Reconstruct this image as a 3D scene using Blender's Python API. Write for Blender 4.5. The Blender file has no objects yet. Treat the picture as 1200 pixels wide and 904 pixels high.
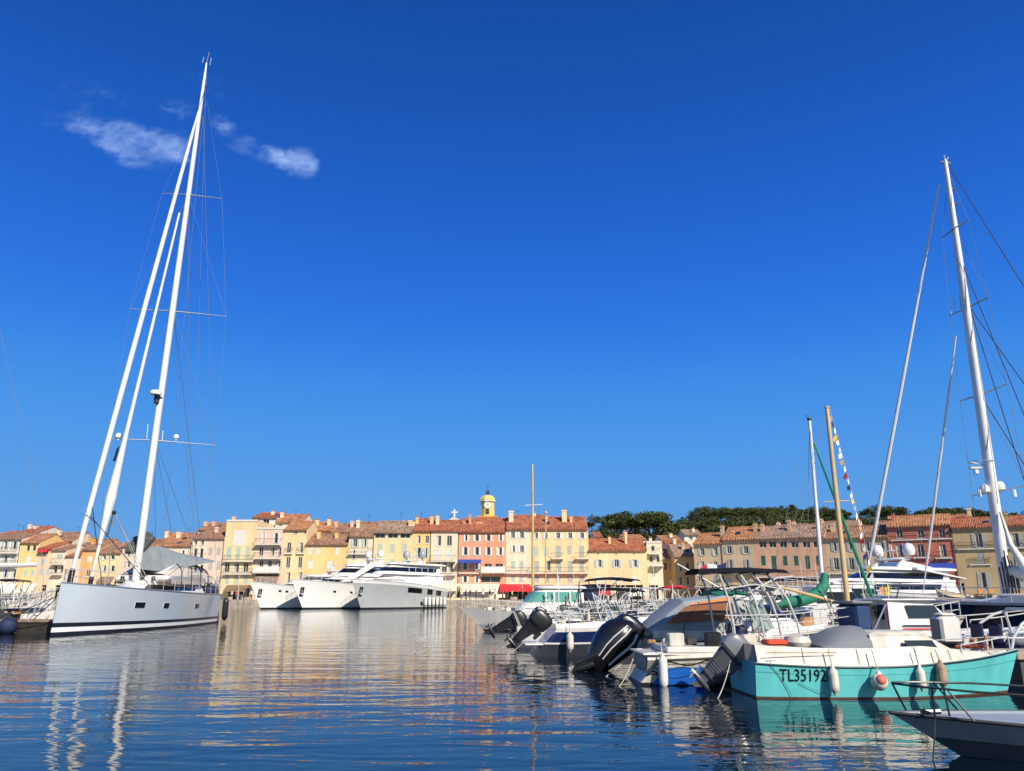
import bpy, math, random
from mathutils import Vector, Matrix, noise
R = math.radians
rnd = random.Random(7)
scene = bpy.context.scene
COL = scene.collection

# ------------------------------------------------------------------ camera, sky, sun, exposure
FPX, CX, CY, CAMZ, PITCH = 903.0, 600.0, 452.0, 1.8, 15.3
cp, sp = math.cos(R(PITCH)), math.sin(R(PITCH))
cam_d = bpy.data.cameras.new('camera'); cam = bpy.data.objects.new('camera', cam_d); COL.objects.link(cam)
cam.location = (0, 0, CAMZ); cam.rotation_euler = (R(90 + PITCH), 0, 0)
cam_d.sensor_width = 36; cam_d.lens = 36 * FPX / 1200; cam_d.clip_start = .1; cam_d.clip_end = 20000
scene.camera = cam

SUN_AZ, SUN_EL = 35, 36
world = bpy.data.worlds.new('World'); scene.world = world; world.use_nodes = True
nt = world.node_tree; nt.nodes.clear()
sky = nt.nodes.new('ShaderNodeTexSky'); sky.sky_type = 'NISHITA'; sky.sun_disc = False
sky.sun_elevation = R(SUN_EL); sky.sun_rotation = R(180 - SUN_AZ); sky.altitude = 0
sky.air_density = 1.0; sky.dust_density = 0.2; sky.ozone_density = 3.0
bg = nt.nodes.new('ShaderNodeBackground'); bg.inputs['Strength'].default_value = 0.1
wo = nt.nodes.new('ShaderNodeOutputWorld')
# clear Mediterranean blue by elevation, with the Nishita sky taking over towards the sun's half of the dome
tcw = nt.nodes.new('ShaderNodeTexCoord'); spx = nt.nodes.new('ShaderNodeSeparateXYZ'); nt.links.new(tcw.outputs['Generated'], spx.inputs[0])
rmp = nt.nodes.new('ShaderNodeValToRGB'); rmp.color_ramp.interpolation = 'B_SPLINE'
SK = [(0, (.125,.36,.75)), (.06, (.115,.35,.76)), (.15, (.090,.335,.80)), (.26, (.040,.262,.82)), (.34, (.024,.180,.76)), (.44, (.0135,.132,.64)), (.56, (.008,.093,.47)), (.68, (.006,.069,.36)), (1, (.003,.045,.25))]
er = rmp.color_ramp.elements
while len(er) < len(SK): er.new(.5)
for e_, (p_, c_) in zip(er, SK): e_.position = p_; e_.color = (*c_, 1)
nt.links.new(spx.outputs['Z'], rmp.inputs[0])
scl = nt.nodes.new('ShaderNodeVectorMath'); scl.operation = 'SCALE'; scl.inputs['Scale'].default_value = 7.55; nt.links.new(rmp.outputs[0], scl.inputs[0])
mrw = nt.nodes.new('ShaderNodeMapRange'); mrw.inputs[1].default_value = .25; mrw.inputs[2].default_value = -.6; mrw.inputs[3].default_value = .03; mrw.inputs[4].default_value = .6
mrw.interpolation_type = 'SMOOTHSTEP'; nt.links.new(spx.outputs['Y'], mrw.inputs[0])
mxw = nt.nodes.new('ShaderNodeMixRGB'); nt.links.new(mrw.outputs[0], mxw.inputs[0]); nt.links.new(scl.outputs[0], mxw.inputs[1]); nt.links.new(sky.outputs[0], mxw.inputs[2])
nt.links.new(mxw.outputs[0], bg.inputs[0]); nt.links.new(bg.outputs[0], wo.inputs[0])

sun_d = bpy.data.lights.new('sun', 'SUN'); sun = bpy.data.objects.new('sun', sun_d); COL.objects.link(sun)
sun_d.energy = 4.9; sun_d.angle = R(0.5); sun_d.color = (1, .91, .77)
to_sun = Vector((math.sin(R(SUN_AZ)) * math.cos(R(SUN_EL)), -math.cos(R(SUN_AZ)) * math.cos(R(SUN_EL)), math.sin(R(SUN_EL))))
sun.rotation_euler = to_sun.to_track_quat('Z', 'Y').to_euler(); sun.location = (0, 0, 60)
vs = scene.view_settings; vs.view_transform = 'Standard'; vs.look = 'None'; vs.gamma = 1; vs.use_curve_mapping = False
vs.exposure = 0.4

# ------------------------------------------------------------------ pixel <-> place (real distances Y in metres)
def ray(px, py):
    u, v = (px - CX) / FPX, (CY - py) / FPX
    return Vector((u, cp - v * sp, sp + v * cp))
def W(px, py, Y):
    d = ray(px, py); return Vector((d.x * Y / d.y, Y, CAMZ + d.z * Y / d.y))
def U(px, Y, z=1.8):
    dep = Y * cp + (z - CAMZ) * sp
    return Vector(((px - CX) / FPX * dep, Y, z))

# ------------------------------------------------------------------ mesh builder
class MB:
    def __init__(s, T=None): s.v = []; s.f = []; s.m = []; s.T = T
    def add(s, vs_, fs, mi=0):
        o = len(s.v)
        s.v += [(s.T @ Vector(v)) if s.T else Vector(v) for v in vs_]
        s.f += [tuple(i + o for i in f) for f in fs]; s.m += [mi] * len(fs); return s
    def box(s, x0, x1, y0, y1, z0, z1, mi=0):
        return s.add([(x0,y0,z0),(x1,y0,z0),(x1,y1,z0),(x0,y1,z0),(x0,y0,z1),(x1,y0,z1),(x1,y1,z1),(x0,y1,z1)],
              [(3,2,1,0),(4,5,6,7),(0,1,5,4),(1,2,6,5),(2,3,7,6),(3,0,4,7)], mi)
    def rbox(s, x0, x1, y0, y1, z0, z1, r=.03, mi=0):   # box with chamfered upright and top edges
        rings = []
        for (ins, z) in ((r, z0), (0, z0 + r), (0, z1 - r), (r, z1)):
            a, b, c, d = x0 + ins, x1 - ins, y0 + ins, y1 - ins
            rings.append([(a+r,c,z),(b-r,c,z),(b,c+r,z),(b,d-r,z),(b-r,d,z),(a+r,d,z),(a,d-r,z),(a,c+r,z)])
        return s.loft(rings, mi)
    def quad(s, a, b, c, d, mi=0): return s.add([a, b, c, d], [(0,1,2,3)], mi)
    def loft(s, rings, mi=0, closed=True, cap0=True, cap1=True):
        n = len(rings[0]); vs_ = [p for r in rings for p in r]; fs = []
        for i in range(len(rings) - 1):
            for j in range(n if closed else n - 1):
                k = (j + 1) % n; fs.append((i*n+j, i*n+k, (i+1)*n+k, (i+1)*n+j))
        if cap0: fs.append(tuple(range(n))[::-1])
        if cap1: fs.append(tuple((len(rings)-1)*n + j for j in range(n)))
        return s.add(vs_, fs, mi)
    def tube(s, pts, r=.02, n=6, mi=0, flat=1.0):
        pts = [Vector(p) for p in pts]; N = len(pts)
        rs = r if isinstance(r, (list, tuple)) else [r] * N
        up = None; rings = []
        for i, p in enumerate(pts):
            t = (pts[min(i+1, N-1)] - pts[max(i-1, 0)])
            if t.length < 1e-9: t = Vector((0, 0, 1))
            t.normalize()
            if up is None:
                up = Vector((0,0,1)) if abs(t.z) < .9 else Vector((1,0,0))
            x = t.cross(up); x.normalize(); up = x.cross(t); up.normalize()
            rings.append([p + x * math.cos(2*math.pi*k/n) * rs[i] + up * math.sin(2*math.pi*k/n) * rs[i] * flat for k in range(n)])
        return s.loft(rings, mi)
    def lathe(s, prof, c=(0,0,0), n=12, mi=0, M=None, sx=1, sy=1):
        M = M or Matrix.Identity(4); c = Vector(c)
        rings = [[c + M @ Vector((r*math.cos(2*math.pi*k/n)*sx, r*math.sin(2*math.pi*k/n)*sy, z)) for k in range(n)] for r, z in prof]
        return s.loft(rings, mi)
    def ball(s, c, r, n=10, m=7, sx=1, sy=1, sz=1, mi=0):
        pr = [(max(1e-4, r*math.sin(math.pi*i/m)), -r*math.cos(math.pi*i/m)*sz) for i in range(m+1)]
        return s.lathe(pr, c, n, mi, None, sx, sy)
    def prism(s, outline, z0, z1, mi=0, axis='z', cap=True):
        def P3(p, h): return (p[0], p[1], h) if axis == 'z' else ((p[0], h, p[1]) if axis == 'y' else (h, p[0], p[1]))
        return s.loft([[P3(p, z0) for p in outline], [P3(p, z1) for p in outline]], mi, True, cap, cap)
    def build(s, name, mats, parent=None, smooth=False, loc=None):
        me = bpy.data.meshes.new(name); me.from_pydata([tuple(v) for v in s.v], [], s.f)
        if not isinstance(mats, (list, tuple)): mats = [mats]
        for m in mats: me.materials.append(m)
        me.polygons.foreach_set('material_index', s.m)
        me.update(); fix_normals(me)
        if smooth:
            me.polygons.foreach_set('use_smooth', [True] * len(me.polygons))
            try: me.set_sharp_from_angle(angle=R(smooth if smooth is not True else 38))
            except Exception: pass
        o = bpy.data.objects.new(name, me); COL.objects.link(o)
        if parent: o.parent = parent
        if loc: o.location = loc
        return o
import bmesh
def fix_normals(me):
    bm = bmesh.new(); bm.from_mesh(me)
    bmesh.ops.recalc_face_normals(bm, faces=bm.faces); bm.to_mesh(me); bm.free()
def tag(o, label=None, cat=None, group=None, kind=None):
    if label: o['label'] = label
    if cat: o['category'] = cat
    if group: o['group'] = group
    if kind: o['kind'] = kind
    return o
def thing(name, label, cat, loc=(0,0,0), rz=0, group=None, kind=None):
    o = bpy.data.objects.new(name, None); COL.objects.link(o); o.empty_display_size = .3
    o.location = loc; o.rotation_euler = (0, 0, rz); return tag(o, label, cat, group, kind)
def mw(o): return Matrix.Translation(o.location) @ o.rotation_euler.to_matrix().to_4x4()
def inv(o): return mw(o).inverted()
def copy_tree(o, parent=None):
    c = o.copy(); COL.objects.link(c); c.parent = parent
    for ch in list(KIDS.get(o.name, [])): copy_tree(ch, c)
    return c
KIDS = {}
def register_kids():
    KIDS.clear()
    for o in bpy.data.objects:
        if o.parent: KIDS.setdefault(o.parent.name, []).append(o)

# ------------------------------------------------------------------ materials
MATS = {}
def newmat(name):
    m = bpy.data.materials.new(name); m.use_nodes = True; n = m.node_tree
    return m, n, n.nodes['Principled BSDF'], n.nodes['Material Output']
def paint(name, col, rough=.35, var=.06, scale=3.0, bump=0.0, metal=0, spec=.5, streak=0, coat=0, bscale=None):
    if name in MATS: return MATS[name]
    m, n, b, out = newmat(name); L = n.links.new
    tc = n.nodes.new('ShaderNodeTexCoord'); nz = n.nodes.new('ShaderNodeTexNoise'); nz.inputs['Scale'].default_value = scale; nz.inputs['Detail'].default_value = 5
    L(tc.outputs['Object'], nz.inputs['Vector'])
    cr = n.nodes.new('ShaderNodeValToRGB'); e = cr.color_ramp.elements
    e[0].position = .3; e[1].position = .72
    e[0].color = (*[max(0, c*(1-var*1.6)) for c in col], 1); e[1].color = (*[min(1, c*(1+var)) for c in col], 1)
    L(nz.outputs['Fac'], cr.inputs[0]); last = cr.outputs[0]
    if streak:
        mp = n.nodes.new('ShaderNodeMapping'); mp.inputs['Scale'].default_value = (2.2, 2.2, .18); L(tc.outputs['Object'], mp.inputs[0])
        n2 = n.nodes.new('ShaderNodeTexNoise'); n2.inputs['Scale'].default_value = scale * 1.3; n2.inputs['Detail'].default_value = 7; L(mp.outputs[0], n2.inputs['Vector'])
        c2 = n.nodes.new('ShaderNodeValToRGB'); c2.color_ramp.elements[0].position = .38; c2.color_ramp.elements[1].position = .6
        c2.color_ramp.elements[0].color = (1-streak, 1-streak*1.05, 1-streak*1.1, 1); c2.color_ramp.elements[1].color = (1,1,1,1)
        L(n2.outputs['Fac'], c2.inputs[0]); mx = n.nodes.new('ShaderNodeMixRGB'); mx.blend_type = 'MULTIPLY'; mx.inputs[0].default_value = 1
        L(last, mx.inputs[1]); L(c2.outputs[0], mx.inputs[2]); last = mx.outputs[0]
    L(last, b.inputs['Base Color'])
    b.inputs['Roughness'].default_value = rough; b.inputs['Metallic'].default_value = metal
    b.inputs['Specular IOR Level'].default_value = spec
    if coat: b.inputs['Coat Weight'].default_value = coat; b.inputs['Coat Roughness'].default_value = .06
    if bump:
        bp = n.nodes.new('ShaderNodeBump'); bp.inputs['Strength'].default_value = bump; bp.inputs['Distance'].default_value = .02
        nb = n.nodes.new('ShaderNodeTexNoise'); nb.inputs['Scale'].default_value = bscale or scale * 8; nb.inputs['Detail'].default_value = 4
        L(tc.outputs['Object'], nb.inputs['Vector']); L(nb.outputs['Fac'], bp.inputs['Height']); L(bp.outputs[0], b.inputs['Normal'])
    MATS[name] = m; return m
def plaster(name, col): return paint('plaster ' + name, col, .9, .07, .35, .35, streak=.12, spec=.2, bscale=3)
def roofmat(name, col):
    if name in MATS: return MATS[name]
    m, n, b, out = newmat(name); L = n.links.new
    tc = n.nodes.new('ShaderNodeTexCoord')
    n1 = n.nodes.new('ShaderNodeTexNoise'); n1.inputs['Scale'].default_value = .6; n1.inputs['Detail'].default_value = 6; L(tc.outputs['Object'], n1.inputs['Vector'])
    mp = n.nodes.new('ShaderNodeMapping'); mp.inputs['Scale'].default_value = (3.0, 1.6, 1.6); L(tc.outputs['Object'], mp.inputs[0])
    n2 = n.nodes.new('ShaderNodeTexVoronoi'); n2.inputs['Scale'].default_value = 1.0; L(mp.outputs[0], n2.inputs['Vector'])
    wv = n.nodes.new('ShaderNodeTexWave'); wv.wave_type = 'BANDS'; wv.bands_direction = 'X'; wv.inputs['Scale'].default_value = 1.3; wv.inputs['Distortion'].default_value = .6; L(tc.outputs['Object'], wv.inputs['Vector'])
    mx = n.nodes.new('ShaderNodeMixRGB'); mx.inputs[0].default_value = .45; L(n1.outputs['Fac'], mx.inputs[1]); L(n2.outputs['Color'], mx.inputs[2])
    cr = n.nodes.new('ShaderNodeValToRGB'); e = cr.color_ramp.elements; e[0].position = .3; e[1].position = .7
    e[0].color = (*[c*.55 for c in col], 1); e[1].color = (*[min(1, c*1.25) for c in col], 1); L(mx.outputs[0], cr.inputs[0])
    L(cr.outputs[0], b.inputs['Base Color']); b.inputs['Roughness'].default_value = .9; b.inputs['Specular IOR Level'].default_value = .2
    bp = n.nodes.new('ShaderNodeBump'); bp.inputs['Strength'].default_value = .8; bp.inputs['Distance'].default_value = .08
    L(wv.outputs['Fac'], bp.inputs['Height']); L(bp.outputs[0], b.inputs['Normal'])
    MATS[name] = m; return m
def glassmat(name, col=(.02,.03,.035), rough=.04):
    if name in MATS: return MATS[name]
    m, n, b, out = newmat(name); L = n.links.new
    b.inputs['Base Color'].default_value = (*col, 1); b.inputs['Roughness'].default_value = rough; b.inputs['IOR'].default_value = 1.5
    tc = n.nodes.new('ShaderNodeTexCoord'); nz = n.nodes.new('ShaderNodeTexNoise'); nz.inputs['Scale'].default_value = .8; L(tc.outputs['Object'], nz.inputs['Vector'])
    bp = n.nodes.new('ShaderNodeBump'); bp.inputs['Strength'].default_value = .08; bp.inputs['Distance'].default_value = .05; L(nz.outputs['Fac'], bp.inputs['Height']); L(bp.outputs[0], b.inputs['Normal'])
    MATS[name] = m; return m
def clearmat(name, col=(.75,.85,.85), mixf=.25, rough=.05):
    if name in MATS: return MATS[name]
    m, n, b, out = newmat(name); L = n.links.new
    b.inputs['Base Color'].default_value = (*col, 1); b.inputs['Roughness'].default_value = rough
    tr = n.nodes.new('ShaderNodeBsdfTransparent'); tr.inputs[0].default_value = (*[min(1, .75 + c*.2) for c in col], 1)
    fr = n.nodes.new('ShaderNodeFresnel'); fr.inputs[0].default_value = 1.45
    ma = n.nodes.new('ShaderNodeMath'); ma.operation = 'MAXIMUM'; ma.inputs[1].default_value = mixf; L(fr.outputs[0], ma.inputs[0])
    mx = n.nodes.new('ShaderNodeMixShader'); L(ma.outputs[0], mx.inputs[0]); L(tr.outputs[0], mx.inputs[1]); L(b.outputs[0], mx.inputs[2]); L(mx.outputs[0], out.inputs[0])
    MATS[name] = m; return m
WHITE = paint('white gelcoat', (.72,.70,.66), .25, .05, 2, coat=.25, streak=.10)
OFFW = paint('aged white gelcoat', (.60,.565,.49), .45, .10, 2.2, .1, streak=.25)
STEEL = paint('stainless steel', (.50,.50,.49), .3, .06, 4, metal=0, spec=.6)
ALU = paint('anodised aluminium', (.6, .61, .62), .35, .04, 3, metal=.8)
BLACK = paint('black plastic', (.012, .012, .013), .35, .2, 5)
DARK = paint('dark grey rubber', (.04, .04, .042), .6, .2, 5)
GLASS = glassmat('window glass')
DGLASS = glassmat('tinted boat glass', (.006, .007, .009), .05)
WOOD = paint('varnished wood', (.42, .22, .08), .35, .2, 6, coat=.3)
TEAK = paint('teak deck', (.36, .25, .15), .7, .15, 8)
CLK = paint('black canopy cloth', (.014,.014,.017), .95, .15, 3, .3, spec=.08)
ROPE = paint('rope', (.45, .42, .36), .9, .15, 9)
WIRE = paint('steel wire', (.55, .57, .6), .35, .05, 3, metal=.6)
WMAST = paint('white mast paint', (.70,.69,.66), .4, .05, 1.2)
FWHITE = paint('fender white', (.62, .57, .48), .5, .12, 6, .1)

# ------------------------------------------------------------------ water
def water_mat():
    m, n, b, out = newmat('harbour water'); L = n.links.new
    geo = n.nodes.new('ShaderNodeNewGeometry')
    def layer(sc, sx, sy, det, rot=0):
        mp = n.nodes.new('ShaderNodeMapping'); mp.inputs['Scale'].default_value = (sx, sy, 1); mp.inputs['Rotation'].default_value = (0, 0, R(rot)); L(geo.outputs['Position'], mp.inputs[0])
        z = n.nodes.new('ShaderNodeTexNoise'); z.inputs['Scale'].default_value = sc; z.inputs['Detail'].default_value = det; z.inputs['Roughness'].default_value = .5
        z.inputs['Distortion'].default_value = .4
        L(mp.outputs[0], z.inputs['Vector']); return z.outputs['Fac']
    a = layer(1.1, .36, 1.0, 2, 5); c = layer(5.0, .55, 1.0, 2, -7); d = layer(.1, .35, 1.3, 2, 10)
    big = n.nodes.new('ShaderNodeBump'); big.inputs['Distance'].default_value = .030; big.inputs['Strength'].default_value = 1; L(a, big.inputs['Height'])
    mr = n.nodes.new('ShaderNodeMapRange'); mr.inputs[1].default_value = .42; mr.inputs[2].default_value = .62; mr.inputs[3].default_value = .45; mr.inputs[4].default_value = 1.0; L(d, mr.inputs[0])
    sm = n.nodes.new('ShaderNodeBump'); sm.inputs['Distance'].default_value = .0075; L(mr.outputs[0], sm.inputs['Strength']); L(c, sm.inputs['Height']); L(big.outputs[0], sm.inputs['Normal'])
    b.inputs['Base Color'].default_value = (.002, .007, .016, 1); b.inputs['Roughness'].default_value = .02; b.inputs['IOR'].default_value = 1.33
    b.inputs['Specular IOR Level'].default_value = .40
    L(sm.outputs[0], b.inputs['Normal']); return m
w = MB(); w.quad((-900, -40, 0), (900, -40, 0), (900, 1500, 0), (-900, 1500, 0))
tag(w.build('water', water_mat()), kind='structure')
# ------------------------------------------------------------------ land
QZ = 1.2
GROUND = paint('quay paving', (.42, .37, .29), .85, .12, .6, .3)
STONE = paint('quay stone', (.38, .33, .26), .85, .2, 1.5, .6, streak=.25)
q = MB(); q.box(-330, 34, 134, 1480, -2, QZ); tag(q.build('ground', GROUND), kind='structure')
# right hand quay runs nearer and turns towards us
q = MB(); q.prism([(34.01, 136), (40, 134), (88, 108), (150, 96), (400, 96), (400, 1480), (34.01, 1480)], -2, QZ - .004); tag(q.build('road', GROUND), kind='structure')
k = MB(); k.box(-330, 34, 133.7, 133.99, -1.5, QZ + .02)
for i in range(90):
    x = -320 + i * 4; 
    k.box(x, x + .5, 133.62, 133.69, -.5, QZ - .1)
tag(k.build('quay_wall', STONE), 'long pale stone quay wall along the far side of the harbour', 'wall')

TRIM = paint('window trim', (.6, .58, .52), .6, .05, 2)
SH = {'blue': paint('shutter blue grey', (.38, .46, .48), .7, .06, 2), 'green': paint('shutter green', (.02, .13, .09), .6, .1, 2),
      'white': paint('shutter white', (.66, .64, .6), .7, .05, 2), 'grey': paint('shutter grey', (.4, .41, .38), .7, .06, 2),
      'brown': paint('shutter brown', (.16, .1, .07), .7, .1, 2), 'pale': paint('shutter pale green', (.42, .5, .42), .7, .06, 2)}
RAILM = paint('iron railing', (.05, .05, .05), .5, .1, 4)
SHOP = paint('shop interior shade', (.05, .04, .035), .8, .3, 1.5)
FAB = {'red': paint('red awning', (.55, .02, .03), .8, .06, 2), 'cream': paint('cream awning', (.72, .63, .48), .8, .05, 2), 'blue': paint('blue awning', (.02, .05, .32), .8, .06, 2),
       'brown': paint('brown awning', (.2, .13, .08), .8, .1, 2), 'white': paint('white awning', (.7, .68, .64), .8, .05, 2)}
CURT = paint('window curtain', (.5, .47, .42), .8, .1, 1)

def rayhit(px, py, A, d):
    """hit of the pixel ray with the vertical plane through A along d -> (s, world z)"""
    r = ray(px, py); n = Vector((-d.y, d.x))
    t = (A.x * n.x + A.y * n.y) / (r.x * n.x + r.y * n.y)
    p = Vector((r.x * t, r.y * t)); return ((p.x - A.x) * d.x + (p.y - A.y) * d.y, CAMZ + r.z * t, p)

LINES = {'mid': (Vector((-100, 146)), Vector((1, 0))),
         'left': (Vector((-100, 146)), Vector((1, 0)))}
P0, P1 = U(812, 148), U(1200, 122)
LINES['right'] = (Vector((P0.x, P0.y)), (Vector((P1.x, P1.y)) - Vector((P0.x, P0.y))).normalized())

def wall_open(mb, w, h, rects, mi=0, rev=.22):
    xs = sorted(set([0, w] + [r[0] for r in rects] + [r[1] for r in rects])); zs = sorted(set([0, h] + [r[2] for r in rects] + [r[3] for r in rects]))
    for i in range(len(xs) - 1):
        for j in range(len(zs) - 1):
            a, b, c, d = xs[i], xs[i+1], zs[j], zs[j+1]; mx, mz = (a+b)/2, (c+d)/2
            if any(r[0] < mx < r[1] and r[2] < mz < r[3] for r in rects): continue
            mb.quad((a,0,c), (b,0,c), (b,0,d), (a,0,d), mi)
    for (a, b, c, d) in rects:
        mb.quad((a,0,c), (a,rev,c), (a,rev,d), (a,0,d), mi); mb.quad((b,0,c), (b,rev,c), (b,rev,d), (b,0,d), mi)
        mb.quad((a,0,d), (b,0,d), (b,rev,d), (a,rev,d), mi); mb.quad((a,0,c), (b,0,c), (b,rev,c), (a,rev,c), mi)

def house(x0, x1, eave, ridge, wall, roof, label, rows=(), balc=(), awn=(), chim=(), line='mid', back=0., D=10., cat='house', name='town_house',
          shut='white', shops=None, base=None, group=None, corn=True, hip=0):
    A, d = LINES[line]; A = A + Vector((-d.y, d.x)) * back
    s0, _, pa = rayhit(x0, 650, A, d); s1, _, pb = rayhit(x1, 650, A, d)
    w = s1 - s0 - .012
    bz = QZ if base is None else base
    zE = rayhit((x0+x1)/2, eave, A, d)[1] - bz
    ang = math.atan2(d.y, d.x)
    root = thing(name, label, cat, (pa.x, pa.y, bz), ang, group)
    WM = plaster(wall[0], wall[1]) if isinstance(wall, tuple) else wall
    RM = roofmat('tiles ' + roof[0], roof[1]) if roof else None
    def hit(px, py):
        s, z, _ = rayhit(px, py, A, d); return s - s0, z - bz
    rects = []; wins = []
    for row in rows:
        yt, yb, st, cols, wp = row[:5]; sc = row[5] if len(row) > 5 else shut
        for c in cols:
            cx, z0 = hit(c, yb); _, z1 = hit(c, yt); a = hit(c - wp/2, (yt+yb)/2)[0]; b_ = hit(c + wp/2, (yt+yb)/2)[0]
            hw = (b_ - a) / 2; cx = (a + b_) / 2
            a, b_ = max(.1, cx - hw), min(w - .1, cx + hw); z0 = max(.05, z0); z1 = min(zE - .12, z1)
            if b_ - a < .2 or z1 - z0 < .2: continue
            if any(a < r[1] + .05 and b_ > r[0] - .05 and z0 < r[3] + .03 and z1 > r[2] - .03 for r in rects): continue
            rects.append((a, b_, z0, z1)); wins.append((a, b_, z0, z1, st, sc))
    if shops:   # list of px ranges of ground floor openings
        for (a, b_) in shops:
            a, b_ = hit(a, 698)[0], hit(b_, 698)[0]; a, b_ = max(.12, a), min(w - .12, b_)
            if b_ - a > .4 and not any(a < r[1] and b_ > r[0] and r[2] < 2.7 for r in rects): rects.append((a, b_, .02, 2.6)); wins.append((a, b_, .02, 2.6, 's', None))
    m = MB(); wall_open(m, w, zE, rects)
    zR = None
    if ridge is not None:
        rp = A + Vector((-d.y, d.x)) * (D/2); zR = rayhit((x0+x1)/2, ridge, rp, d)[1] - bz; zR = max(zR, zE + .5)
        for X in (0, w): m.add([(X,0,0), (X,D,0), (X,D,zE), (X,D/2,zR-.02), (X,0,zE)], [(0,1,2,3,4)])
    else:
        for X in (0, w): m.add([(X,0,0), (X,D,0), (X,D,zE), (X,0,zE)], [(0,1,2,3)])
    m.quad((0,D,0), (w,D,0), (w,D,zE), (0,D,zE))
    m.build('wall', WM, root)
    if corn:
        c = MB(); c.box(-.02, w + .02, -.12, -.003, zE - .22, zE - .02); c.build('cornice', TRIM if not isinstance(corn, tuple) else corn[0], root)
    rf = None
    if ridge is not None:
        r = MB(); o = .45; sl = (zR - zE) / (D/2); t = .16
        for sg in (0, 1):
            Y = lambda y: y if sg == 0 else D - y
            for (ya, yb_) in ((-o, D/2),):
                za, zb = zE + sl * ya, zE + sl * yb_
                r.loft([[(-.03, Y(ya), za), (w+.03, Y(ya), za), (w+.03, Y(ya), za+t), (-.03, Y(ya), za+t)], [(-.03, Y(yb_), zb), (w+.03, Y(yb_), zb), (w+.03, Y(yb_), zb+t), (-.03, Y(yb_), zb+t)]], 0)
        r.tube([(-.03, D/2, zR + t - .02), (w + .03, D/2, zR + t - .02)], .16, 6, 0)
        n = max(3, int(w / .45))       # eave tile ends
        for i in range(n): r.tube([((i+.5)*w/n, -o-.04, zE - sl*o + t*.8), ((i+.5)*w/n, .2, zE + sl*.2 + t*.8)], .11, 5, 0)
        rf = r.build('roof', RM, root)
    else:
        r = MB(); r.quad((0, 0, zE-.35), (w, 0, zE-.35), (w, D, zE-.35), (0, D, zE-.35)); rf = r.build('roof', RM or GROUND, root)
        c = MB(); c.box(-.03, w+.03, -.06, .18, zE+.001, zE + .12); c.build('parapet', TRIM, root)
    for cc in chim:
        cx_, top = cc[:2]; cw = cc[2] if len(cc) > 2 else 4; yy = D * .3
        rp = A + Vector((-d.y, d.x)) * yy
        s_, z_, _ = rayhit(cx_, top, rp, d); hw = cw * .15 / 2; sx = min(max(s_ - s0, hw), w - hw)
        zb = zE + (zR - zE) * .5 if zR else zE - .4
        c = MB(); c.box(sx-hw, sx+hw, yy-.35, yy+.35, zb, z_ - bz); c.box(sx-hw-.07, sx+hw+.07, yy-.42, yy+.42, z_-bz-.3, z_-bz-.12)
        for q_ in (-.18, .18): c.tube([(sx+q_, yy, z_-bz), (sx+q_, yy, z_-bz+.35)], .1, 6, 1)
        c.build('chimney', [WM if len(cc) < 4 else plaster('chimney', (.6,.55,.45)), roofmat('tiles chimney pot', (.4,.17,.08))], rf)
    for (a, b_, z0, z1, st, sc) in wins:
        W_, H_ = b_ - a, z1 - z0
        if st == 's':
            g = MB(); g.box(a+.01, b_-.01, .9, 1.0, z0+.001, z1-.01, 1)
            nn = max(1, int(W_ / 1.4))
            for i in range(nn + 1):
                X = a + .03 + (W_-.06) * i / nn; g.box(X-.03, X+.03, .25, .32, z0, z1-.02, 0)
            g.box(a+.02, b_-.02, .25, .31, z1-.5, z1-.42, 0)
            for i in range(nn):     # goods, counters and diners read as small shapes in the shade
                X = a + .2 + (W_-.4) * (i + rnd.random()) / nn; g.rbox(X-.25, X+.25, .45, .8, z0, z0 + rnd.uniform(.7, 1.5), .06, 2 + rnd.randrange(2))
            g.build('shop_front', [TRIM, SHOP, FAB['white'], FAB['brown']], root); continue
        if st == 'o':
            g = MB(); g.box(a+.005, b_-.005, .215, .26, z0+.005, z1-.005, 0); g.box(a+.01, b_-.01, .14, .2, z0+.0, z0+.08, 1); g.box((a+b_)/2-.03, (a+b_)/2+.03, .15, .2, z0, z1-.01, 1)
            g.build('window', [GLASS, TRIM], root); continue
        if st == 'c':
            g = MB(); g.box(a+.01, b_-.01, .2, .24, z0+.01, z1-.01, 0); wn = g.build('window', [GLASS], root)
            for sg in (0, 1):
                X0, X1 = (a+.01, (a+b_)/2-.01) if sg == 0 else ((a+b_)/2+.01, b_-.01)
                s_ = MB(); s_.box(X0, X1, .04, .09, z0+.01, z1-.01)
                nl = max(4, int(H_ / .22))
                for i in range(nl): z = z0 + .05 + (H_-.12) * i / nl; s_.add([(X0+.05, .035, z), (X1-.05, .035, z), (X1-.05, .005, z+.05), (X0+.05, .005, z+.05)], [(0,1,2,3)])
                s_.build('shutter', SH[sc], wn)
            continue
        g = MB(); g.box(a+.005, b_-.005, .17, .215, z0+.005, z1-.005, 0)
        fw = min(.09, W_*.12)
        g.box(a+.006, a+fw, .1, .16, z0+.01, z1-.01, 1); g.box(b_-fw, b_-.006, .1, .16, z0+.01, z1-.01, 1); g.box(a+fw, b_-fw, .1, .16, z1-fw, z1-.01, 1); g.box(a+fw, b_-fw, .1, .16, z0+.01, z0+fw, 1)
        if W_ > .7: g.box((a+b_)/2-.035, (a+b_)/2+.035, .09, .165, z0+fw, z1-fw, 1)
        if rnd.random() < .35: g.box(a+fw, a+fw+W_*.28, .162, .169, z0+fw, z1-fw, 2)
        wn = g.build('window', [GLASS, TRIM, CURT], root)
        sl_ = MB(); sl_.box(a-.08, b_+.08, -.08, .095, z0-.1, z0-.003); sl_.build('sill', TRIM, wn)
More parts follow.
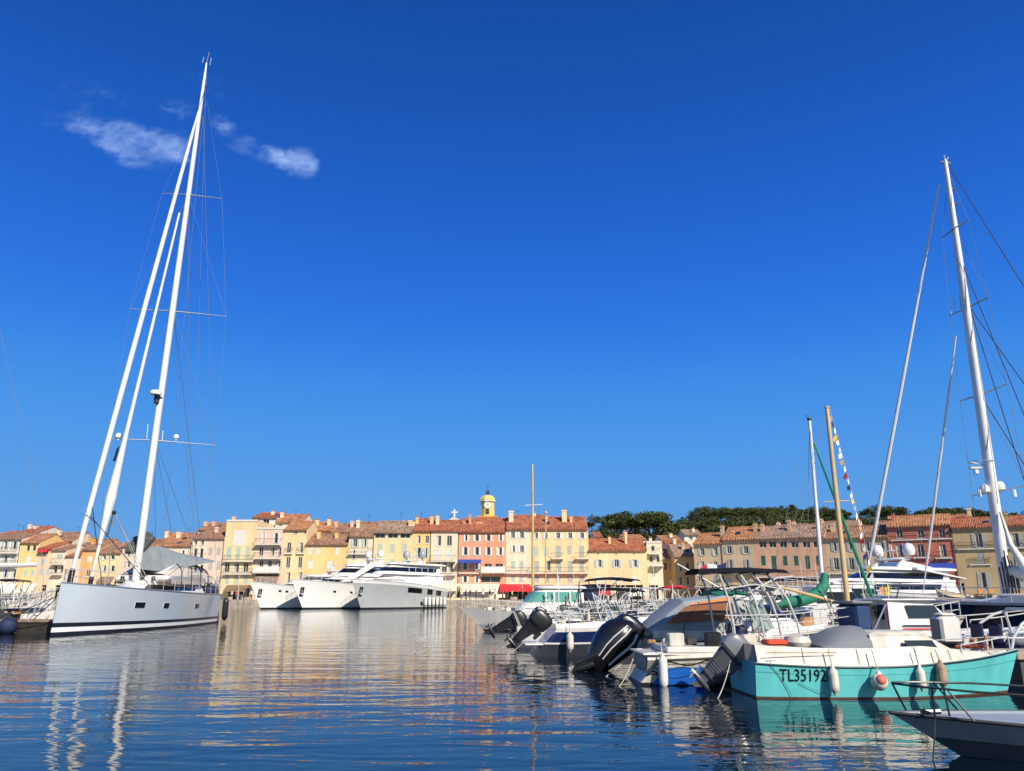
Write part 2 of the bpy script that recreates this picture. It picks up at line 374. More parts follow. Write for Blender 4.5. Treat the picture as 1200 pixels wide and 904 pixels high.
        if st == 'w':
            sw = W_ * .5
            for sg in (0, 1):
                half_shut = rnd.random() < .16
                X0, X1 = (a-sw-.02, a-.02) if sg == 0 else (b_+.02, b_+sw+.02)
                if half_shut: X0, X1 = (a+.01, (a+b_)/2-.01) if sg == 0 else ((a+b_)/2+.01, b_-.01)
                if X0 < .02 or X1 > w - .02: continue
                s_ = MB(); s_.box(X0, X1, -.07, -.02, z0, z1)
                nl = max(4, int(H_ / .22))
                for i in range(nl): z = z0 + .05 + (H_-.12) * i / nl; s_.add([(X0+.05, -.075, z), (X1-.05, -.075, z), (X1-.05, -.1, z+.05), (X0+.05, -.1, z+.05)], [(0,1,2,3)])
                s_.build('shutter', SH[sc], wn)
    if label and w > 3 and cat in ('house', 'building') and ridge is not None:
        if rnd.random() < .6: g = MB(); g.tube([(w-.12, -.08, 0), (w-.12, -.08, zE-.3), (w-.12, -.4, zE-.02)], .06, 6); g.build('downpipe', RAILM if rnd.random() < .5 else TRIM, root)
        if rnd.random() < .55:
            ax_ = rnd.uniform(.2, .8)*w; zt = zR + rnd.uniform(.9, 1.8); g = MB(); g.tube([(ax_, D*.45, zR-.3), (ax_, D*.45, zt)], .03, 5)
            for k in range(4): g.tube([(ax_-.35+.06*k, D*.45-.3+.2*k, zt-.08), (ax_+.35-.06*k, D*.45-.3+.2*k, zt-.08)], .014, 4)
            g.tube([(ax_, D*.45-.35, zt-.08), (ax_, D*.45+.35, zt-.08)], .016, 4); g.build('aerial', RAILM, rf)
        if rnd.random() < .4:
            sx_ = rnd.uniform(.2, .75)*w; ya, yb_ = 1.6, 2.7; sl = (zR-zE)/(D/2); g = MB(); g.loft([[(sx_, ya, zE+sl*ya+.17), (sx_+.9, ya, zE+sl*ya+.17), (sx_+.9, yb_, zE+sl*yb_+.17), (sx_, yb_, zE+sl*yb_+.17)], [(sx_, ya, zE+sl*ya+.25), (sx_+.9, ya, zE+sl*ya+.25), (sx_+.9, yb_, zE+sl*yb_+.25), (sx_, yb_, zE+sl*yb_+.25)]]); g.build('skylight', GLASS, rf)
    for bb in balc:
        bx0, bx1, by = bb[:3]; dep = bb[3] if len(bb) > 3 else .9; rail = bb[4] if len(bb) > 4 else 'iron'
        a, z = hit(bx0, by); b_, _ = hit(bx1, by); a, b_ = max(a, .02), min(b_, w-.02)
        g = MB(); g.box(a, b_, -dep, -.002, z-.18, z)
        for i in range(max(2, int((b_-a)/2)+1)):
            X = a + .15 + (b_-a-.3) * i / max(1, int((b_-a)/2)); g.add([(X-.07,-.003,z-.19),(X+.07,-.003,z-.19),(X+.07,-dep+.1,z-.19),(X-.07,-dep+.1,z-.19),(X-.07,-.003,z-.55),(X+.07,-.003,z-.55)], [(0,1,5,4),(0,3,4),(1,2,5),(3,2,5,4)])
        bo = g.build('balcony', TRIM, root)
        r_ = MB(); r_.box(a, b_, -dep+.01, -dep+.05, z+.95, z+1.0); nb = max(3, int((b_-a)/.22))
        if rail == 'white': r_.box(a, b_, -dep+.015, -dep+.045, z+.05, z+.95)
        else:
            for i in range(nb+1): X = a + .02 + (b_-a-.04)*i/nb; r_.box(X-.012, X+.012, -dep+.015, -dep+.04, z+.001, z+.95)
        for X in (a, b_-.04): r_.box(X, X+.04, -dep+.06, -.01, z+.95, z+1.0)
        r_.build('railing', RAILM if rail == 'iron' else SH['white'], bo)
    for aw in awn:
        ax0, ax1, ay, hh, col = aw[:5]; out_ = aw[5] if len(aw) > 5 else 1.6
        a, z = hit(ax0, ay); b_, _ = hit(ax1, ay); hz = hh * .15
        g = MB(); g.loft([[(a,-.01,z),(b_,-.01,z),(b_,-.01,z+.03),(a,-.01,z+.03)], [(a,-out_,z-hz),(b_,-out_,z-hz),(b_,-out_,z-hz+.03),(a,-out_,z-hz+.03)]])
        g.box(a, b_, -out_-.02, -out_+.002, z-hz-.28, z-hz+.02)
        for X in (a+.05, b_-.05): g.tube([(X, -.02, z-hz-.3), (X, -out_+.1, z-hz)], .025, 5, 1)
        g.build('awning', [FAB[col], RAILM], root)
    return root

YEL, YEL2, CRM, PCH, SAL, ORG = ('yellow', (.74,.55,.31)), ('deep yellow', (.76,.51,.22)), ('cream', (.72,.59,.43)), ('peach', (.68,.47,.31)), ('salmon', (.64,.31,.19)), ('orange', (.68,.36,.15))
WHT, PNK, BEI, ROS, STO, PPK = ('white', (.7,.63,.52)), ('pink', (.6,.36,.24)), ('beige', (.58,.44,.29)), ('rose red', (.50,.17,.12)), ('stone', (.48,.36,.2)), ('pale pink', (.68,.5,.4))
TR, TB, TO, TG = ('red', (.36,.13,.07)), ('brown', (.32,.18,.115)), ('orange', (.43,.20,.10)), ('grey brown', (.33,.22,.16))

# --- behind row first (roofs that rise over the front row)
house(-14, 16, 629, 624, WHT, TR, 'white house with red roof at the far left edge of the back row', [(632,640,'w',[-6,4,12],3)], back=12, line='left')
house(18, 43, 624, 618, WHT, TR, 'white back row house with low red roof above the yellow house', [], chim=[(21,615),(42,617)], back=18, line='left')
house(48, 84, 634, 625, CRM, TB, 'cream house with a wide gable behind the balcony house at left', [], back=14, chim=[(70,622)], line='left')
house(92, 120, 640, 633, ORG, TB, 'orange back row house with brown roof seen between the white furled sails', [], back=12, chim=[(98,631)], line='left')
house(183, 226, 638, 626, CRM, TO, 'cream house whose long orange roof shows behind the grey boom cover', [], chim=[(187,623),(210,624,5)], back=8, line='left')
house(229, 260, 621, 614, PCH, TB, 'peach stepped house rising behind the balcony house, left of the tall yellow facade', [(623,628,'g',[240,250],3)], chim=[(238,612),(251,612)], back=12, line='left')
house(292, 322, 607, 602, WHT, TR, 'white roof terrace house with thin red roof, highest of the far row', [(609,614,'o',[300,312],7)], chim=[(320,600)], back=12)
house(320, 352, 612, 604, CRM, TO, 'cream upper house with orange roof behind the house of stacked balconies', [(614,617,'g',[328,340],5)], chim=[(331,601),(346,607)], back=10)
house(352, 388, 622, 613, YEL, TO, 'small ochre house stepping up behind the mustard facade', [(616,622,'g',[377],4)], chim=[(372,610),(386,609)], back=8)
house(386, 420, 624, 615, PCH, TB, 'peach back row house with small white dormer box', [(617,623,'g',[402],7)], chim=[(390,612),(413,611)], back=8)
house(600, 640, 612, 605, CRM, TR, 'cream back row house under the thin wooden mast', [], chim=[(626,602)], back=14)
house(697, 707, 630, 625, WHT, TR, 'tiny white house end beside the tall cream gable', [], back=16)
house(731, 757, 632, 628, WHT, TO, 'low white house behind the wide red roof, below the pines', [(629,632,'g',[745],4)], chim=[(732,624,3)], back=20)
house(776, 800, 634, 629, WHT, TO, 'small white hillside house left of the square villa', [], chim=[(786,626)], back=22)
house(803, 824, 627, 622, WHT, TG, 'square white villa at the foot of the wooded hill', [(629,633,'g',[809,818],5)], chim=[(812,620)], back=40, D=8)
house(784, 812, 642, 636, CRM, TR, 'cream house with red roof above the shaded alley', [], back=12, chim=[(790,632)])
house(955, 1010, 622, 612, CRM, TG, 'cream house with grey brown roof rising behind the pink building', [], back=12, line='right', chim=[(962,609)])
house(1030, 1046, 630, 612, YEL2, TB, 'narrow bright yellow gable squeezed left of the red facade', [], back=3, line='right', chim=[])
house(1117, 1146, 617, 604, YEL, TO, 'yellow gabled house behind, between the red and the stone facades', [(611,617,'g',[1127],5)], back=6, line='right', chim=[(1137,596,4),(1143,603)])
house(905, 945, 624, 616, CRM, TB, 'cream back row house just visible above the green shuttered building', [], back=14, line='right', chim=[(930,612),(912,613)])

# --- front row, far left
house(-30, 23, 632, 626, WHT, TB, 'white house with two balconies at the left edge of the quay', [(635,644,'w',[-8,6,17],4,'blue'),(651,660,'w',[-8,6,17],4,'blue'),(668,677,'w',[-8,6,17],4,'blue')], balc=[(2,22,648),(2,22,664)], awn=[(-10,20,684,14,'white')], shops=[(-12,20)], line='left')
house(23, 45, 636, 627, YEL2, TO, 'bright yellow narrow house left of the peach one', [(639,646,'g',[33,40],4),(652,660,'c',[33],5,'white'),(668,676,'c',[30,38],4,'pale')], awn=[(24,44,684,12,'cream')], shops=[(26,42)], line='left')
house(45, 61, 643, 637, PCH, TR, 'peach house with a small red awning over its top window', [(645,650,'g',[53],7),(656,662,'c',[50],5,'blue'),(667,674,'c',[48,56],4,'blue')], awn=[(47,59,643,3,'red',.8)], shops=[(47,59)], line='left')
house(61, 78, 645, 640, CRM, TB, 'cream house with two wrought balconies left of the pink slice', [(650,655,'c',[70],7,'pale'),(663,672,'g',[65,72],4)], balc=[(62,77,661),(62,77,673)], shops=[(63,76)], line='left')
house(78, 96, 652, 646, PPK, TR, 'low pale pink house seen behind the yacht bow', [(658,665,'c',[87],5,'white')], shops=[(80,94)], line='left')
house(96, 114, 644, 635, ORG, TB, 'narrow orange house between the furled sails of the grey yacht', [(652,659,'c',[105],6,'white'),(668,676,'g',[103],5,'brown')], shops=[(98,112)], chim=[(101,633)], line='left')
house(114, 143, 648, 638, YEL, TB, 'soft yellow house with pale shutters behind the inner furled sail', [(651,656,'w',[122,132],4,'pale'),(663,670,'w',[122,132],4,'pale')], awn=[(118,134,676,8,'brown')], shops=[(116,140)], line='left')
house(143, 176, 640, 633, PPK, TB, 'pale pink house directly behind the mast foot of the grey yacht', [(645,652,'w',[150,163],4,'grey'),(658,665,'w',[150,163],4,'grey')], shops=[(146,172)], line='left')
house(176, 224, 640, 634, CRM, TO, 'cream house seen through the grey yacht canopy', [(645,653,'w',[187,200,214],4,'white'),(660,668,'w',[187,200,214],4,'white'),(676,684,'w',[187,200,214],4,'white')], shops=[(180,220)], line='left')
house(224, 242, 631, 623, CRM, TB, 'narrow cream house with three stacked balconies', [(633,639,'g',[229,237],4),(643,654,'g',[229,236],4),(662,672,'g',[229,236],4)], balc=[(225,241,655),(225,241,673)], shops=[(226,240)], line='left')
house(242, 262, 631, 621, PPK, TB, 'pale pink house with brown roof left of the tall yellow facade', [(642,651,'c',[246.5,256],4.5,'grey'),(658,668,'c',[246.5,256],4.5,'grey'),(676,684,'c',[246.5,256],4.5,'grey')], shops=[(244,260)], line='left', chim=[(247,618)])
# --- centre row
house(262, 299, 610, None, YEL, None, 'tall flat topped yellow facade with one big white window', [(621,639.5,'c',[281],15,'white'),(641,656,'c',[268,279,290.5],5.5,'pale'),(659.5,671,'g',[266,277,288],6),(674.5,685,'c',[266,277,288],5,'pale')],
      balc=[(263,298,657.5,.8),(263,298,672.5,.8)], awn=[(266,292,686,6,'brown')], shops=[(266,276),(280,292)], cat='building', chim=[(264,606,3)])
house(299, 331, 619, None, PPK, None, 'pale pink house of three stacked balconies beside the tall yellow facade', [(625,637,'w',[310,323.5],4,'white'),(641,652,'g',[306,319,327],5),(657,670,'g',[306,316,326],5),(675,683,'g',[306,318],5)],
      balc=[(300,330,638,1.1),(298,330,654.5,1.1),(298,330,671,1.1,'white')], awn=[(300,328,673,10,'brown')], shops=[(302,328)])
house(331, 358, 621, 612, YEL, TO, 'yellow house with orange roof and tall narrow windows', [(622.5,626,'g',[346,359],5),(636,648,'g',[338.5,352.5],5),(653,666,'g',[337.5,351.5],5),(671,684,'g',[337.5,351.5],5)], balc=[(334,343,648.5,.4),(348,357,648.5,.4)], shops=[(333,356)])
house(358, 408, 638, 627, YEL2, TB, 'mustard house with a low brown roof and patched white shutters', [(641,650,'c',[364,373,395.5],5,'white'),(657,667,'c',[364,386],6,'white'),(675,685,'w',[366,390],5,'white')], chim=[(374,624),(395,625)], shops=[(362,404)])
house(408, 438, 628, 613, CRM, TB, 'cream house with a top loggia behind the white radar arch', [(617,624,'o',[430.5],10),(632,641,'w',[416,429],5,'pale'),(645,655,'w',[416,430],5,'white'),(662,672,'w',[416,430],5,'white')], balc=[(409,437,649,.8)], chim=[(420,610)], shops=[(411,434)])
house(438, 484, 624, 612, YEL, TG, 'broad yellow house with a row of three dark attic loggias', [(625.5,631,'o',[445.5,460.5,475],11.5),(638,648,'c',[445,459.5,474],5.5,'pale'),(656,667,'c',[445,459.5,474],5.5,'pale'),(674,684,'c',[445,459.5,474],5.5,'pale')], chim=[(481,610),(485,612)], shops=[(441,480)])
house(484, 505, 622, 609, YEL2, TR, 'narrow yellow house with two window columns and red roof', [(628,637,'g',[490.5,500.5],4.5),(642,654,'w',[491,500.5],4,'pale'),(659,670,'w',[491,500.5],4,'white')], chim=[(488,607,3),(514,606,4)], shops=[(486,503)])
house(505, 538, 622, 611, CRM, TR, 'cream house with a glazed bay floor between two brown slabs', [(628,640,'g',[514,526.5],6),(645,655,'c',[513,526],7,'white'),(659,671,'g',[513,520.5,528],6),(677,686,'c',[513,526],9,'white')],
      balc=[(504,534,657.5,1.0),(504,534,673.5,1.0)], awn=[(506,536,687,8,'cream',2.5)], chim=[(513,605,4)], shops=[(508,536)])
house(538, 593, 623, 609, SAL, TR, 'salmon pink house with four window columns and a blue awning', [(627,634.5,'w',[545.5,559,572.5,586],4.2,'white'),(641.5,651,'w',[545.5,559,572.5,586],4.2,'white'),(659,668,'w',[545,558],4.2,'white'),(661,668,'o',[572,585],8),(675,683,'w',[545,558],4,'white'),(676,683,'o',[575],22)],
      balc=[(564,592,671,1.2,'white'),(538,564,671.5,.6)], awn=[(538,564,656,3,'blue'),(540,592,687,12,'cream',3)], chim=[(551,604,3),(544,611,3),(562,612,9)], shops=[(541,560),(563,590)])
house(593, 621, 620, 607, CRM, TR, 'cream house with two window columns right of the salmon one', [(623.5,631,'w',[601,611.5],4.5,'white'),(639.5,647.5,'w',[601,611.5],4.5,'white'),(658,667,'c',[601,611],5,'pale'),(675,682,'c',[601,611],5,'pale')], balc=[(593,620,671.5,.7)], awn=[(586,621,685,7,'red',3)], chim=[(599,599,6)], shops=[(596,618)])
house(621, 690, 620, 607, YEL, TR, 'large pale yellow building with five window columns and tall chimney', [(624.5,631.5,'w',[628,641.5,654,668,682],4.5,'white'),(641,652,'c',[628,640],5,'pale'),(640,653,'c',[654,681.5],6,'grey'),(640.5,650,'c',[667],5,'grey'),(658,670,'c',[629,654.5,681.5,668],5.5,'grey'),(657.5,669,'g',[642],6),(674.5,683,'c',[629,641,654,668,681.5],5.5,'grey')],
      balc=[(646,660,654.5,.9),(674,690,654.5,.9),(621,689,671.5,.9)], awn=[(621,655,687,5,'red',2.4),(659,689,687.5,5,'red',2.2)], chim=[(661,598,6),(669,606,3),(640,606,3)], shops=[(624,650),(655,688)], cat='building', name='apartment_building')
house(690, 758, 645, 633, YEL, TR, 'low wide yellow house with three pairs of open blue grey shutters', [(656,665,'w',[702,722.5,743.5],5.2,'blue'),(648,649.5,'g',[701,722,743],2),(675,684,'c',[702,723,744],6,'white')], awn=[(696,715,690,6,'red'),(735,757,691,6,'white')], chim=[(714,630,3),(733,624,3)], shops=[(694,716),(722,754)])
house(758, 776, 635, None, CRM, None, 'narrow cream house of uneven balconies at the mouth of the alley', [(640,646,'g',[765],4),(652,659,'g',[763,771],4),(668,676,'c',[766],4,'grey')], balc=[(759,772,649,1.2),(762,776,663,1.4)], shops=[(760,772)], chim=[(762,631,3)], back=1.5)
house(776, 792, 655, 645, STO, TG, 'shaded brown house at the back of the alley', [(660,668,'c',[780,787],4,'brown')], back=10)
house(790, 814, 652, 640, STO, TG, 'brown house with sloping tiled roof on the right side of the alley', [(660,670,'g',[798,806],4),(676,686,'g',[798,806],4)], back=6, chim=[(800,637)])
# --- right block
house(813, 847, 637, 626, BEI, TO, 'beige house with grey green shutters right of the alley', [(642.5,651,'w',[823,838.5],4.5,'pale'),(658,667,'w',[823,838.5],4.5,'pale'),(675,685,'c',[823,838],5,'grey')], line='right', balc=[(815,845,687,.8)], chim=[(846,617,4)], shops=[(818,828),(832,844)])
house(847, 885, 632, 619, BEI, TO, 'beige house with an orange roof and two columns of tall windows', [(640,649,'w',[854.5,874],5.5,'grey'),(656,671,'w',[855.5,875],5,'grey'),(678,686,'c',[855,875],6,'grey')], line='right', balc=[(849,883,672.5,.8)], chim=[(890,614,4),(858,622,3)], shops=[(850,880)])
house(885, 968, 630, 617, PNK, TG, 'pink building with green shutters under a row of attic loggias', [(635,642,'o',[894,905.5,918,931.5,945,957.5],8),(651.5,663,'c',[894.5,920,933,959],5.2,'green'),(651.5,667,'c',[907,946.5],5.5,'green'),(680,690,'g',[895,909,924,940,955],7)],
      line='right', balc=[(889,966,676.5,1.1)], awn=[(887,966,678,9,'brown',1.8)], chim=[(924,610,4),(893,615,4),(961,612,3)], shops=[(889,900),(904,925),(930,960)], cat='building', name='apartment_building', corn=True)
house(968, 1043, 630, 618, BEI, TB, 'lower beige building mostly hidden behind the white motor yacht', [(636,646,'w',[980,998,1016,1033],6,'grey'),(654,668,'w',[980,998,1016,1033],6,'grey'),(678,690,'c',[980,998,1016,1033],6,'grey')], line='right', balc=[(970,1040,672,.9)], awn=[(972,1000,676,8,'white')], chim=[(975,614,4)], shops=[(972,1000),(1008,1040)])
house(1043, 1119, 616, 605, ROS, TO, 'red washed building with cream framed windows and a blue awning', [(620,631,'g',[1054,1079,1104],7.5),(638,653,'g',[1054,1079,1105],8),(668,684,'o',[1062,1084,1104],12)], line='right',
      balc=[(1046,1066,653.5,.4),(1070,1090,653.5,.4),(1096,1116,654,.4),(1044,1118,633,.25),(1044,1118,686,1.4)], awn=[(1088,1119,660.5,7,'blue',1.8),(1044,1082,664,6,'brown',1.6)], chim=[(1046,604,3)], shops=[(1046,1075),(1082,1114)], cat='building')
house(1119.5, 1215, 617, 607, STO, TR, 'brown stone building with grey shutters and an arched ground door', [(625,641.5,'w',[1147,1190],8,'grey'),(648,661,'c',[1149,1190],8,'grey'),(671,691,'w',[1151,1190],10,'grey')], line='right', balc=[(1122,1212,643.5,.3),(1136,1162,661.5,.2)], chim=[(1178,602,4)], shops=[(1124,1132)], cat='building')
house(1215, 1300, 612, 603, BEI, TO, 'beige building beyond the right edge of the row', [(625,641,'w',[1235,1270],8,'grey')], line='right')

# --- church bell tower
t = thing('bell_tower', 'yellow church bell tower with a clock and pale dome above the roofs', 'tower', tuple(U(570.5, 178, 0)), 0)
def tz(py): return W(570, py, 178).z
TWY = plaster('tower yellow', (.70,.52,.16)); TWO = plaster('tower orange', (.62,.24,.07))
g = MB(); g.box(-2.2, 2.2, -2.2, 2.2, QZ, tz(608)); g.box(-2.4, 2.4, -2.4, 2.4, tz(608)+.003, tz(606)); g.build('tower_base', TWO, t)
oc = lambda r: [(r*math.cos(R(22.5+45*k)), r*math.sin(R(22.5+45*k))) for k in range(8)]
g = MB(); g.loft([[(*p, tz(606)) for p in oc(1.7)], [(*p, tz(588.5)) for p in oc(1.62)]]); g.build('belfry', TWY, t)
g = MB(); g.loft([[(*p, tz(588.5)+.003) for p in oc(1.95)], [(*p, tz(587.2)) for p in oc(1.95)]]); g.build('cornice', TRIM, t)
g = MB(); H0, H1 = tz(587.2), tz(580.5)
g.loft([[(*p, H0 + (H1-H0)*math.sin(a)) for p in oc(1.6*math.cos(a)+.25)] for a in [0, .3, .6, .9, 1.2, 1.5]]); g.build('dome', TWY, t, smooth=False)
g = MB()
for k in range(4): a = R(45+90*k); g.tube([(.55*math.cos(a), .55*math.sin(a), H1), (.45*math.cos(a), .45*math.sin(a), tz(576.5)), (.05*math.cos(a), .05*math.sin(a), tz(574))], .07, 5)
g.tube([(0,0,tz(575)), (0,0,tz(568))], .05, 5); g.tube([(-.4,0,tz(570.5)), (.4,0,tz(570.5))], .04, 5); g.ball((0,0,tz(577.5)), .35); g.build('iron_lantern', RAILM, t)
g = MB(); g.lathe([(.0,-1.66),(.75,-1.66),(.75,-1.6),(0,-1.6)], (0,0,tz(593)), 20, 0, Matrix.Rotation(R(-90), 4, 'X'))
ck = g.build('clock_face', SH['white'], t)
g = MB(); g.box(-.03, .03, -1.70, -1.68, tz(593), tz(593)+.55); g.box(0, .4, -1.70, -1.68, tz(593)-.03, tz(593)+.03); g.build('clock_hand', BLACK, ck)
g = MB(); g.box(-.4, .4, -1.66, -1.58, tz(603.5), tz(597.5)); g.build('louvre', SHOP, t)
# small gable with stone cross
t = thing('stone_cross', 'white stone cross on a small chapel gable left of the bell tower', 'cross', tuple(U(530.5, 170, 0)))
cz = lambda py: W(530, py, 170).z
g = MB(); g.prism([(-2.2, cz(612)), (2.2, cz(612)), (0, cz(606))], -.3, .3, 0, 'y'); g.box(-2.2, 2.2, -.3, .3, QZ, cz(612)-.003); g.build('gable', plaster('cream', (.7,.56,.36)), t)
g = MB(); g.box(-.16, .16, -.15, .15, cz(606), cz(597)); g.box(-.7, -.165, -.12, .12, cz(600.5)-.15, cz(600.5)+.15); g.box(.165, .7, -.12, .12, cz(600.5)-.15, cz(600.5)+.15); g.build('cross', SH['white'], t)

# ------------------------------------------------------------------ hill and pines
def hill_h(x, y):
    if y < 160: return QZ - .5
    k = min(1, (y - 160) / 130.0); k = k*k*(3-2*k)
    px = x / (y * .9646) * FPX + CX
    prof = [(560, 0), (690, 0), (715, 10), (760, 15), (800, 17), (850, 21), (930, 22), (1010, 18), (1120, 19), (1200, 15), (1400, 8), (1700, 0)]
    h = 0
    for a, b in zip(prof, prof[1:]):
        if a[0] <= px <= b[0]: h = a[1] + (b[1]-a[1]) * (px-a[0])/(b[0]-a[0])
    return QZ - .5 + k * h * (min(1, y / 330) if y < 355 else max(.2, 1 - (y-355)/400)) + noise.noise(Vector((x*.02, y*.02, 0))) * 1.2 * k
g = MB(); NX, NY = 60, 26; xs = [-30 + i * 7 for i in range(NX)]; ys = [176 + j * 18 for j in range(NY)]
g.add([(x, y, hill_h(x, y)) for y in ys for x in xs], [(j*NX+i, j*NX+i+1, (j+1)*NX+i+1, (j+1)*NX+i) for j in range(NY-1) for i in range(NX-1)])
tag(g.build('hill', paint('scrub ground', (.05, .06, .022), .95, .4, .2, .5), smooth=True), kind='structure')

def leafmat(name, col):
    m, n, b, out = newmat(name); L = n.links.new
    tc = n.nodes.new('ShaderNodeTexCoord'); nz = n.nodes.new('ShaderNodeTexNoise'); nz.inputs['Scale'].default_value = .9; nz.inputs['Detail'].default_value = 3; L(tc.outputs['Object'], nz.inputs['Vector'])
    cr = n.nodes.new('ShaderNodeValToRGB'); e = cr.color_ramp.elements; e[0].position = .35; e[1].position = .65
    e[0].color = (*[c*.6 for c in col], 1); e[1].color = (*[c*1.4 for c in col], 1); L(nz.outputs['Fac'], cr.inputs[0]); L(cr.outputs[0], b.inputs['Base Color'])
    b.inputs['Roughness'].default_value = .8; b.inputs['Specular IOR Level'].default_value = .15; return m
LEAF = leafmat('pine needles', (.062, .074, .022)); LEAF2 = leafmat('broad leaves', (.075, .088, .03)); BARK = paint('pine bark', (.13, .085, .06), .9, .3, 3, .6)
def pine_meshes(seed, kind):
    r = random.Random(seed); tr = MB(); cr = MB()
    if kind == 'umbrella': H, CR, CH, n = 10, 5.9, 1.7, 52
    elif kind == 'round': H, CR, CH, n = 7, 5.0, 3.6, 80
    else: H, CR, CH, n = 4.5, 3.6, 2.6, 40
    top = H - CH * .7
    tr.tube([(0,0,-1.5), (r.uniform(-.2,.2), .1, H*.3), (r.uniform(-.5,.5), r.uniform(-.3,.3), H*.55), (0,0,top)], [.32, .27, .2, .12], 7)
    cl = []
    for i in range(n):
        a = r.uniform(0, 6.283); q = math.sqrt(r.random()) * CR * (1 if r.random() < .85 else 1.15); z = top + (r.uniform(-.25, 1)) * CH * math.sqrt(max(0.03, 1 - min(1, q/CR)**2)) 
        if kind != 'umbrella': z = top + r.uniform(-.8, 1) * CH * math.sqrt(max(.05, 1 - min(1, q/CR)**2))
        cl.append((q*math.cos(a), q*math.sin(a), z))
    for c in cl[:9]:
        tr.tube([(0,0,H*.5+r.uniform(0,.1)*H), (c[0]*.5, c[1]*.5, (H*.62+c[2])/2), (c[0]*.9, c[1]*.9, c[2]-.2)], [.12, .08, .04], 5)
    for c in cl:
        rr = r.uniform(.7, 1.35)
        for j in range(95):
            d = Vector((r.gauss(0,1), r.gauss(0,1), r.gauss(0,1))).normalized() * rr * r.random()**.4; d.z *= .55
            p = Vector(c) + d; s = r.uniform(.14, .34)
            u = Vector((r.gauss(0,1), r.gauss(0,1), r.gauss(0,.6))).normalized() * s; w_ = Vector((r.gauss(0,1), r.gauss(0,1), r.gauss(0,.6))).normalized() * s
            cr.add([p-u, p+w_, p+u], [(0,1,2)])
    return tr, cr
TREES = {}
def tree(kind, seed, loc, s, rz, label, name, cat='tree', group=None, lm=None):
    key = (kind, seed)
    if key not in TREES:
        t_, c_ = pine_meshes(seed * 17 + len(kind), kind)
        o = thing(name, label, cat, loc, rz, group)
        a = t_.build('trunk', BARK, o, smooth=True); b = MB.build(c_, 'crown', lm or (LEAF2 if kind == 'bush' else LEAF), o); TREES[key] = (o, a, b)
    else:
        o = thing(name, label, cat, loc, rz, group)
        for src in TREES[key][1:]:
            c = src.copy(); c.parent = o; COL.objects.link(c)
    o.scale = (s, s, s); return o
# ridge line of the wood read off the photograph: px -> crown top row, at its own real distance
ridge = [(703,617,'round'),(712,613,'bush'),(728,605,'umbrella'),(744,604,'umbrella'),(760,603,'umbrella'),(768,611,'round'),(780,613,'bush'),(793,609,'round'),(806,604,'round'),(817,599,'round'),(830,597,'umbrella'),
         (843,598,'umbrella'),(857,597,'umbrella'),(870,597,'umbrella'),(883,597,'umbrella'),(896,596,'umbrella'),(908,597,'umbrella'),(921,591,'round'),(934,590,'round'),(946,593,'round'),(958,597,'umbrella'),(970,598,'umbrella'),(985,600,'round'),
         (1024,598,'round'),(1036,595,'umbrella'),(1049,597,'round'),(1060,605,'bush'),(1088,600,'umbrella'),(1100,597,'umbrella'),(1115,597,'umbrella'),(1130,601,'round'),(1150,600,'umbrella'),(1172,604,'round'),(1192,603,'umbrella'),(996,607,'bush')]
Hs = {'umbrella': 10.3, 'round': 8.6, 'bush': 5.6}
desc = {'umbrella': 'flat topped umbrella pine', 'round': 'round headed dark pine', 'bush': 'low leafy holm oak'}
def where(px):
    for a, s in ((720, 'just right of the tall cream gable'), (765, 'in the lone clump over the low red roof'), (812, 'on the rising left shoulder of the wooded hill'), (860, 'above the orange roofs of the beige houses'), (905, 'above the left half of the pink building'), (950, 'over the right half of the pink building'), (990, 'left of the thin wooden mast'), (1066, 'behind the white motor yacht domes'), (1120, 'behind the red building roof'), (1300, 'behind the tall mast at right')):
        if px < a: return s
cnt = 0
for i, (px, py, kd) in enumerate(ridge):
    Y = 330 + rnd.uniform(-30, 40)
    if 720 < px < 770: Y = 230 + rnd.uniform(-8, 8)
    top = W(px, py, Y); gz = hill_h(top.x, Y); s = rnd.uniform(.85, 1.15) * (1.0 if Y > 300 else .72)
    z = top.z - Hs[kd] * s
    if z > gz + .3: s = min(1.7, (top.z - gz) / Hs[kd]); z = top.z - Hs[kd] * s
    tree(kd, i % 3, (top.x, Y, z), s, rnd.uniform(0, 6), f'{desc[kd]} on the skyline {where(px)}', 'umbrella_pine' if kd == 'umbrella' else 'pine_tree' if kd == 'round' else 'oak_tree', group='trees along the hill skyline')
for i in range(120):
    px = rnd.uniform(700, 988) if i < 112 else rnd.uniform(1020, 1060); Y = rnd.uniform(235, 335)
    if 1065 < px < 1080: continue
    p = U(px, Y); gz = hill_h(p.x, Y); kd = rnd.choice(['round', 'bush', 'bush'])
    lim = 1e9
    for (a, b) in zip(ridge, ridge[1:]):
        pass
    near = min(ridge, key=lambda q_: abs(q_[0] - px)); top = W(px, near[1] + rnd.uniform(6, 18) + (9 if px < 800 else 0), Y).z
    s = rnd.uniform(.7, 1.1); z = top - Hs[kd] * s
    if z > gz: s *= min(1.5, (top - gz) / (Hs[kd] * s)); z = top - Hs[kd] * s
    tree(kd, i % 3, (p.x, Y, z), s, rnd.uniform(0, 6), f'{desc[kd]} on the slope {where(px)}', 'pine_tree' if kd == 'round' else 'oak_tree', group='trees on the hill slope')
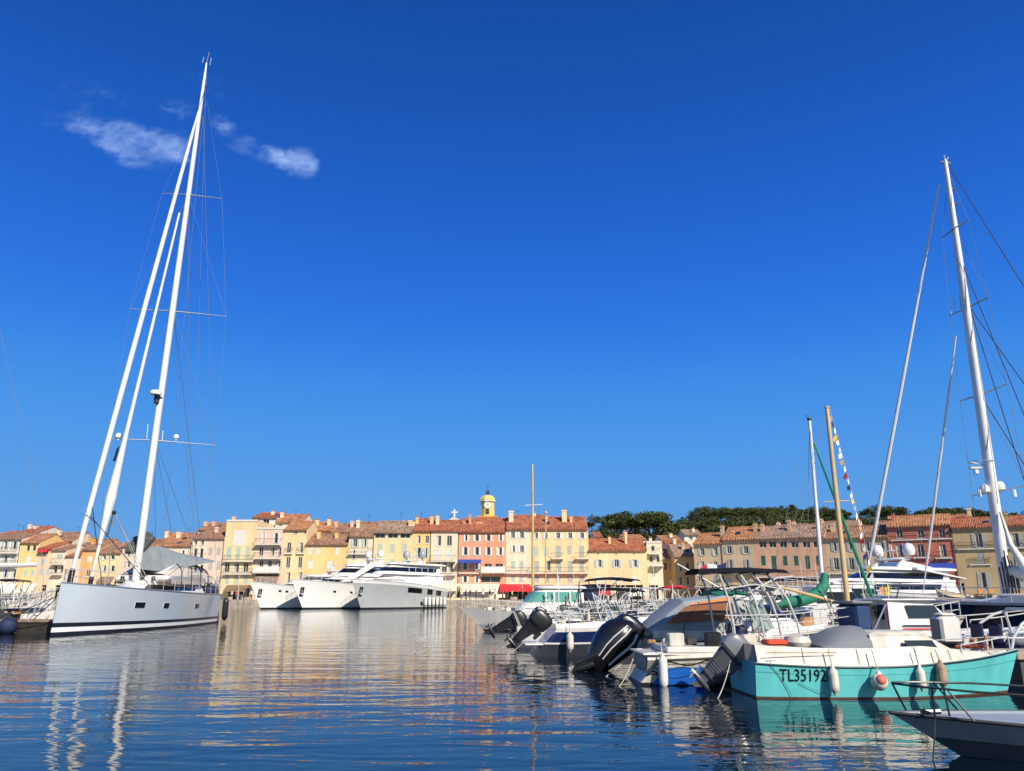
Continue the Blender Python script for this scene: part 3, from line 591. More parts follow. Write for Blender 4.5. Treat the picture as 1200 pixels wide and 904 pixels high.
# ------------------------------------------------------------------ boat toolkit
def lerp(a, b, t): return a + (b - a) * t
class Hull:
    """local axes: x forward from the transom, y to port, z up from the waterline"""
    def __init__(s, L, B, fb, rake=.6, tm=.42, ts=.85, pd=2.3, pw=1.7, kw=.86, flare=1.3, trake=.0, n=30):
        s.L, s.B, s.fb, s.rake, s.tm, s.ts, s.pd, s.pw, s.kw, s.flare, s.trake, s.n = L, B, fb, rake, tm, ts, pd, pw, kw, flare, trake, n
    def zs(s, t):
        a, m, b = s.fb; return a*(1-t)*(1-2*t) + m*4*t*(1-t) + b*t*(2*t-1)
    def half(s, t, p, k=1):
        if t < s.tm: f = 1 - (1-s.ts) * ((s.tm-t)/s.tm)**2
        else: f = 1 - ((t-s.tm)/(1-s.tm))**p
        return max(.012, s.B/2 * f * k)
    def pt(s, t, zf, side=1, out=0):
        bd, bw = s.half(t, s.pd), s.half(t, s.pw, s.kw)
        zz = max(0, zf); y = lerp(bw, bd, zz**s.flare)
        x = t*(s.L - s.rake) + s.rake * zz * t**4 - s.trake * zz * (1-t)**8
        if zf < 0: y = bw * (1 + zf) ** .5 if zf > -1 else .01
        z = zf * s.zs(t) if zf >= 0 else zf * .35
        return Vector((x, side * (y + out), z))
    def t_of(s, x, zf=1):
        a, b = 0, 1
        for _ in range(30):
            m = (a+b)/2
            if s.pt(m, zf).x < x: a = m
            else: b = m
        return a
    def sheer(s, x, inset=0, side=1):
        p = s.pt(s.t_of(x), 1, side); return Vector((x, p.y - side*inset, p.z))
    def stations(s): return [1 - (1 - i/s.n)**1.25 if i < s.n else 1 for i in range(s.n+1)]
    def mesh(s, rows, gun=.08, depth=None, gun_mat=0, deck_mat=1, tr_mat=None, gh=.0):
        """rows: [(zf, material of the strake below it), ...] from 1.0 down; depth(x): how far the deck lies below the gunwale"""
        mb = MB(); T = s.stations(); zf = [r[0] for r in rows] + [-.5, -1]; mt = [r[1] for r in rows] + [rows[-1][1]]
        for side in (1, -1):
            vs_ = [s.pt(t, z, side) for t in T for z in zf]; m = len(zf)
            for i in range(len(T)-1):
                for j in range(m-1):
                    pass
            o = len(mb.v); mb.v += vs_
            for i in range(len(T)-1):
                for j in range(m-1):
                    f = (o+i*m+j, o+(i+1)*m+j, o+(i+1)*m+j+1, o+i*m+j+1); mb.f.append(f); mb.m.append(mt[j])
        for j in range(len(zf)-1):      # transom
            a, b = zf[j], zf[j+1]; mb.quad(s.pt(0,a,1), s.pt(0,a,-1), s.pt(0,b,-1), s.pt(0,b,1), mt[j] if tr_mat is None else tr_mat)
        depth = depth or (lambda x: .03)
        outer = [[s.pt(t, 1, sd) + Vector((0,0,gh)) for t in T] for sd in (1,-1)]
        inn = [[Vector((p.x - (gun if i == len(T)-1 else 0), sd*max(.004, abs(p.y)-gun), p.z)) for i, p in enumerate(outer[k])] for k, sd in enumerate((1,-1))]
        flo = [[Vector((p.x, sd*max(.003, abs(p.y) - .38*max(0, depth(p.x)-.05)), max(.05, p.z - depth(p.x)))) for p in inn[k]] for k, sd in enumerate((1,-1))]
        for k in (0,1):
            for i in range(len(T)-1):
                mb.quad(outer[k][i], outer[k][i+1], inn[k][i+1], inn[k][i], gun_mat)
                mb.quad(inn[k][i], inn[k][i+1], flo[k][i+1], flo[k][i], gun_mat)
        for i in range(len(T)-1): mb.quad(flo[0][i], flo[0][i+1], flo[1][i+1], flo[1][i], deck_mat)
        mb.quad(outer[0][0], outer[1][0], inn[1][0], inn[0][0], gun_mat); mb.quad(inn[0][0], inn[1][0], flo[1][0], flo[0][0], gun_mat)
        return mb
    def patch(s, x0, x1, za, zb, side, out=.012, n=10, mi=0, mb=None, slant=0):
        """a thin plate lying on the topsides between heights za and zb (fractions of the sheer)"""
        mb = mb or MB(); rings = []
        for i in range(n+1):
            x = lerp(x0, x1, i/n); r = []
            for (zz, o, dx) in ((za, .001, 0), (zb, .001, slant), (zb, out, slant), (za, out, 0)):
                t = s.t_of(x + dx, zz); r.append(s.pt(t, zz, side, o))
            rings.append(r)
        return mb.loft(rings, mi)
    def strake(s, zf, r, x0=0, x1=None, mi=0, mb=None, out=0, n=26):
        mb = mb or MB(); x1 = s.L - .01 if x1 is None else x1
        for sd in (1, -1):
            mb.tube([s.pt(s.t_of(lerp(x0, x1, i/n), zf), zf, sd, out) for i in range(n+1)], r, 6, mi)
        return mb
    def rail(s, x0, x1, h, nst=6, r=.014, inset=.06, mid=True, bow=True, mb=None, mi=0, n=20, hb=None):
        mb = mb or MB(); hb = hb or h
        tops = []
        for sd in (1, -1):
            P = []
            for i in range(n+1):
                x = lerp(x0, x1, i/n); p = s.sheer(x, inset, sd)
                if sd*p.y < 0: p.y = 0
                P.append(p + Vector((0,0,lerp(h, hb, i/n))))
            tops.append(P)
            if mid: mb.tube([p - Vector((0,0,h*.5)) for p in P], r*.6, 5, mi)
            for i in range(nst):
                x = lerp(x0, x1, i/max(1, nst-1)); p = s.sheer(x, inset, sd); hh = lerp(h, hb, i/max(1, nst-1))
                mb.tube([p - Vector((0,0,.02)), p + Vector((0,0,hh))], r*.9, 5, mi)
        if bow: mb.tube(tops[0] + tops[1][::-1], r, 6, mi)
        else:
            for P in tops: mb.tube(P, r, 6, mi)
        return mb
class House:
    def __init__(s, x0, x1, w, z0, z1, front=.5, aft=0, nose=.5, tumble=.08, top=.06, wf=None):
        s.__dict__.update(locals())
    def half(s, f, out=0):
        xa, xb = s.x0 + s.aft*f - out, s.x1 - s.front*f + out; w = s.w*(1 - s.tumble*f) + out; n = s.nose; wf = (s.wf or s.w)/s.w
        pts = [(xa, w), (xa+.001, w), (lerp(xa, xb-n, .5), w*lerp(1,wf,.4)), (xb-n, w*wf), (xb-n*.45, w*wf*.88), (xb-n*.12, w*wf*.58), (xb, w*wf*.22)]
        z = lerp(s.z0, s.z1, f); return [Vector((x, y, z)) for x, y in pts]
    def ring(s, f, out=0, dz=0):
        h = s.half(f, out); r = h + [Vector((p.x, -p.y, p.z)) for p in reversed(h)]
        return [p + Vector((0,0,dz)) for p in r]
    def shell(s, mb=None, mi=0, overhang=0, rt=.06):
        mb = mb or MB(); mb.loft([s.ring(0), s.ring(.5), s.ring(1)], mi)
        if overhang is not None:
            r0 = s.ring(1, overhang, .002); r1 = s.ring(1, overhang, rt); cx = (s.x0+s.x1)/2
            r2 = [Vector((lerp(p.x, cx, .12), p.y*.85, p.z+s.top)) for p in r1]; mb.loft([r0, r1, r2], mi)
        return mb
    def band(s, f0, f1, xs=None, xe=None, out=.015, mb=None, mi=0, sides=(1,-1), nose=True):
        mb = mb or MB(); h0, h1 = s.half(f0, out), s.half(f1, out)
        def dense(h):
            r = []
            for a, b in zip(h[1:], h[2:]):
                for k in range(8): r.append(a.lerp(b, k/8))
            r.append(h[-1]); return r
        d0, d1 = dense(h0), dense(h1); n = len(d0)
        xs = d0[0].x if xs is None else xs; xe = 1e9 if xe is None else xe
        idx = [i for i in range(n) if xs <= d0[i].x <= xe]
        for sd in sides:
            for a, b in zip(idx, idx[1:]):
                m_ = lambda p: Vector((p.x, p.y*sd, p.z))
                mb.quad(m_(d0[a]), m_(d0[b]), m_(d1[b]), m_(d1[a]), mi)
        if nose and xe > d0[-1].x and idx:
            a, b = d0[-1], d1[-1]; mb.quad(a, Vector((a.x,-a.y,a.z)), Vector((b.x,-b.y,b.z)), b, mi)
        return mb
def place(name, label, cat, stern, bow, group=None):
    """stern and bow: world xy of the centreline ends at the waterline"""
    s, b = Vector((stern[0], stern[1])), Vector((bow[0], bow[1])); d = b - s
    return thing(name, label, cat, (s.x, s.y, 0), math.atan2(d.y, d.x), group), d.length
def XY(px, Y, z=.5):
    p = U(px, Y, z); return (p.x, p.y)
def fender(p, label, kind='long', r=.11, h=.5, mat=None, top=None, tilt=0, group='fenders hanging along the boat sides', band=None):
    t = thing('fender', label, 'fender', tuple(p), 0, group); t.rotation_euler = (0, R(tilt), 0)
    g = MB(); mat = mat or FWHITE
    if kind == 'long': g.lathe([(.02, h*.5+.06), (.035, h*.5+.02), (r*.6, h*.47), (r*.95, h*.38), (r, h*.25), (r, -h*.25), (r*.95, -h*.38), (r*.6, -h*.47), (.03, -h*.5-.02), (.02, -h*.5-.05)], n=14)
    else: g.ball((0,0,0), r, 16, 12); g.lathe([(.05, r*.85), (.045, r*1.2), (.02, r*1.3)], n=10)
    g.build('body', [mat], t, smooth=60)
    if band: b_ = MB(); b_.lathe([(r*.62, .0), (r*.6, .02), (r*.3, .045), (.001, .05)], (0, 0, 0), 14, 0, Matrix.Rotation(R(62), 4, 'X') @ Matrix.Translation((0, 0, r*.79))); b_.build('valve_cap', band, t, smooth=60)
    if top is not None:
        l = MB(); iv = inv(t); l.tube([(0,0,(h*.5+.03) if kind == 'long' else r*1.2), iv @ Vector(top)], .012, 5); l.build('lanyard', ROPE, t)
    return t
def outboard(par, x, y, z, s=1.0, tilt=60, col=None, steer=0, name='outboard_motor', cowl_col=None, stripes=None):
    """hinged on the transom top; local -x is aft; tilt lifts the leg out of the water"""
    M = Matrix.Translation((x, y, z)) @ Matrix.Rotation(R(steer), 4, 'Z') @ Matrix.Rotation(R(tilt), 4, 'Y') @ Matrix.Scale(s, 4)
    col = col or BLACK; cowl_col = cowl_col or col
    leg = MB(M)
    leg.loft([[(-.04,-.13,.13),(-.44,-.12,.13),(-.5,0,.13),(-.44,.12,.13),(-.04,.13,.13)], [(-.10,-.10,-.02),(-.42,-.09,-.02),(-.47,0,-.02),(-.42,.09,-.02),(-.10,.10,-.02)], [(-.15,-.06,-.30),(-.37,-.05,-.30),(-.42,0,-.30),(-.37,.05,-.30),(-.15,.06,-.30)], [(-.16,-.05,-.42),(-.36,-.045,-.42),(-.40,0,-.42),(-.36,.045,-.42),(-.16,.05,-.42)], [(-.18,-.035,-.62),(-.33,-.03,-.62),(-.37,0,-.62),(-.33,.03,-.62),(-.18,.035,-.62)]])
    leg.loft([[(-.12,-.08,-.47),(-.42,-.10,-.47),(-.54,0,-.47),(-.42,.10,-.47),(-.12,.08,-.47)], [(-.12,-.08,-.485),(-.42,-.10,-.485),(-.54,0,-.485),(-.42,.10,-.485),(-.12,.08,-.485)]])
    leg.tube([(.0,0,-.66),(-.08,0,-.66),(-.2,0,-.66),(-.38,0,-.66),(-.46,0,-.66)], [.012,.045,.065,.06,.045], 10)
    leg.prism([(-.12,-.68),(-.3,-.68),(-.36,-.86),(-.26,-.86)], -.012, .012, 0, 'y')
    leg.box(-.02,.06,-.13,.13,-.12,.14); leg.box(-.16,-.02,-.09,.09,-.05,.1)
    for zz in (-.16, -.22, -.28, -.34):
        k_ = (zz+.02)/-.4; leg.loft([[(-.10-.05*k_, -.095+.04*k_, z_), (-.41+.04*k_, -.09+.035*k_, z_), (-.475+.05*k_, 0, z_), (-.41+.04*k_, .09-.035*k_, z_), (-.10-.05*k_, .095-.04*k_, z_)] for z_ in (zz, zz-.025)])
    lo = leg.build(name, [col], par, smooth=35)
    pr = MB(M)
    for k in range(3):
        a = R(120*k); c, s_ = math.cos(a), math.sin(a)
        pr.add([(-.47, .03*c, -.66+.03*s_), (-.44, .1*c-.07*s_, -.66+.1*s_+.07*c), (-.49, .17*c-.02*s_, -.66+.17*s_+.02*c), (-.52, .1*c+.05*s_, -.66+.1*s_-.05*c)], [(0,1,2,3)])
    pr.tube([(-.46,0,-.66),(-.56,0,-.66)], [.045,.02], 8); pr.build('propeller', STEEL if col is not BLACK else DARK, lo)
    cw = MB(M)
    def cr(z, x0, x1, w, r=.36):
        out = []
        for k in range(16):
            a = 2*math.pi*k/16; ca, sa = math.cos(a), math.sin(a)
            out.append((lerp(x0, x1, .5) + (x1-x0)/2 * math.copysign(abs(ca)**r, ca), w * math.copysign(abs(sa)**r, sa), z))
        return out
    cw.loft([cr(.12,-.49,-.02,.135), cr(.15,-.52,.02,.165), cr(.2,-.54,.05,.175)], 0)
    cw.loft([cr(.205,-.55,.06,.182), cr(.34,-.575,.07,.19), cr(.50,-.54,.06,.18), cr(.585,-.44,.03,.155), cr(.63,-.33,-.03,.11), cr(.645,-.25,-.08,.06)], 1)
    if stripes:
        for (f, w_) in ((.27,.02),(.32,.012)):
            cw.loft([cr(f,-.580,.076,.196), cr(f+w_,-.581,.077,.197)], 2, True, False, False)
    cw.build('cowl', [col, cowl_col, stripes or col], lo, smooth=50)
    return lo
def ropes(name, label, pts, r=.012, sag=.15, mat=None, cat='rope', n=10, par=None):
    P = []
    for a, b in zip(pts, pts[1:]):
        a, b = Vector(a), Vector(b)
        for i in range(n): t = i/n; p = a.lerp(b, t); p.z -= sag*4*t*(1-t); P.append(p)
    P.append(Vector(pts[-1])); g = MB(); g.tube(P, r, 5)
    o = g.build(name, mat or ROPE, par)
    return tag(o, label, cat) if not par else o
def lines(par, segs, r, mat, name, n=5):
    g = MB(inv(par))
    for a, b in segs: g.tube([a, b], r, n)
    return g.build(name, mat, par)

# ------------------------------------------------------------------ large motor yachts
SILV = paint('silver yacht paint', (.37, .39, .39), .25, .04, 1, coat=.4)
YW = paint('yacht white', (.72, .72, .70), .2, .03, 1, coat=.4)
BOOT = paint('black antifouling', (.012, .014, .02), .5, .2, 3)
def superyacht(label, stern, bow, B, fb, hm, style, domes=(), dm=None):
    t, L = place('motor_yacht', label, 'yacht', stern, bow, 'large motor yachts')
    h = Hull(L, B, fb, rake=L*.11, tm=.4, ts=.9, pd=2.6, pw=1.7, kw=.84, flare=1.9, n=34)
    m = h.mesh([(1,2 if hm is SILV else 0),(.87,0),(.8,0),(.6,0),(.4,0),(.25,0),(.1,0),(.06,1),(0,1)], .18, lambda x: .55 if x < L*.96 else .1, 2, 3)
    m.build('hull', [hm, BOOT, YW, TEAK], t, smooth=30)
    h.strake(.985, .05, mi=0).build('rub_rail', STEEL, t, smooth=True)
    for sd in (1, -1):
        for (a, b, z0, z1) in style['hullwin']:
            h.patch(L*a, L*b, z0, z1, sd, .02, 4, slant=.1).build('hull_window', DGLASS, t)
        g = MB(); h.patch(L*.905, L*.93, .42, .74, sd, .03, 3, mb=g); g.build('anchor_pocket', BLACK, t)
        g = MB(); p = h.pt(h.t_of(L*.918, .6), .6, sd, .06); g.tube([p+Vector((0,0,.45)), p+Vector((0,0,-.45))], .05, 6); g.tube([p+Vector((-.35,0,-.25)), p+Vector((0,0,-.5)), p+Vector((.35,0,-.25))], .06, 6); g.build('anchor', STEEL, t)
    zd = fb[1] - .1
    for i, (x0, x1, w, z0, z1, fr, af, f0, f1, bx0, oh) in enumerate(style['decks']):
        H = House(L*x0, L*x1, B/2*w, z0, z1, fr, af, (x1-x0)*L*.34, .1, .1, B/2*w*(.62 if x1 > .8 else .74))
        dk = H.shell(None, 0, oh, .22).build(['main_saloon', 'upper_deck', 'flybridge'][i], YW, t, smooth=30)
        H.band(f0, f1, L*bx0, None, .02).build('window_band', DGLASS, dk)
        if style.get('nomull'): continue
        nm = MB()
        for k in range(5):
            xx = lerp(L*bx0, L*x1 - fr - 1.2, (k+.5)/5)
            for sd in (1, -1):
                yy = H.w * (1 - .1 * f0) + .025; nm.box(xx-.05, xx+.05, min(sd*yy, sd*(yy+.012)), max(sd*yy, sd*(yy+.012)), lerp(z0, z1, f0), lerp(z0, z1, f1))
        nm.build('mullions', YW, dk)
    h.rail(L*.45, L*.93, .75, 12, .025, .12, True, True).build('railing', STEEL, t)
    # radar arch with raked legs
    ax, az0, az1, aw = style['arch']; g = MB()
    for sd in (1, -1):
        g.loft([[(L*ax+1.2, sd*aw-.12, az0), (L*ax-.6, sd*aw-.12, az0), (L*ax-.6, sd*aw+.12, az0), (L*ax+1.2, sd*aw+.12, az0)], [(L*ax-.6, sd*aw*.8-.1, az1), (L*ax-1.5, sd*aw*.8-.1, az1), (L*ax-1.5, sd*aw*.8+.1, az1), (L*ax-.6, sd*aw*.8+.1, az1)]])
    g.rbox(L*ax-1.8, L*ax-.3, -aw*.95, aw*.95, az1+.002, az1+.2, .08)
    g.tube([(L*ax-1, 0, az1+.2), (L*ax-1.1, 0, az1+1.6)], [.09, .04], 8); g.rbox(L*ax-1.1, L*ax-.9, -.9, .9, az1+.9, az1+1.0, .03)
    ar = g.build('radar_arch', YW, t, smooth=35)
    for (dx, dy, r_) in domes:
        g = MB(); g.lathe([(.12, 0), (.14, .25), (r_*.8, .3), (r_, .3+r_*.6), (r_*.93, .3+r_*1.2), (r_*.6, .3+r_*1.75), (.01, .3+r_*1.95)], (L*ax-1+dx, dy, az1+.2), 14); g.build('radome', dm or YW, t, smooth=True)
    g = MB()
    for k in range(4): g.tube([(L*ax-1+(-1)**k*.3, (k-1.5)*.7, az1+.2), (L*ax-1.1+(-1)**k*.3, (k-1.5)*.7, az1+1.2+.5*(k%2))], .02, 5)
    g.build('antenna', YW, ar)
    # aft cockpit furniture, side opening and passerelle
    if 'wing' in style:
        g = MB(); [g.loft([[(L*.66, sd*B*.36, 3.9),(L*.58, sd*B*.36, 3.9),(L*.58, sd*B*.39, 3.9),(L*.66, sd*B*.39, 3.9)], [(L*.36, sd*B*.30, 6.9),(L*.24, sd*B*.30, 7.3),(L*.24, sd*B*.33, 7.3),(L*.36, sd*B*.33, 6.9)]]) for sd in (1,)]; g.build('swept_wing', YW, t)
    g = MB(); g.rbox(L*.02, L*.07, -B*.3, B*.3, fb[0]-.5, fb[0]+.25, .1); g.build('aft_sofa', CUSH, t)
    g = MB()
    for sd in (1,-1):
        for k in range(2): g.tube([(L*(.03+.1*k), sd*B*.4, fb[0]-.4), (L*(.03+.1*k), sd*B*.4, style['decks'][0][4])], .06, 6)
    g.build('deck_post', STEEL, t)
    return t, L, h
CUSH = paint('cream cushion', (.6,.54,.44), .85, .05, 2)
NAVY = paint('navy canvas', (.012,.022,.075), .75, .1, 3, .2)
st1 = dict(hullwin=[(.5,.53,.66,.76),(.58,.61,.66,.76),(.72,.74,.68,.76),(.77,.79,.68,.76)], decks=[(.08,.84,.84,2.7,3.9,4.2,.1,.30,.75,.1,.15),(.16,.58,.66,3.95,4.75,1.6,-.2,.35,.85,.2,.35)], arch=(.3,4.8,5.6,1.3), nomull=True)
st2 = dict(hullwin=[(.30,.48,.60,.78),(.55,.57,.60,.68),(.68,.70,.60,.68)], decks=[(.06,.86,.84,3.3,4.7,5.0,.2,.30,.70,.12,.2),(.12,.64,.72,4.75,6.3,2.8,-.3,.34,.78,.16,.5)], arch=(.3,6.3,7.4,1.7), nomull=True, wing=1)
st3 = dict(hullwin=[(.36,.52,.62,.82),(.22,.29,.60,.84),(.10,.17,.60,.84),(.17,.21,.10,.26),(.235,.275,.10,.26),(.33,.36,.12,.28)], decks=[(.06,.88,.86,3.5,4.95,5.2,.1,.42,.5,.5,.2),(.10,.78,.76,5.0,6.5,4.2,-.3,.30,.72,.14,.7)], arch=(.34,6.7,7.2,1.5))
superyacht('sleek white motor yacht with a low flybridge, leftmost of the far three', (-25.4, 131.5), XY(292, 114, 3.4), 4.7, (2.3, 2.9, 3.9), YW, st1, [(0, -.5, .25)])
superyacht('tall white motor yacht with raked arch and two white domes, middle of three', (-18.8, 131.5), XY(341, 113, 3.6), 5.3, (2.8, 3.5, 4.2), YW, st2, [(.1, 1.3, .55), (.1, -1.3, .55)])
superyacht('motor yacht with silver grey hull and white superstructure, rightmost of the far three', (-12.6, 131.5), XY(412, 112, 3.8), 5.6, (2.9, 3.7, 4.2), SILV, st3, [(0, 1.5, .6), (0, -1.5, .6)], paint('dome shade grey', (.3,.31,.32), .4))  # these domes are coloured grey to carry the shade on them
for k in range(6):
    s = .07 + .05*k; a = Vector((-12.6, 131.5)); b = Vector(XY(412, 112, 3.8)); d = (b - a).normalized(); n_ = Vector((-d.y, d.x))
    p = a + d * (22 * s) + n_ * 2.75 * (1 if True else -1); p2 = a + d*(22*s) - n_*2.75
    c = p if p.y < p2.y else p2
    fender((c.x, c.y - .1, 1.0), 'long white fender hanging on the aft quarter of the silver hulled motor yacht', 'long', .24, 1.3, SH['white'], (c.x, c.y, 2.3), group='white fenders on the silver motor yacht')
stR = dict(hullwin=[(.35,.5,.5,.7),(.58,.66,.5,.7)], decks=[(.05,.82,.84,2.1,3.2,6.5,.3,.30,.80,.14,.1),(.08,.62,.70,3.2,4.35,4.4,-.3,.25,.75,.1,.6)], arch=(.34,4.35,5.35,1.5), nomull=True)
a, b = XY(1108, 86), XY(897, 70, 2.5)
tR, LR, hR = superyacht('large white motor yacht with stacked dark window bands behind the small boats at right', a, b, 6.0, (1.9, 2.2, 2.8), YW, stR, [(-.3, 1.7, .62), (-.3, -1.7, .62)])
g = MB(); g.loft([[(LR*.30, -1.8, 4.45), (LR*.10, -1.8, 4.5), (LR*.10, 1.8, 4.5), (LR*.30, 1.8, 4.45)], [(LR*.33, -1.2, 4.8), (LR*.27, -1.2, 5.2), (LR*.27, 1.2, 5.2), (LR*.33, 1.2, 4.8)]]); g.build('wing_fairing', YW, tR, smooth=30)
g = MB(); g.loft([[(LR*-.03,-2.2,3.55),(LR*-.03,2.2,3.55),(LR*-.03,2.2,3.65),(LR*-.03,-2.2,3.65)], [(LR*.3,-2.4,4.4),(LR*.3,2.4,4.4),(LR*.3,2.4,4.6),(LR*.3,-2.4,4.6)]]); g.build('aft_overhang', YW, tR)

# ------------------------------------------------------------------ big grey sailing yacht at left
GREYH = paint('pale grey yacht hull', (.47, .53, .57), .22, .03, .5, coat=.5)
BSTR = paint('black boot stripe', (.01, .012, .016), .3, .1, 2)
WSTR = paint('white boot stripe', (.75, .76, .75), .3, .05, 2)
CANV = paint('grey boom canvas', (.22, .25, .26), .8, .12, 1.2, .4)
DCAN = paint('charcoal sail stack', (.07, .075, .07), .85, .3, 2.5, .5)
VINYL = clearmat('clear spray vinyl', (.66,.63,.58), .5, .2)
bow_y = 38.5; bx = U(62, bow_y, 0).x
gy, GL = place('sailing_yacht', 'huge pale grey sailing yacht with plumb bow and towering white mast at left', 'sailing yacht', (bx - 1.1, 57.5), (bx, bow_y))
gh = Hull(GL + .0, 5.2, (1.95, 2.05, 2.45), rake=-.28, tm=.40, ts=.86, pd=2.1, pw=1.75, kw=.88, flare=1.0, trake=-.9, n=34)
m = gh.mesh([(1,0),(.8,0),(.6,0),(.4,0),(.235,1),(.15,2),(.06,3),(0,3)], .05, lambda x: .03, 0, 4)
m.build('hull', [GREYH, BSTR, WSTR, BOOT, TEAK], gy, smooth=30)
gh.strake(1.0, .035, mi=0).build('toe_rail', ALU, gy, smooth=True)
iG = inv(gy)
for (pa, pb) in ((158, 170), (191.5, 198), (228, 233)):
    for sd in (1, -1):
        # find hull x whose visible side shows at these pixels
        def xpx(px, side=1):
            best = None
            for i in range(400):
                x = GL * i/400; w_ = mw(gy) @ gh.pt(gh.t_of(x, .6), .6, side); dep = w_.y*cp + (w_.z-CAMZ)*sp; q_ = CX + FPX*w_.x/dep
                if best is None or abs(q_-px) < best[0]: best = (abs(q_-px), x)
            return best[1]
        xa, xb = sorted((xpx(pa), xpx(pb)))
        h_ = gh.patch(xa-.03, xb+.03, .53, .69, sd, .012, 4).build('hull_window', WSTR, gy); gh.patch(xa, xb, .54, .68, sd, .02, 4).build('pane', DGLASS, h_)
xm = (iG @ U(158, 47, 2.2)).x; xm = (iG @ Vector((bx, 47, 0))).x
# coachroof, cockpit coaming and tall clear cockpit enclosure
H = House(xm - 8.0, xm + 1.8, 1.55, 2.0, 2.62, 1.6, .1, 1.4, .12, .08, 1.0)
cr_ = H.shell(None, 0, .0, .04).build('coachroof', YW, gy, smooth=30); [H.band(.25, .78, xm-6.8, xm+.8, .02, nose=False, sides=(sd,)).build('window_band', DGLASS, cr_) for sd in (1,-1)]
g = MB(); g.rbox(xm-8.2, xm-.9, -1.58, 1.58, 2.66, 3.02, .12); g.build('dodger_base', YW, gy, smooth=30)
g = MB(); g.rbox(xm-10, xm-8.02, -1.9, 1.9, 1.98, 2.5, .1); g.build('cockpit_coaming', NAVY, gy)
def hoop(x, w, z0, z1, n=12, lean=0): return [Vector((x + lean*math.sin(math.pi*i/n), w*math.cos(math.pi*i/n)*1.0, z0 + (z1-z0)*min(1, math.sin(math.pi*i/n)**.45))) for i in range(n+1)]
hx = [xm-1.3, xm-3.2, xm-5.0, xm-6.8, xm-8.4]; hz = [3.15, 4.0, 4.2, 4.1, 3.85]
enc = MB(); enc.loft([hoop(x, 1.62, 2.55, z) for x, z in zip(hx, hz)], 0, False, False, False); en = enc.build('cockpit_enclosure', VINYL, gy, smooth=True)
g = MB()
for x, z in zip(hx, hz): g.tube(hoop(x, 1.64, 2.5, z+.01), .04, 6)
for k in (2, 4, 6, 8, 10): g.tube([hoop(x, 1.645, 2.5, z+.015)[k] for x, z in zip(hx, hz)], .016, 5)
g.build('enclosure_frame', DARK, en)
tp = MB(); tp.loft([hoop(x, 1.66, 2.6, z+.03)[3:10] for x, z in zip(hx, hz)], 0, False, False, False); tp.build('enclosure_top', paint('pale awning cloth', (.55,.55,.52), .8, .06, 1), en, smooth=True)
# mast, boom, sail stack
MT = W(242, 74, 47.8); MBm = Vector((mw(gy) @ Vector((xm, 0, 2.3)))); MBm = W(158, 686, 47.0)
def onmast(z): k = (z - MBm.z)/(MT.z - MBm.z); return MBm.lerp(MT, k)
g = MB(iG); g.tube([onmast(z) for z in (1.6, 10, 22, 32, MT.z-1.5)], [.27,.27,.245,.19,.13], 12, flat=.7); g.tube([onmast(MT.z-1.5), MT], [.1,.05], 8)
ms = g.build('mast', WMAST, gy, smooth=50)
g = MB(iG); g.tube([MT, MT+Vector((.1,0,.9))], .02, 5); g.tube([MT+Vector((-.3,0,0)), MT+Vector((-.25,0,.5))], .03, 5); g.tube([MT+Vector((.25,0,-.2)), MT+Vector((.27,.1,.5))], .03, 5); g.build('masthead_aerial', WIRE, ms)
def spreader(M0, l, r_, rad=.07, boat=None, sweep=.4):
    g = MB(inv(boat)); g.tube([l, M0, r_], [rad*.45, rad, rad*.45], 6, flat=.5); return g.build('spreader', WMAST, ms_cur, smooth=True)
ms_cur = ms
sp3 = [((190,227),(260,233),220.8), ((152,362),(265,371),202.8), ((128,514),(252,522),181)]
tipsL, tipsR = [], []
for (l, r_, cx) in sp3:
    yc = (l[1]+r_[1])/2 - 1.5; c_ = W(cx, yc, 47.5); lw, rw = W(*l, 47.9), W(*r_, 47.9); spreader(c_, lw, rw, .075, gy); tipsL.append(lw); tipsR.append(rw)
dk = lambda px, py, Y: W(px, py, Y)
chR, chL = mw(gy) @ gh.sheer(xm-.6, .1, 1), mw(gy) @ gh.sheer(xm-.6, .1, -1)
seg = []
topp = W(242.5, 118, 47.7); seg += [(topp, tipsR[0]), (tipsR[0], tipsR[1]), (tipsR[1], tipsR[2]), (tipsR[2], chR), (topp, tipsL[0]), (tipsL[0], tipsL[1]), (tipsL[1], tipsL[2]), (tipsL[2], chL)]
seg += [(W(221,229,47.5), tipsR[1]), (W(203,363,47.5), tipsR[2]), (W(221,229,47.5), tipsL[1]), (W(203,363,47.5), tipsL[2]), (W(181,514,47.2), chR), (W(181,514,47.2), chL)]
lines(gy, seg, .0075, paint('thin rigging', (.18,.21,.27), .95, .05, 3, spec=.03), 'shroud')
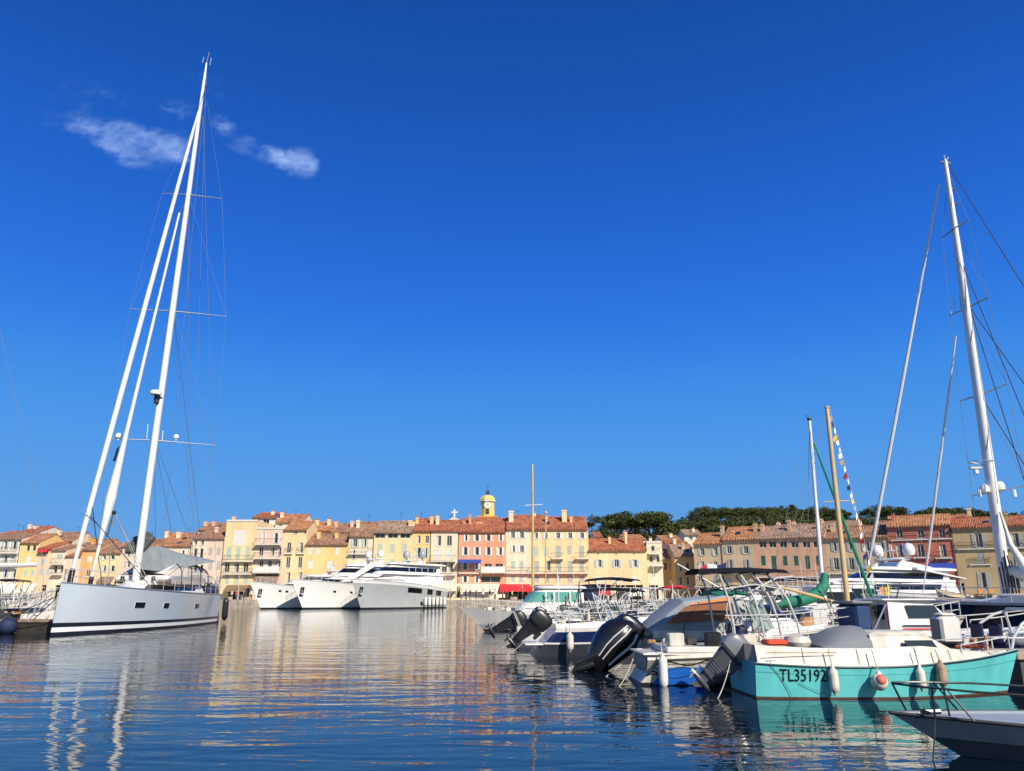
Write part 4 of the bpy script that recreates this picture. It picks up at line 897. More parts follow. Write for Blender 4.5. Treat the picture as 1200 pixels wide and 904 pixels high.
# backstays / running stays / halyards to the stern quarters
st = mw(gy) @ Vector((.5, 0, 2.0)); sR, sL = mw(gy) @ Vector((1.2, 2.0, 2.0)), mw(gy) @ Vector((1.2, -2.0, 2.0))
lines(gy, [(MT, st), (W(238,135,47.7), sR), (W(238,135,47.7), sL), (W(203,363,47.5), sR + Vector((0,-3,0))), (W(221,229,47.5), st + Vector((.4,-1.5,.4)))], .013, MATS['thin rigging'], 'backstay')
bE = MBm + Vector((.7, 8.2, 1.7)); b0 = onmast(3.6)
g = MB(iG); g.tube([b0, bE], [.16,.13], 8); bm_ = g.build('boom', WMAST, gy, smooth=True)
g = MB(iG)   # slack grey cover draped over the flaked mainsail
rings = []
for i in range(9):
    k = i/8; c_ = b0.lerp(bE, k) + Vector((0,0,.1)); hh = [.7,.95,1.0,.85,.65,.5,.38,.28,.16][i]; ww = [.25,.45,.6,.75,.85,.9,.95,.95,.85][i]
    rings.append([c_ + Vector((ww*a_, 0, hh*b_)) for a_, b_ in ((-1,-.45),(-.75,.0),(-.3,.65),(0,1),(.3,.68),(.75,.05),(1.05,-.5),(.4,-.2),(-.4,-.2))])
g.loft(rings); g.build('sail_cover', CANV, bm_, smooth=50)
g = MB(iG)
for i in range(9):
    k = i/8; g.tube([b0 + Vector((-.95 + .15*math.sin(i*1.7), .2+k*1.2, .8+.11*i)), b0 + Vector((-.4, .4+k*1.3, .95+.11*i)), b0 + Vector((.1, .3+k*1.2, .8+.10*i))], [.16,.28,.15], 8)
g.build('flaked_sail', DCAN, bm_, smooth=60)
lines(gy, [(W(181,514,47.2), b0.lerp(bE, .35)+Vector((-.5,0,.3))), (W(181,514,47.2), b0.lerp(bE, .7)+Vector((.7,0,.3))), (W(181,514,47.2), b0.lerp(bE, .7)+Vector((-.7,0,.3))), (W(203,363,47.5), bE)], .010, DARK, 'lazy_jack')
vg = MB(iG); vg.tube([onmast(2.4)+Vector((0,.3,0)), b0.lerp(bE,.22)], .07, 7); vg.build('boom_vang', DARK, bm_)
# furled headsails on their stays
f0, f1 = W(83, 676, 40.6), W(236, 118, 47.3)
g = MB(iG); g.tube([f0.lerp(f1,k) for k in (0,.02,.06,.3,.6,.9,.97)], [.08,.09,.12,.145,.13,.10,.04], 9); fo = g.build('furled_genoa', paint('sail cloth', (.63,.62,.57), .75, .07, 1.5, .3), gy, smooth=True)
g = MB(iG); g.tube([f0 - Vector((.02,.05,.6)), f0.lerp(f1,.012)], [.14,.14], 10); g.build('furling_drum', BLACK, fo); lines(gy, [(f0.lerp(f1,.1)+Vector((0,-.2,-.1)), f0.lerp(f1,.09)+Vector((.5,.4,-.3))), (f0.lerp(f1,.1), mw(gy) @ Vector((xm+1.2, 1.3, 2.5))), (f1, W(242,100,47.8)), (f0.lerp(f1,.12), mw(gy) @ Vector((xm+1.2, -1.3, 2.5)))], .022, DARK, 'jib_sheet')
f0, f1 = W(106, 683, 42.8), W(214.5, 232, 47.4)
g = MB(iG); g.tube([f0.lerp(f1,k) for k in (0,.05,.09,.14,.18,.24,.34,.6,.95)], [.07,.08,.10,.20,.27,.20,.11,.085,.06], 9); fo = g.build('furled_staysail', MATS['sail cloth'], gy, smooth=True)
g = MB(iG); g.tube([f0 - Vector((.02,.05,.5)), f0.lerp(f1,.012)], [.12,.12], 10); g.ball(f0.lerp(f1,.15)+Vector((.32,.1,0)), .12); g.tube([f0.lerp(f1,.15)+Vector((.3,.1,0)), f0.lerp(f1,.1)+Vector((.25,.1,-.1))], .04, 5); g.build('furling_drum', BLACK, fo)
lines(gy, [(f0.lerp(f1,.15)+Vector((.3,.1,0)), mw(gy) @ Vector((xm+.6, 1.1, 2.6))), (f0.lerp(f1,.15)+Vector((.3,.1,0)), mw(gy) @ Vector((xm-.6, .3, 2.8))), (f0.lerp(f1,.14)+Vector((.3,.1,0)), mw(gy) @ Vector((xm+.9, -1.1, 2.5)))], .022, ROPE, 'sheet')
# radar and domes on the mast
p = W(182.5, 461, 46.6); g = MB(iG); g.lathe([(.1,-.12),(.32,-.1),(.36,0),(.32,.14),(.15,.2)], p, 14); g.build('radar', YW, ms, smooth=True)
g = MB(iG); g.box(p.x-.05, p.x+.2, p.y-.1, p.y+.6, p.z-.2, p.z-.13); q_ = W(184, 468, 46.9); g.rbox(q_.x-.12, q_.x+.12, q_.y-.2, q_.y+.2, q_.z-.3, q_.z+.15, .04); g.build('radar_bracket', DARK, ms)
for (px, py, r_) in ((139, 511, .2), (206.5, 512, .17)):
    p = W(px, py, 47.8); g = MB(iG); g.lathe([(.05,-r_*1.4),(.06,-r_*.9),(r_*.9,-r_*.6),(r_,0),(r_*.75,r_*.7),(.01,r_)], p, 12); g.build('radome', YW, ms, smooth=True)
lines(gy, [(W(172,514,47.5), W(173.5,497,47.5)), (W(190,516,47.5), W(191,505,47.5))], .02, WMAST, 'aerial')
p = W(136, 532, 44.6); g = MB(iG); g.prism([(p.x-.12, p.z-.45), (p.x+.02, p.z-.4), (p.x+.14, p.z+.45), (p.x+.02, p.z+.3)], p.y-.04, p.y+.04, 0, 'y'); g.build('radar_reflector', BLACK, ms)
# deck gear
gh.rail(1.2, GL-.6, .66, 14, .013, .1, True, False).build('lifeline', STEEL, gy)
g = MB(); 
for sd in (1,-1):
    g.tube([(GL-2.6, sd*.95, 2.35), (GL-2.5, sd*.92, 3.05), (GL-1.2, sd*.45, 3.1), (GL-.5, 0, 3.08)], .018, 6); g.tube([(GL-1.2, sd*.45, 2.4), (GL-1.2, sd*.45, 3.1)], .016, 5)
g.build('pulpit', STEEL, gy)
g = MB()
for x in (xm-8.6, xm-7.7):
    for sd in (1,-1): g.lathe([(.16,0),(.12,.05),(.11,.16),(.15,.2),(.01,.22)], (x, sd*1.75, 2.5), 10)
for sd in (1,-1): g.lathe([(.16,0),(.12,.05),(.11,.2),(.15,.24),(.01,.26)], (xm-.5, sd*.9, 2.7), 10)
g.build('winch', BLACK, gy, smooth=True)
g = MB()
for sd in (1,-1):
    for k in range(24):
        a0, a1 = 2*math.pi*k/24, 2*math.pi*(k+1)/24; g.tube([(xm-10.4, sd*1.0+.5*math.cos(a0), 2.7+.5*math.sin(a0)), (xm-10.4, sd*1.0+.5*math.cos(a1), 2.7+.5*math.sin(a1))], .02, 5)
    g.tube([(xm-10.4, sd*1.0, 2.0), (xm-10.4, sd*1.0, 2.7)], .08, 7)
g.build('steering_wheel', BLACK, gy)
g = MB(); g.rbox(GL-5.4, GL-4.2, -.45, .45, 2.2, 2.42, .05); g.rbox(GL-3.6, GL-3.0, -.4, .4, 2.25, 2.4, .04); g.build('deck_hatch', DGLASS, gy)
g = MB(iG); p = mw(gy) @ Vector((.3, 2.0, 2.0))
for k in range(5): q_ = p + Vector((-.2-.35*k, .3*k, 0)); g.tube([q_, q_+Vector((0,0,.9))], .02, 5); g.rbox(q_.x-.12, q_.x+.12, q_.y-.1, q_.y+.1, q_.z+.2, q_.z+.7, .04)
g.build('pushpit_gear', paint('mixed deck gear', (.35,.3,.26), .6, .5, 4), gy)
c_ = mw(gy) @ Vector((-.25, 2.35, 1.1)); fender(U(264, 56, .95), 'tall black fender hanging off the stern of the grey sailing yacht', 'long', .2, 1.5, BLACK, c_ + Vector((0,0,.9)), group=None)
ropes('mooring_rope', 'thin mooring line from the grey yacht bow down to the left pontoon', [mw(gy) @ Vector((GL-.6, -.2, 2.2)), (bx-8, 40.5, .7)], .018, .3)
ropes('mooring_rope', 'dark crossed mooring line beside the stem of the grey yacht', [mw(gy) @ Vector((GL-.3, -.1, 1.9)), (bx-5.5, 39, .7)], .022, .4, DARK)
# ------------------------------------------------------------------ small boats at right
def text_mesh(s, size):
    cu = bpy.data.curves.new('lettering', 'FONT'); cu.body = s; cu.size = size; cu.resolution_u = 2; cu.offset = .004
    ob = bpy.data.objects.new('lettering', cu); COL.objects.link(ob); bpy.context.view_layer.update()
    me = bpy.data.meshes.new_from_object(ob.evaluated_get(bpy.context.evaluated_depsgraph_get()))
    bpy.data.objects.remove(ob); bpy.data.curves.remove(cu); return me
def hull_text(h, par, s, x0, x1, z0, z1, side, mat, out=.012, name='registration_number'):
    me = text_mesh(s, 1.0); xs = [v.co.x for v in me.vertices]; ys = [v.co.y for v in me.vertices]; a, b, c, d = min(xs), max(xs), min(ys), max(ys)
    for v in me.vertices:
        u, w_ = (v.co.x-a)/(b-a), (v.co.y-c)/(d-c); x = lerp(x0, x1, u); z = lerp(z0, z1, w_)
        t = h.t_of(x, .7); zf = z / h.zs(t); v.co = h.pt(h.t_of(x, zf), zf, side, out)
    me.materials.clear(); me.materials.append(mat); o = bpy.data.objects.new(name, me); COL.objects.link(o); o.parent = par; return o
def coaming(h, x0, x1, hf, inset=.05, th=.14, inner=.3, n=24, mi=0, mb=None, front=True):
    mb = mb or MB(); S = []
    for i in range(n+1):
        x = lerp(x0, x1, i/n); k = hf(x); row = []
        for sd in (1,-1):
            p = h.sheer(x, inset, sd); q_ = h.sheer(x, inset+.04+.25*k, sd); q2 = h.sheer(x, inset+.04+.25*k+th, sd)
            if q2.y*sd < .02: q2.y = .02*sd
            if q_.y*sd < .03: q_.y = .03*sd
            row.append([Vector((p.x,p.y,p.z-.02)), Vector((q_.x,q_.y,q_.z+k)), Vector((q2.x,q2.y,q2.z+k)), Vector((q2.x,q2.y,p.z-inner))])
        S.append(row)
    for k in (0,1): mb.loft([S[i][k] for i in range(n+1)], mi)
    a, b = S[0][0], S[0][1]; mb.loft([a, b], mi)
    return mb
def arch(h, par, x, z1, name='stainless_arch', r=.02, lean=.2, w=None, mat=None, cross=0, back=0):
    g = MB(); m_ = None
    p, q_ = h.sheer(x, .1, 1), h.sheer(x, .1, -1); w = w or .85
    pts = [p, Vector((p.x+lean*.12, p.y*.99, lerp(p.z, z1, .35))), Vector((p.x+lean*.38, p.y*.96, lerp(p.z, z1, .65))), Vector((p.x+lean*.72, p.y*.93, lerp(p.z, z1, .86))), Vector((p.x+lean, p.y*w, z1-.06)), Vector((p.x+lean, p.y*w-.1, z1)), Vector((p.x+lean, q_.y*w+.1, z1)), Vector((p.x+lean, q_.y*w, z1-.06)), Vector((p.x+lean*.72, q_.y*.93, lerp(p.z, z1, .86))), Vector((p.x+lean*.38, q_.y*.96, lerp(p.z, z1, .65))), Vector((p.x+lean*.12, q_.y*.99, lerp(p.z, z1, .35))), q_]
    g.tube(pts, r, 7)
    if back:
        for sd in (1,-1): a = h.sheer(x+back, .12, sd); g.tube([a, Vector((p.x+lean, sd*p.y*w, z1-.08))], r*.85, 6)
    return g.build(name, mat or STEEL, par, smooth=True)
def canopy(par, x0, x1, w, z, mat, name='bimini_top', sag=.1, th=.05, rise=0):
    g = MB(); rings = []
    for i in range(7):
        x = lerp(x0, x1, i/6); zz = z + rise*i/6 + sag*math.sin(math.pi*i/6)
        rings.append([(x, -w, zz-.06), (x, -w*.6, zz+.03), (x, 0, zz+.06), (x, w*.6, zz+.03), (x, w, zz-.06), (x, w*.6, zz+.03-th), (x, 0, zz+.06-th), (x, -w*.6, zz+.03-th)])
    g.loft(rings); return g.build(name, mat, par, smooth=60)
def screen(par, x, w, z0, z1, rake=.35, name='windscreen', gl=None, wrap=.5):
    g = MB(); n = 8; lo, hi = [], []
    for i in range(n+1):
        a = math.pi*(i/n - .5); lo.append(Vector((x+wrap*math.cos(a)**.8 - wrap if abs(a) < 1.55 else x-wrap, w*math.sin(a), z0))); hi.append(Vector((lo[-1].x-rake*(z1-z0)/.4, w*.9*math.sin(a), z1)))
    for i in range(n): g.quad(lo[i], lo[i+1], hi[i+1], hi[i])
    o = g.build(name, gl or clearmat('tinted acrylic', (.12,.16,.16), .35), par)
    f = MB(); f.tube(hi, .014, 6); f.tube(lo, .012, 6)
    for i in (0, 2, 4, 6, 8): f.tube([lo[i], hi[i]], .011, 5)
    f.build('screen_frame', STEEL, o); return o
def console(par, x, w, z0, z1, mat=None):
    g = MB(); g.loft([[(x-.25,-w,z0),(x+.35,-w,z0),(x+.35,w,z0),(x-.25,w,z0)], [(x-.25,-w,lerp(z0,z1,.7)),(x+.25,-w,lerp(z0,z1,.7)),(x+.25,w,lerp(z0,z1,.7)),(x-.25,w,lerp(z0,z1,.7))], [(x-.05,-w*.9,z1),(x+.15,-w*.9,z1),(x+.15,w*.9,z1),(x-.05,w*.9,z1)]])
    c = g.build('console', mat or WHITE, par, smooth=30)
    g = MB()
    for k in range(16): a0, a1 = 2*math.pi*k/16, 2*math.pi*(k+1)/16; g.tube([(x-.36+.05*math.cos(a0), .18*math.sin(a0), z1-.12+.18*math.cos(a0)), (x-.36+.05*math.cos(a1), .18*math.sin(a1), z1-.12+.18*math.cos(a1))], .012, 5)
    g.tube([(x-.2,0,z1-.15),(x-.36,0,z1-.12)], .02, 5); g.build('steering_wheel', BLACK, c)
    return c
def seats(par, x, ys, z, mat=None, s=1.0):
    for y in ys:
        g = MB(); g.rbox(x-.22*s, x+.22*s, y-.22*s, y+.22*s, z, z+.14*s, .04); g.rbox(x-.26*s, x-.16*s, y-.22*s, y+.22*s, z+.1*s, z+.55*s, .04); g.tube([(x,y,z-.4*s),(x,y,z)], .04, 6, 0); g.build('seat', mat or NAVY, par, smooth=40)
def cleats(h, par, xs):
    g = MB()
    for x in xs:
        for sd in (1,-1): p = h.sheer(x, .06, sd); g.tube([p+Vector((-.09,0,.05)), p+Vector((.09,0,.05))], .012, 5); g.tube([p, p+Vector((0,0,.05))], .015, 5)
    g.build('cleat', STEEL, par)
def sole(x0, x1, d):
    return lambda x: d if x0 < x < x1 else .03
def clutter(par, x0, x1, w, z, n=7):
    cols = [NAVY, OFFW, WOOD, DARK, FAB['white'], CUSH, BLACK]
    nm = ['cushion', 'locker_box', 'wooden_box', 'battery_box', 'towel', 'pillow', 'bag']
    for i in range(n):
        g = MB(); x, y, s_ = rnd.uniform(x0, x1), rnd.uniform(-w, w), rnd.uniform(.07, .2); k = rnd.randrange(len(cols))
        if rnd.random() < .6: g.rbox(x-s_, x+s_, y-s_*.8, y+s_*.8, z, z+s_*rnd.uniform(.6, 2), .02)
        else: g.ball((x, y, z+s_*.6), s_*.7, 8, 6)
        g.build(nm[k], cols[k], par, smooth=40)

def rods(par, x0, x1, w, z, n=7, name='loose_rods'):  # loose tubes added at random as deck clutter, not held in a rack
    g = MB(); 
    for i in range(n):
        x, y = rnd.uniform(x0, x1), rnd.uniform(-w, w); g.tube([(x, y, z), (x+rnd.uniform(-.5,.5), y+rnd.uniform(-.2,.2), z+rnd.uniform(.5,1.5))], rnd.choice([.012,.016,.022]), 5)
    for i in range(3): y = rnd.uniform(-w, w); g.tube([(x0, y, z+.35), (x1, y*.9, z+rnd.uniform(.2,.6))], .014, 5)
    g.build(name, rnd.choice([STEEL, WMAST, DARK, BLACK]), par)
# --- turquoise boat
TEAL = paint('turquoise topside', (.11, .52, .52), .45, .07, 1.2, .15, streak=.12)
t, L = place('fishing_boat', 'turquoise and white cabin boat with registration number, nearest of the moored row', 'fishing boat', (4.45, 15.85), (9.95, 16.0))
h = Hull(L, 2.0, (.63, .58, .80), rake=.35, tm=.45, ts=.84, pd=2.3, pw=1.8, kw=.9, flare=1.1, n=34)
GAS = paint('teal boat boot top', (.10, .045, .03), .6, .3, 4)
m = h.mesh([(1,0),(.85,0),(.6,0),(.35,0),(.15,0),(.055,1),(0,1)], .06, sole(.1, 2.4, .38), 2, 2)
m.build('hull', [TEAL, GAS, OFFW], t, smooth=35)
h.strake(.965, .016, mi=0, out=.004).build('rubbing_strake', BLACK, t, smooth=True); h.strake(.74, .005, mi=0, out=.001).build('pin_stripe', paint('faded teal stripe', (.02,.2,.2), .5), t)
hf = lambda x: max(.02, .30 - (0 if x < 3.2 else (x-3.2)*.17))
coaming(h, .06, 5.2, hf, .045, .12, .3).build('coaming', OFFW, t, smooth=35)
g = MB()
for xx in (.9, 1.9, 3.0, 3.7):
    p0, p1 = h.sheer(xx, .042, -1), h.sheer(xx, .042, -1); k_ = hf(xx); g.tube([p0 + Vector((0,-.004,.03)), Vector((p1.x, p1.y + .04 + .25*k_ - .006, p1.z + k_ - .01))], .005, 4)
g.build('panel_seam', DARK, t)
H = House(2.3, 4.25, .66, .72, 1.07, .62, .0, .5, .1, .05, .5); cb = H.shell(None, 0, .006, .03).build('cabin', OFFW, t, smooth=35)
for sd in (1,-1):
    for (xa, xb) in ((2.95, 3.55),):
        g = MB(); y0, y1 = H.w*(1-.1*.30)*sd + .012*sd, H.w*(1-.1*.78)*sd + .012*sd
        y0 = lerp(H.w, H.wf, .1)*sd*.99+.05*sd; y1 = y0*.96
        g.loft([[(xa,y0,.86),(xb,y0*.955,.86),(xb-.08,y1*.955,1.0),(xa,y1,1.0)], [(xa,y0-.06*sd,.86),(xb,y0*.955-.06*sd,.86),(xb-.08,y1*.955-.06*sd,1.0),(xa,y1-.06*sd,1.0)]]); g.build('cabin_window', GLASS, cb)
g = MB(); g.box(2.25, 2.299, -.3, .3, .5, 1.1); g.build('companion_door', WOOD, cb)
GC = paint('grey sprayhood canvas', (.16,.18,.20), .85, .08, 2, .3); g = MB(); rings = []
for i in range(7):
    k = i/6; x = lerp(1.35, 2.32, k); hh = .05 + .33*math.sin(min(1, k*1.35)*math.pi/2); w_ = .78 - .12*k
    rings.append([Vector((x, w_*math.cos(a), .86 + hh*math.sin(a))) for a in [math.pi*j/10 for j in range(11)]])
g.loft(rings, 0, True, True, True); g.build('sprayhood', GC, t, smooth=50)
outboard(t, -.16, .1, .43, .92, 50, paint('grey outboard', (.06,.064,.07), .35, .08, 3, coat=.3), cowl_col=paint('silver grey cowl', (.16,.17,.185), .25, .05, 2, coat=.4))
hull_text(h, t, 'TL351926', .42, 1.37, .30, .52, -1, BLACK)
g = MB(); g.tube([(.1,-.88,.98),(.1,-.88,1.2)], .012, 5); g.tube([(.2,-.9,.80),(1.5,-.93,.80)], .008, 5); g.build('boat_hook', WOOD, t)
g = MB(); g.rbox(.35, .75, -.55, -.15, .9, 1.0, .03); g.build('life_jacket', paint('orange red plastic', (.62,.06,.02), .5), t)
g = MB(); g.lathe([(.02,0),(.22,.02),(.26,.1),(.22,.2),(.02,.24)], (1.0, -.35, .86), 14); g.build('white_bucket_cover', OFFW, t, smooth=True)
g = MB()
for k in range(12): g.tube([(4.25+.09*math.cos(k*2.1)+k*.04, -.15+.12*math.sin(k*1.9), .83+.02*(k%3)), (4.32+.08*math.cos(k*1.3)+k*.04, -.05+.14*math.sin(k*2.7), .86)], .02, 5)
g.build('coiled_rope', paint('red brown rope', (.3,.06,.03), .9, .3, 8), t)
h.rail(4.0, 5.35, .26, 3, .012, .1, False, True).build('bow_rail', STEEL, t); cleats(h, t, (.3, 4.7))
g = MB(); g.tube([(4.9, 0, .78), (4.9, 0, 1.05)], .035, 8); g.build('samson_post', WOOD, t); clutter(t, .3, 1.3, .5, .45, 8)
def side_pt(h, t, x, z, out, side=-1): 
    zf = z / h.zs(h.t_of(x)); return mw(t) @ h.pt(h.t_of(x, zf), zf, side, out)
xf = lambda px: U(px, 14.85, .5).x - 4.45
for (px, kind, lab, z, mt, r_, hh) in ((974, 'long', 'long cream fender just right of the registration number', .33, FWHITE, .085, .42), (1025, 'ball', 'round cream ball fender with a red end cap on the turquoise hull', .31, FWHITE, .145, 0),
        (1078, 'long', 'clean white fender between the ball fender and the brownish one', .36, paint('clean fender', (.62,.58,.49), .45, .06, 4), .08, .36), (1105, 'long', 'brownish weathered fender nearest the turquoise bow', .42, paint('brown fender', (.36,.25,.16), .6, .25, 6, .2), .09, .40)):
    x = xf(px); p = side_pt(h, t, x, z, r_+.03); top = side_pt(h, t, x, .60, .0) + Vector((0,.03,.26))
    fender(p, lab, kind, r_, hh, mt, top, tilt=rnd.uniform(-6,6), group=None, band=paint('red cap', (.5,.13,.08), .6) if kind == 'ball' else None)
ropes('mooring_rope', 'thin dark line looping from the turquoise quarter down to the water', [side_pt(h, t, .25, .6, .02), side_pt(h, t, .62, .06, .03)], .005, -.04, DARK)
ropes('mooring_rope', 'second dark line slanting across the turquoise side behind the cream fender', [side_pt(h, t, .75, .28, .02), side_pt(h, t, 1.35, .06, .04)], .004, .02, DARK)

# --- white boat with blue side panel
t, L = place('motorboat', 'white motorboat with bright blue side panel under a dark flat canopy on stainless arches', 'motorboat', XY(741, 17.95, .3), (8.0, 18.1))
h = Hull(L, 1.8, (.52, .62, .85), rake=.7, tm=.4, ts=.9, pd=2.4, pw=1.8, kw=.84, flare=1.0, trake=-.45)
h.mesh([(1,0),(.7,0),(.4,0),(.1,1),(0,1)], .12, sole(.15, 3.0, .4), 0, 0).build('hull', [OFFW, BOOT], t, smooth=35)
BLUE = paint('bright blue panel', (.015,.13,.55), .4, .08, 2, .3)
for sd in (1,-1):
    h.patch(.28, 1.3, .03, .66, sd, .01, 6, slant=.25).build('blue_panel', BLUE, t)
    g = MB()
    for j in range(6):
        z0 = .35 + .12*j; P = []
        for i in range(15): x = .02 + i*(.035 if j % 2 else .14) + j*.03; zf = min(.93, z0 + .09*math.sin(i*.9 + j*1.3)); P.append(h.pt(h.t_of(x, zf), zf, sd, .006))
        g.tube(P, .011, 4)
    g.build('wave_graphic', BLACK, t)
coaming(h, .2, 3.8, lambda x: .12 + .03*x, .05, .14, .3).build('coaming', OFFW, t, smooth=35); h.strake(.97, .02, out=.005).build('rub_rail', DARK, t); h.strake(.8, .006, out=.003).build('hull_line', DARK, t)
g = MB(); g.rbox(.1, 2.9, -.80, .80, .60, .64, .01); g.rbox(.6, 2.8, -.82, .82, .64, .77, .02); g.build('side_deck', WHITE, t)
canopy(t, 1.45, 3.4, .78, 2.34, CLK, 'canopy', .03)
for (x, ln) in ((2.1,-.25),(2.75,-.42),(3.15,-.5),(3.6,-.62)): arch(h, t, x, 2.30, 'stainless_arch', .024, ln, .95)
g = MB()
for sd in (1,-1): g.tube([(1.95, sd*.76, 1.95), (2.6, sd*.76, 2.05), (3.2, sd*.76, 1.95)], .016, 6); g.tube([(1.9, sd*.78, 1.4), (3.2, sd*.78, 1.42)], .014, 6)
for k in range(5): g.tube([(2.05+.25*k, -.74, 1.92), (2.05+.25*k, .74, 1.92)], .014, 6)
g.build('arch_brace', STEEL, t)
for (cx_, cz_, r_) in ((2.2,1.5,.30),(2.75,1.6,.32)):
    g = MB(); pts_ = [(cx_+r_*.7*math.cos(2*math.pi*k/20), -.62, cz_+r_*math.sin(2*math.pi*k/20)) for k in range(21)]; g.tube(pts_, .014, 5); g.build('hoop', STEEL, t)
canopy(t, 1.75, 2.5, .62, 1.86, paint('green canvas', (.01,.14,.10), .8, .1, 3, .3), 'green_canopy', .03)
console(t, 2.75, .35, .6, 1.3); screen(t, 3.2, .42, 1.1, 1.72, .15, gl=clearmat('greenish acrylic', (.3,.42,.38), .45)); seats(t, 2.45, (-.3,.3), .78, NAVY, .8)
g = MB(); g.rbox(2.75, 3.35, -.80, -.72, .80, .92, .02); g.build('name_board', paint('orange red plastic', (.62,.06,.02), .5), t)
g = MB()
for k in range(9): g.tube([(1.9+.12*k, -.5+.1*(k%3), .8), (1.95+.11*k, -.45+.12*(k%4), 1.1+.18*((k*5)%4))], .012, 5)
g.build('fishing_rod_bundle', DARK, t); clutter(t, .5, 3.2, .6, .77, 18)
h.rail(2.6, 4.9, .3, 4, .012, .1, False).build('bow_rail', STEEL, t)
x = U(778, 16.95, .4).x; iv = inv(t) @ Vector((x, 16.95, .4)); p = side_pt(h, t, iv.x, .3, .12)
fender(Vector((x, p.y, .28)), 'upright white tubular fender against the blue panel', 'long', .095, .62, SH['white'], (x, p.y+.1, .8), group=None)
fender(U(842, 16.9, .12), 'dark fender half in the water under the silver outboard', 'long', .1, .5, DARK, None, tilt=70, group=None)

# --- cruiser with brown screened cockpit tent and big black outboard
t, L = place('cabin_cruiser', 'white cabin cruiser with grey cockpit tent and brown panel beside the huge black covered outboard', 'cabin cruiser', XY(752, 20.8, .3), (9.1, 21.0))
h = Hull(L, 2.3, (.8, .85, 1.1), rake=.8, tm=.4, ts=.9, pd=2.4, pw=1.8, kw=.84, flare=1.1)
h.mesh([(1,0),(.7,0),(.4,0),(.14,1),(0,1)], .12, sole(.2, 2.2, .45), 0, 0).build('hull', [OFFW, BOOT], t, smooth=35)
h.strake(.93, .022, out=.004).build('rub_rail', DARK, t); coaming(h, .25, 4.6, lambda x: .12, .05, .14, .3).build('coaming', WHITE, t, smooth=35)
TENT = paint('pale grey tent canvas', (.25,.28,.31), .8, .05, 1.5, .3); BRN = paint('brown tent screen', (.20,.08,.035), .85, .1, 2, .2); ORT = paint('orange tent band', (.6,.22,.05), .8, .1, 2)
zb = .93; R0 = lambda x, z, w: [(x, -w, zb-.0), (x, -w*.96, lerp(zb, z, .6)), (x, -w*.8, z-.05), (x, -w*.4, z), (x, w*.4, z), (x, w*.8, z-.05), (x, w*.96, lerp(zb, z, .6)), (x, w, zb)]
g = MB(); g.loft([R0(.05, zb+.12, 1.02), R0(.5, 1.40, 1.05), R0(.95, 1.73, 1.08), R0(1.6, 1.80, 1.08), R0(2.2, 1.92, 1.05), R0(2.35, 1.6, 1.0)]); tn = g.build('cockpit_tent', TENT, t, smooth=20)
g = MB()      # brown screen panel sewn to the near side and its orange upper band
def tsd(x, z, sd): w = 1.055; top = lerp(1.40, 1.9, min(1, max(0, (x-.5)/1.6))); k = (z-zb)/(top-zb); y = w*(1-.04*min(1,k/.6)) if k < .6 else w*lerp(.96, .82, (k-.6)/.4); return (x, sd*(y+.13), z)
for sd in (-1,): g.add([tsd(.42, 1.16, sd), tsd(2.1, 1.28, sd), tsd(2.08, 1.66, sd), tsd(.95, 1.56, sd)], [(0,1,2,3)])
g.build('brown_screen', BRN, tn)
g = MB()
for sd in (-1,): g.add([tsd(1.0, 1.585, sd), tsd(2.08, 1.705, sd), tsd(2.1, 1.79, sd), tsd(1.15, 1.64, sd)], [(0,1,2,3)])
g.build('orange_band', ORT, tn)
g = MB()
for sd in (1,-1): g.tube([tsd(.8, .95, sd), tsd(.95, 1.3, sd), tsd(1.3, 1.66, sd)], .012, 5); g.tube([tsd(1.9, .95, sd), tsd(1.7, 1.3, sd), tsd(1.2, 1.6, sd)], .012, 5)
g.build('tent_pole', DARK, tn)
H = House(2.25, 4.4, .95, .92, 1.72, 1.3, 0, .6, .14, .06, .75); c_ = H.shell(None, 0, .05, .05).build('cabin', WHITE, t, smooth=35); H.band(.45, .85, 2.4, None, .015).build('window_band', DGLASS, c_)
g = MB(); g.tube([(2.3,-.9,1.75),(.9,-.6,2.6)], .022, 6); g.tube([(2.3,-.9,1.75),(3.4,-.7,2.25),(3.9,-.5,2.3)], .02, 6); g.build('outrigger_pole', STEEL, t)
BV = paint('black vinyl cover', (.008,.008,.009), .28, .1, 4, coat=.5)
lo = outboard(t, -.42, -.05, .45, 1.25, 42, BLACK, cowl_col=BV, name='outboard_motor')
g = MB(inv(t)); P = [(692,789,.12),(697,782,.26),(704,771,.37),(713,759,.46),(722,750,.50),(730,743,.47),(737,736,.36),(741,731,.18)]; rings = []
ax_ = (W(741,731,20.5) - W(692,789,20.5)).normalized(); sd_ = Vector((ax_.z,0,-ax_.x))
for i, (px, py, r_) in enumerate(P):
    c_ = W(px, py, 20.5); rings.append([c_ + sd_*r_*1.02*math.cos(a_) + Vector((0,1,0))*r_*.8*math.sin(a_) + ax_*.03*math.sin(a_*3+i) for a_ in [2*math.pi*k/18 for k in range(18)]])
g.loft(rings); g.build('engine_cover', BV, lo, smooth=60)
g = MB(inv(t)); q_ = W(684, 783, 20.3)
g.tube([q_+Vector((-.3,0,-.1)), q_+Vector((-.1,0,.0)), q_+Vector((.25,0,.1))], [.05,.12,.1], 9); g.loft([[q_+Vector((-.15,-.12,.12)), q_+Vector((.3,-.14,.3)), q_+Vector((.3,.14,.3)), q_+Vector((-.15,.12,.12))], [q_+Vector((-.14,-.12,.15)), q_+Vector((.3,-.14,.33)), q_+Vector((.3,.14,.33)), q_+Vector((-.14,.12,.15))]]); g.tube([q_+Vector((-.1,0,.05)), q_+Vector((.35,0,.35))], .11, 7); g.build('gearcase', BLACK, lo, smooth=40)
g = MB(inv(t))
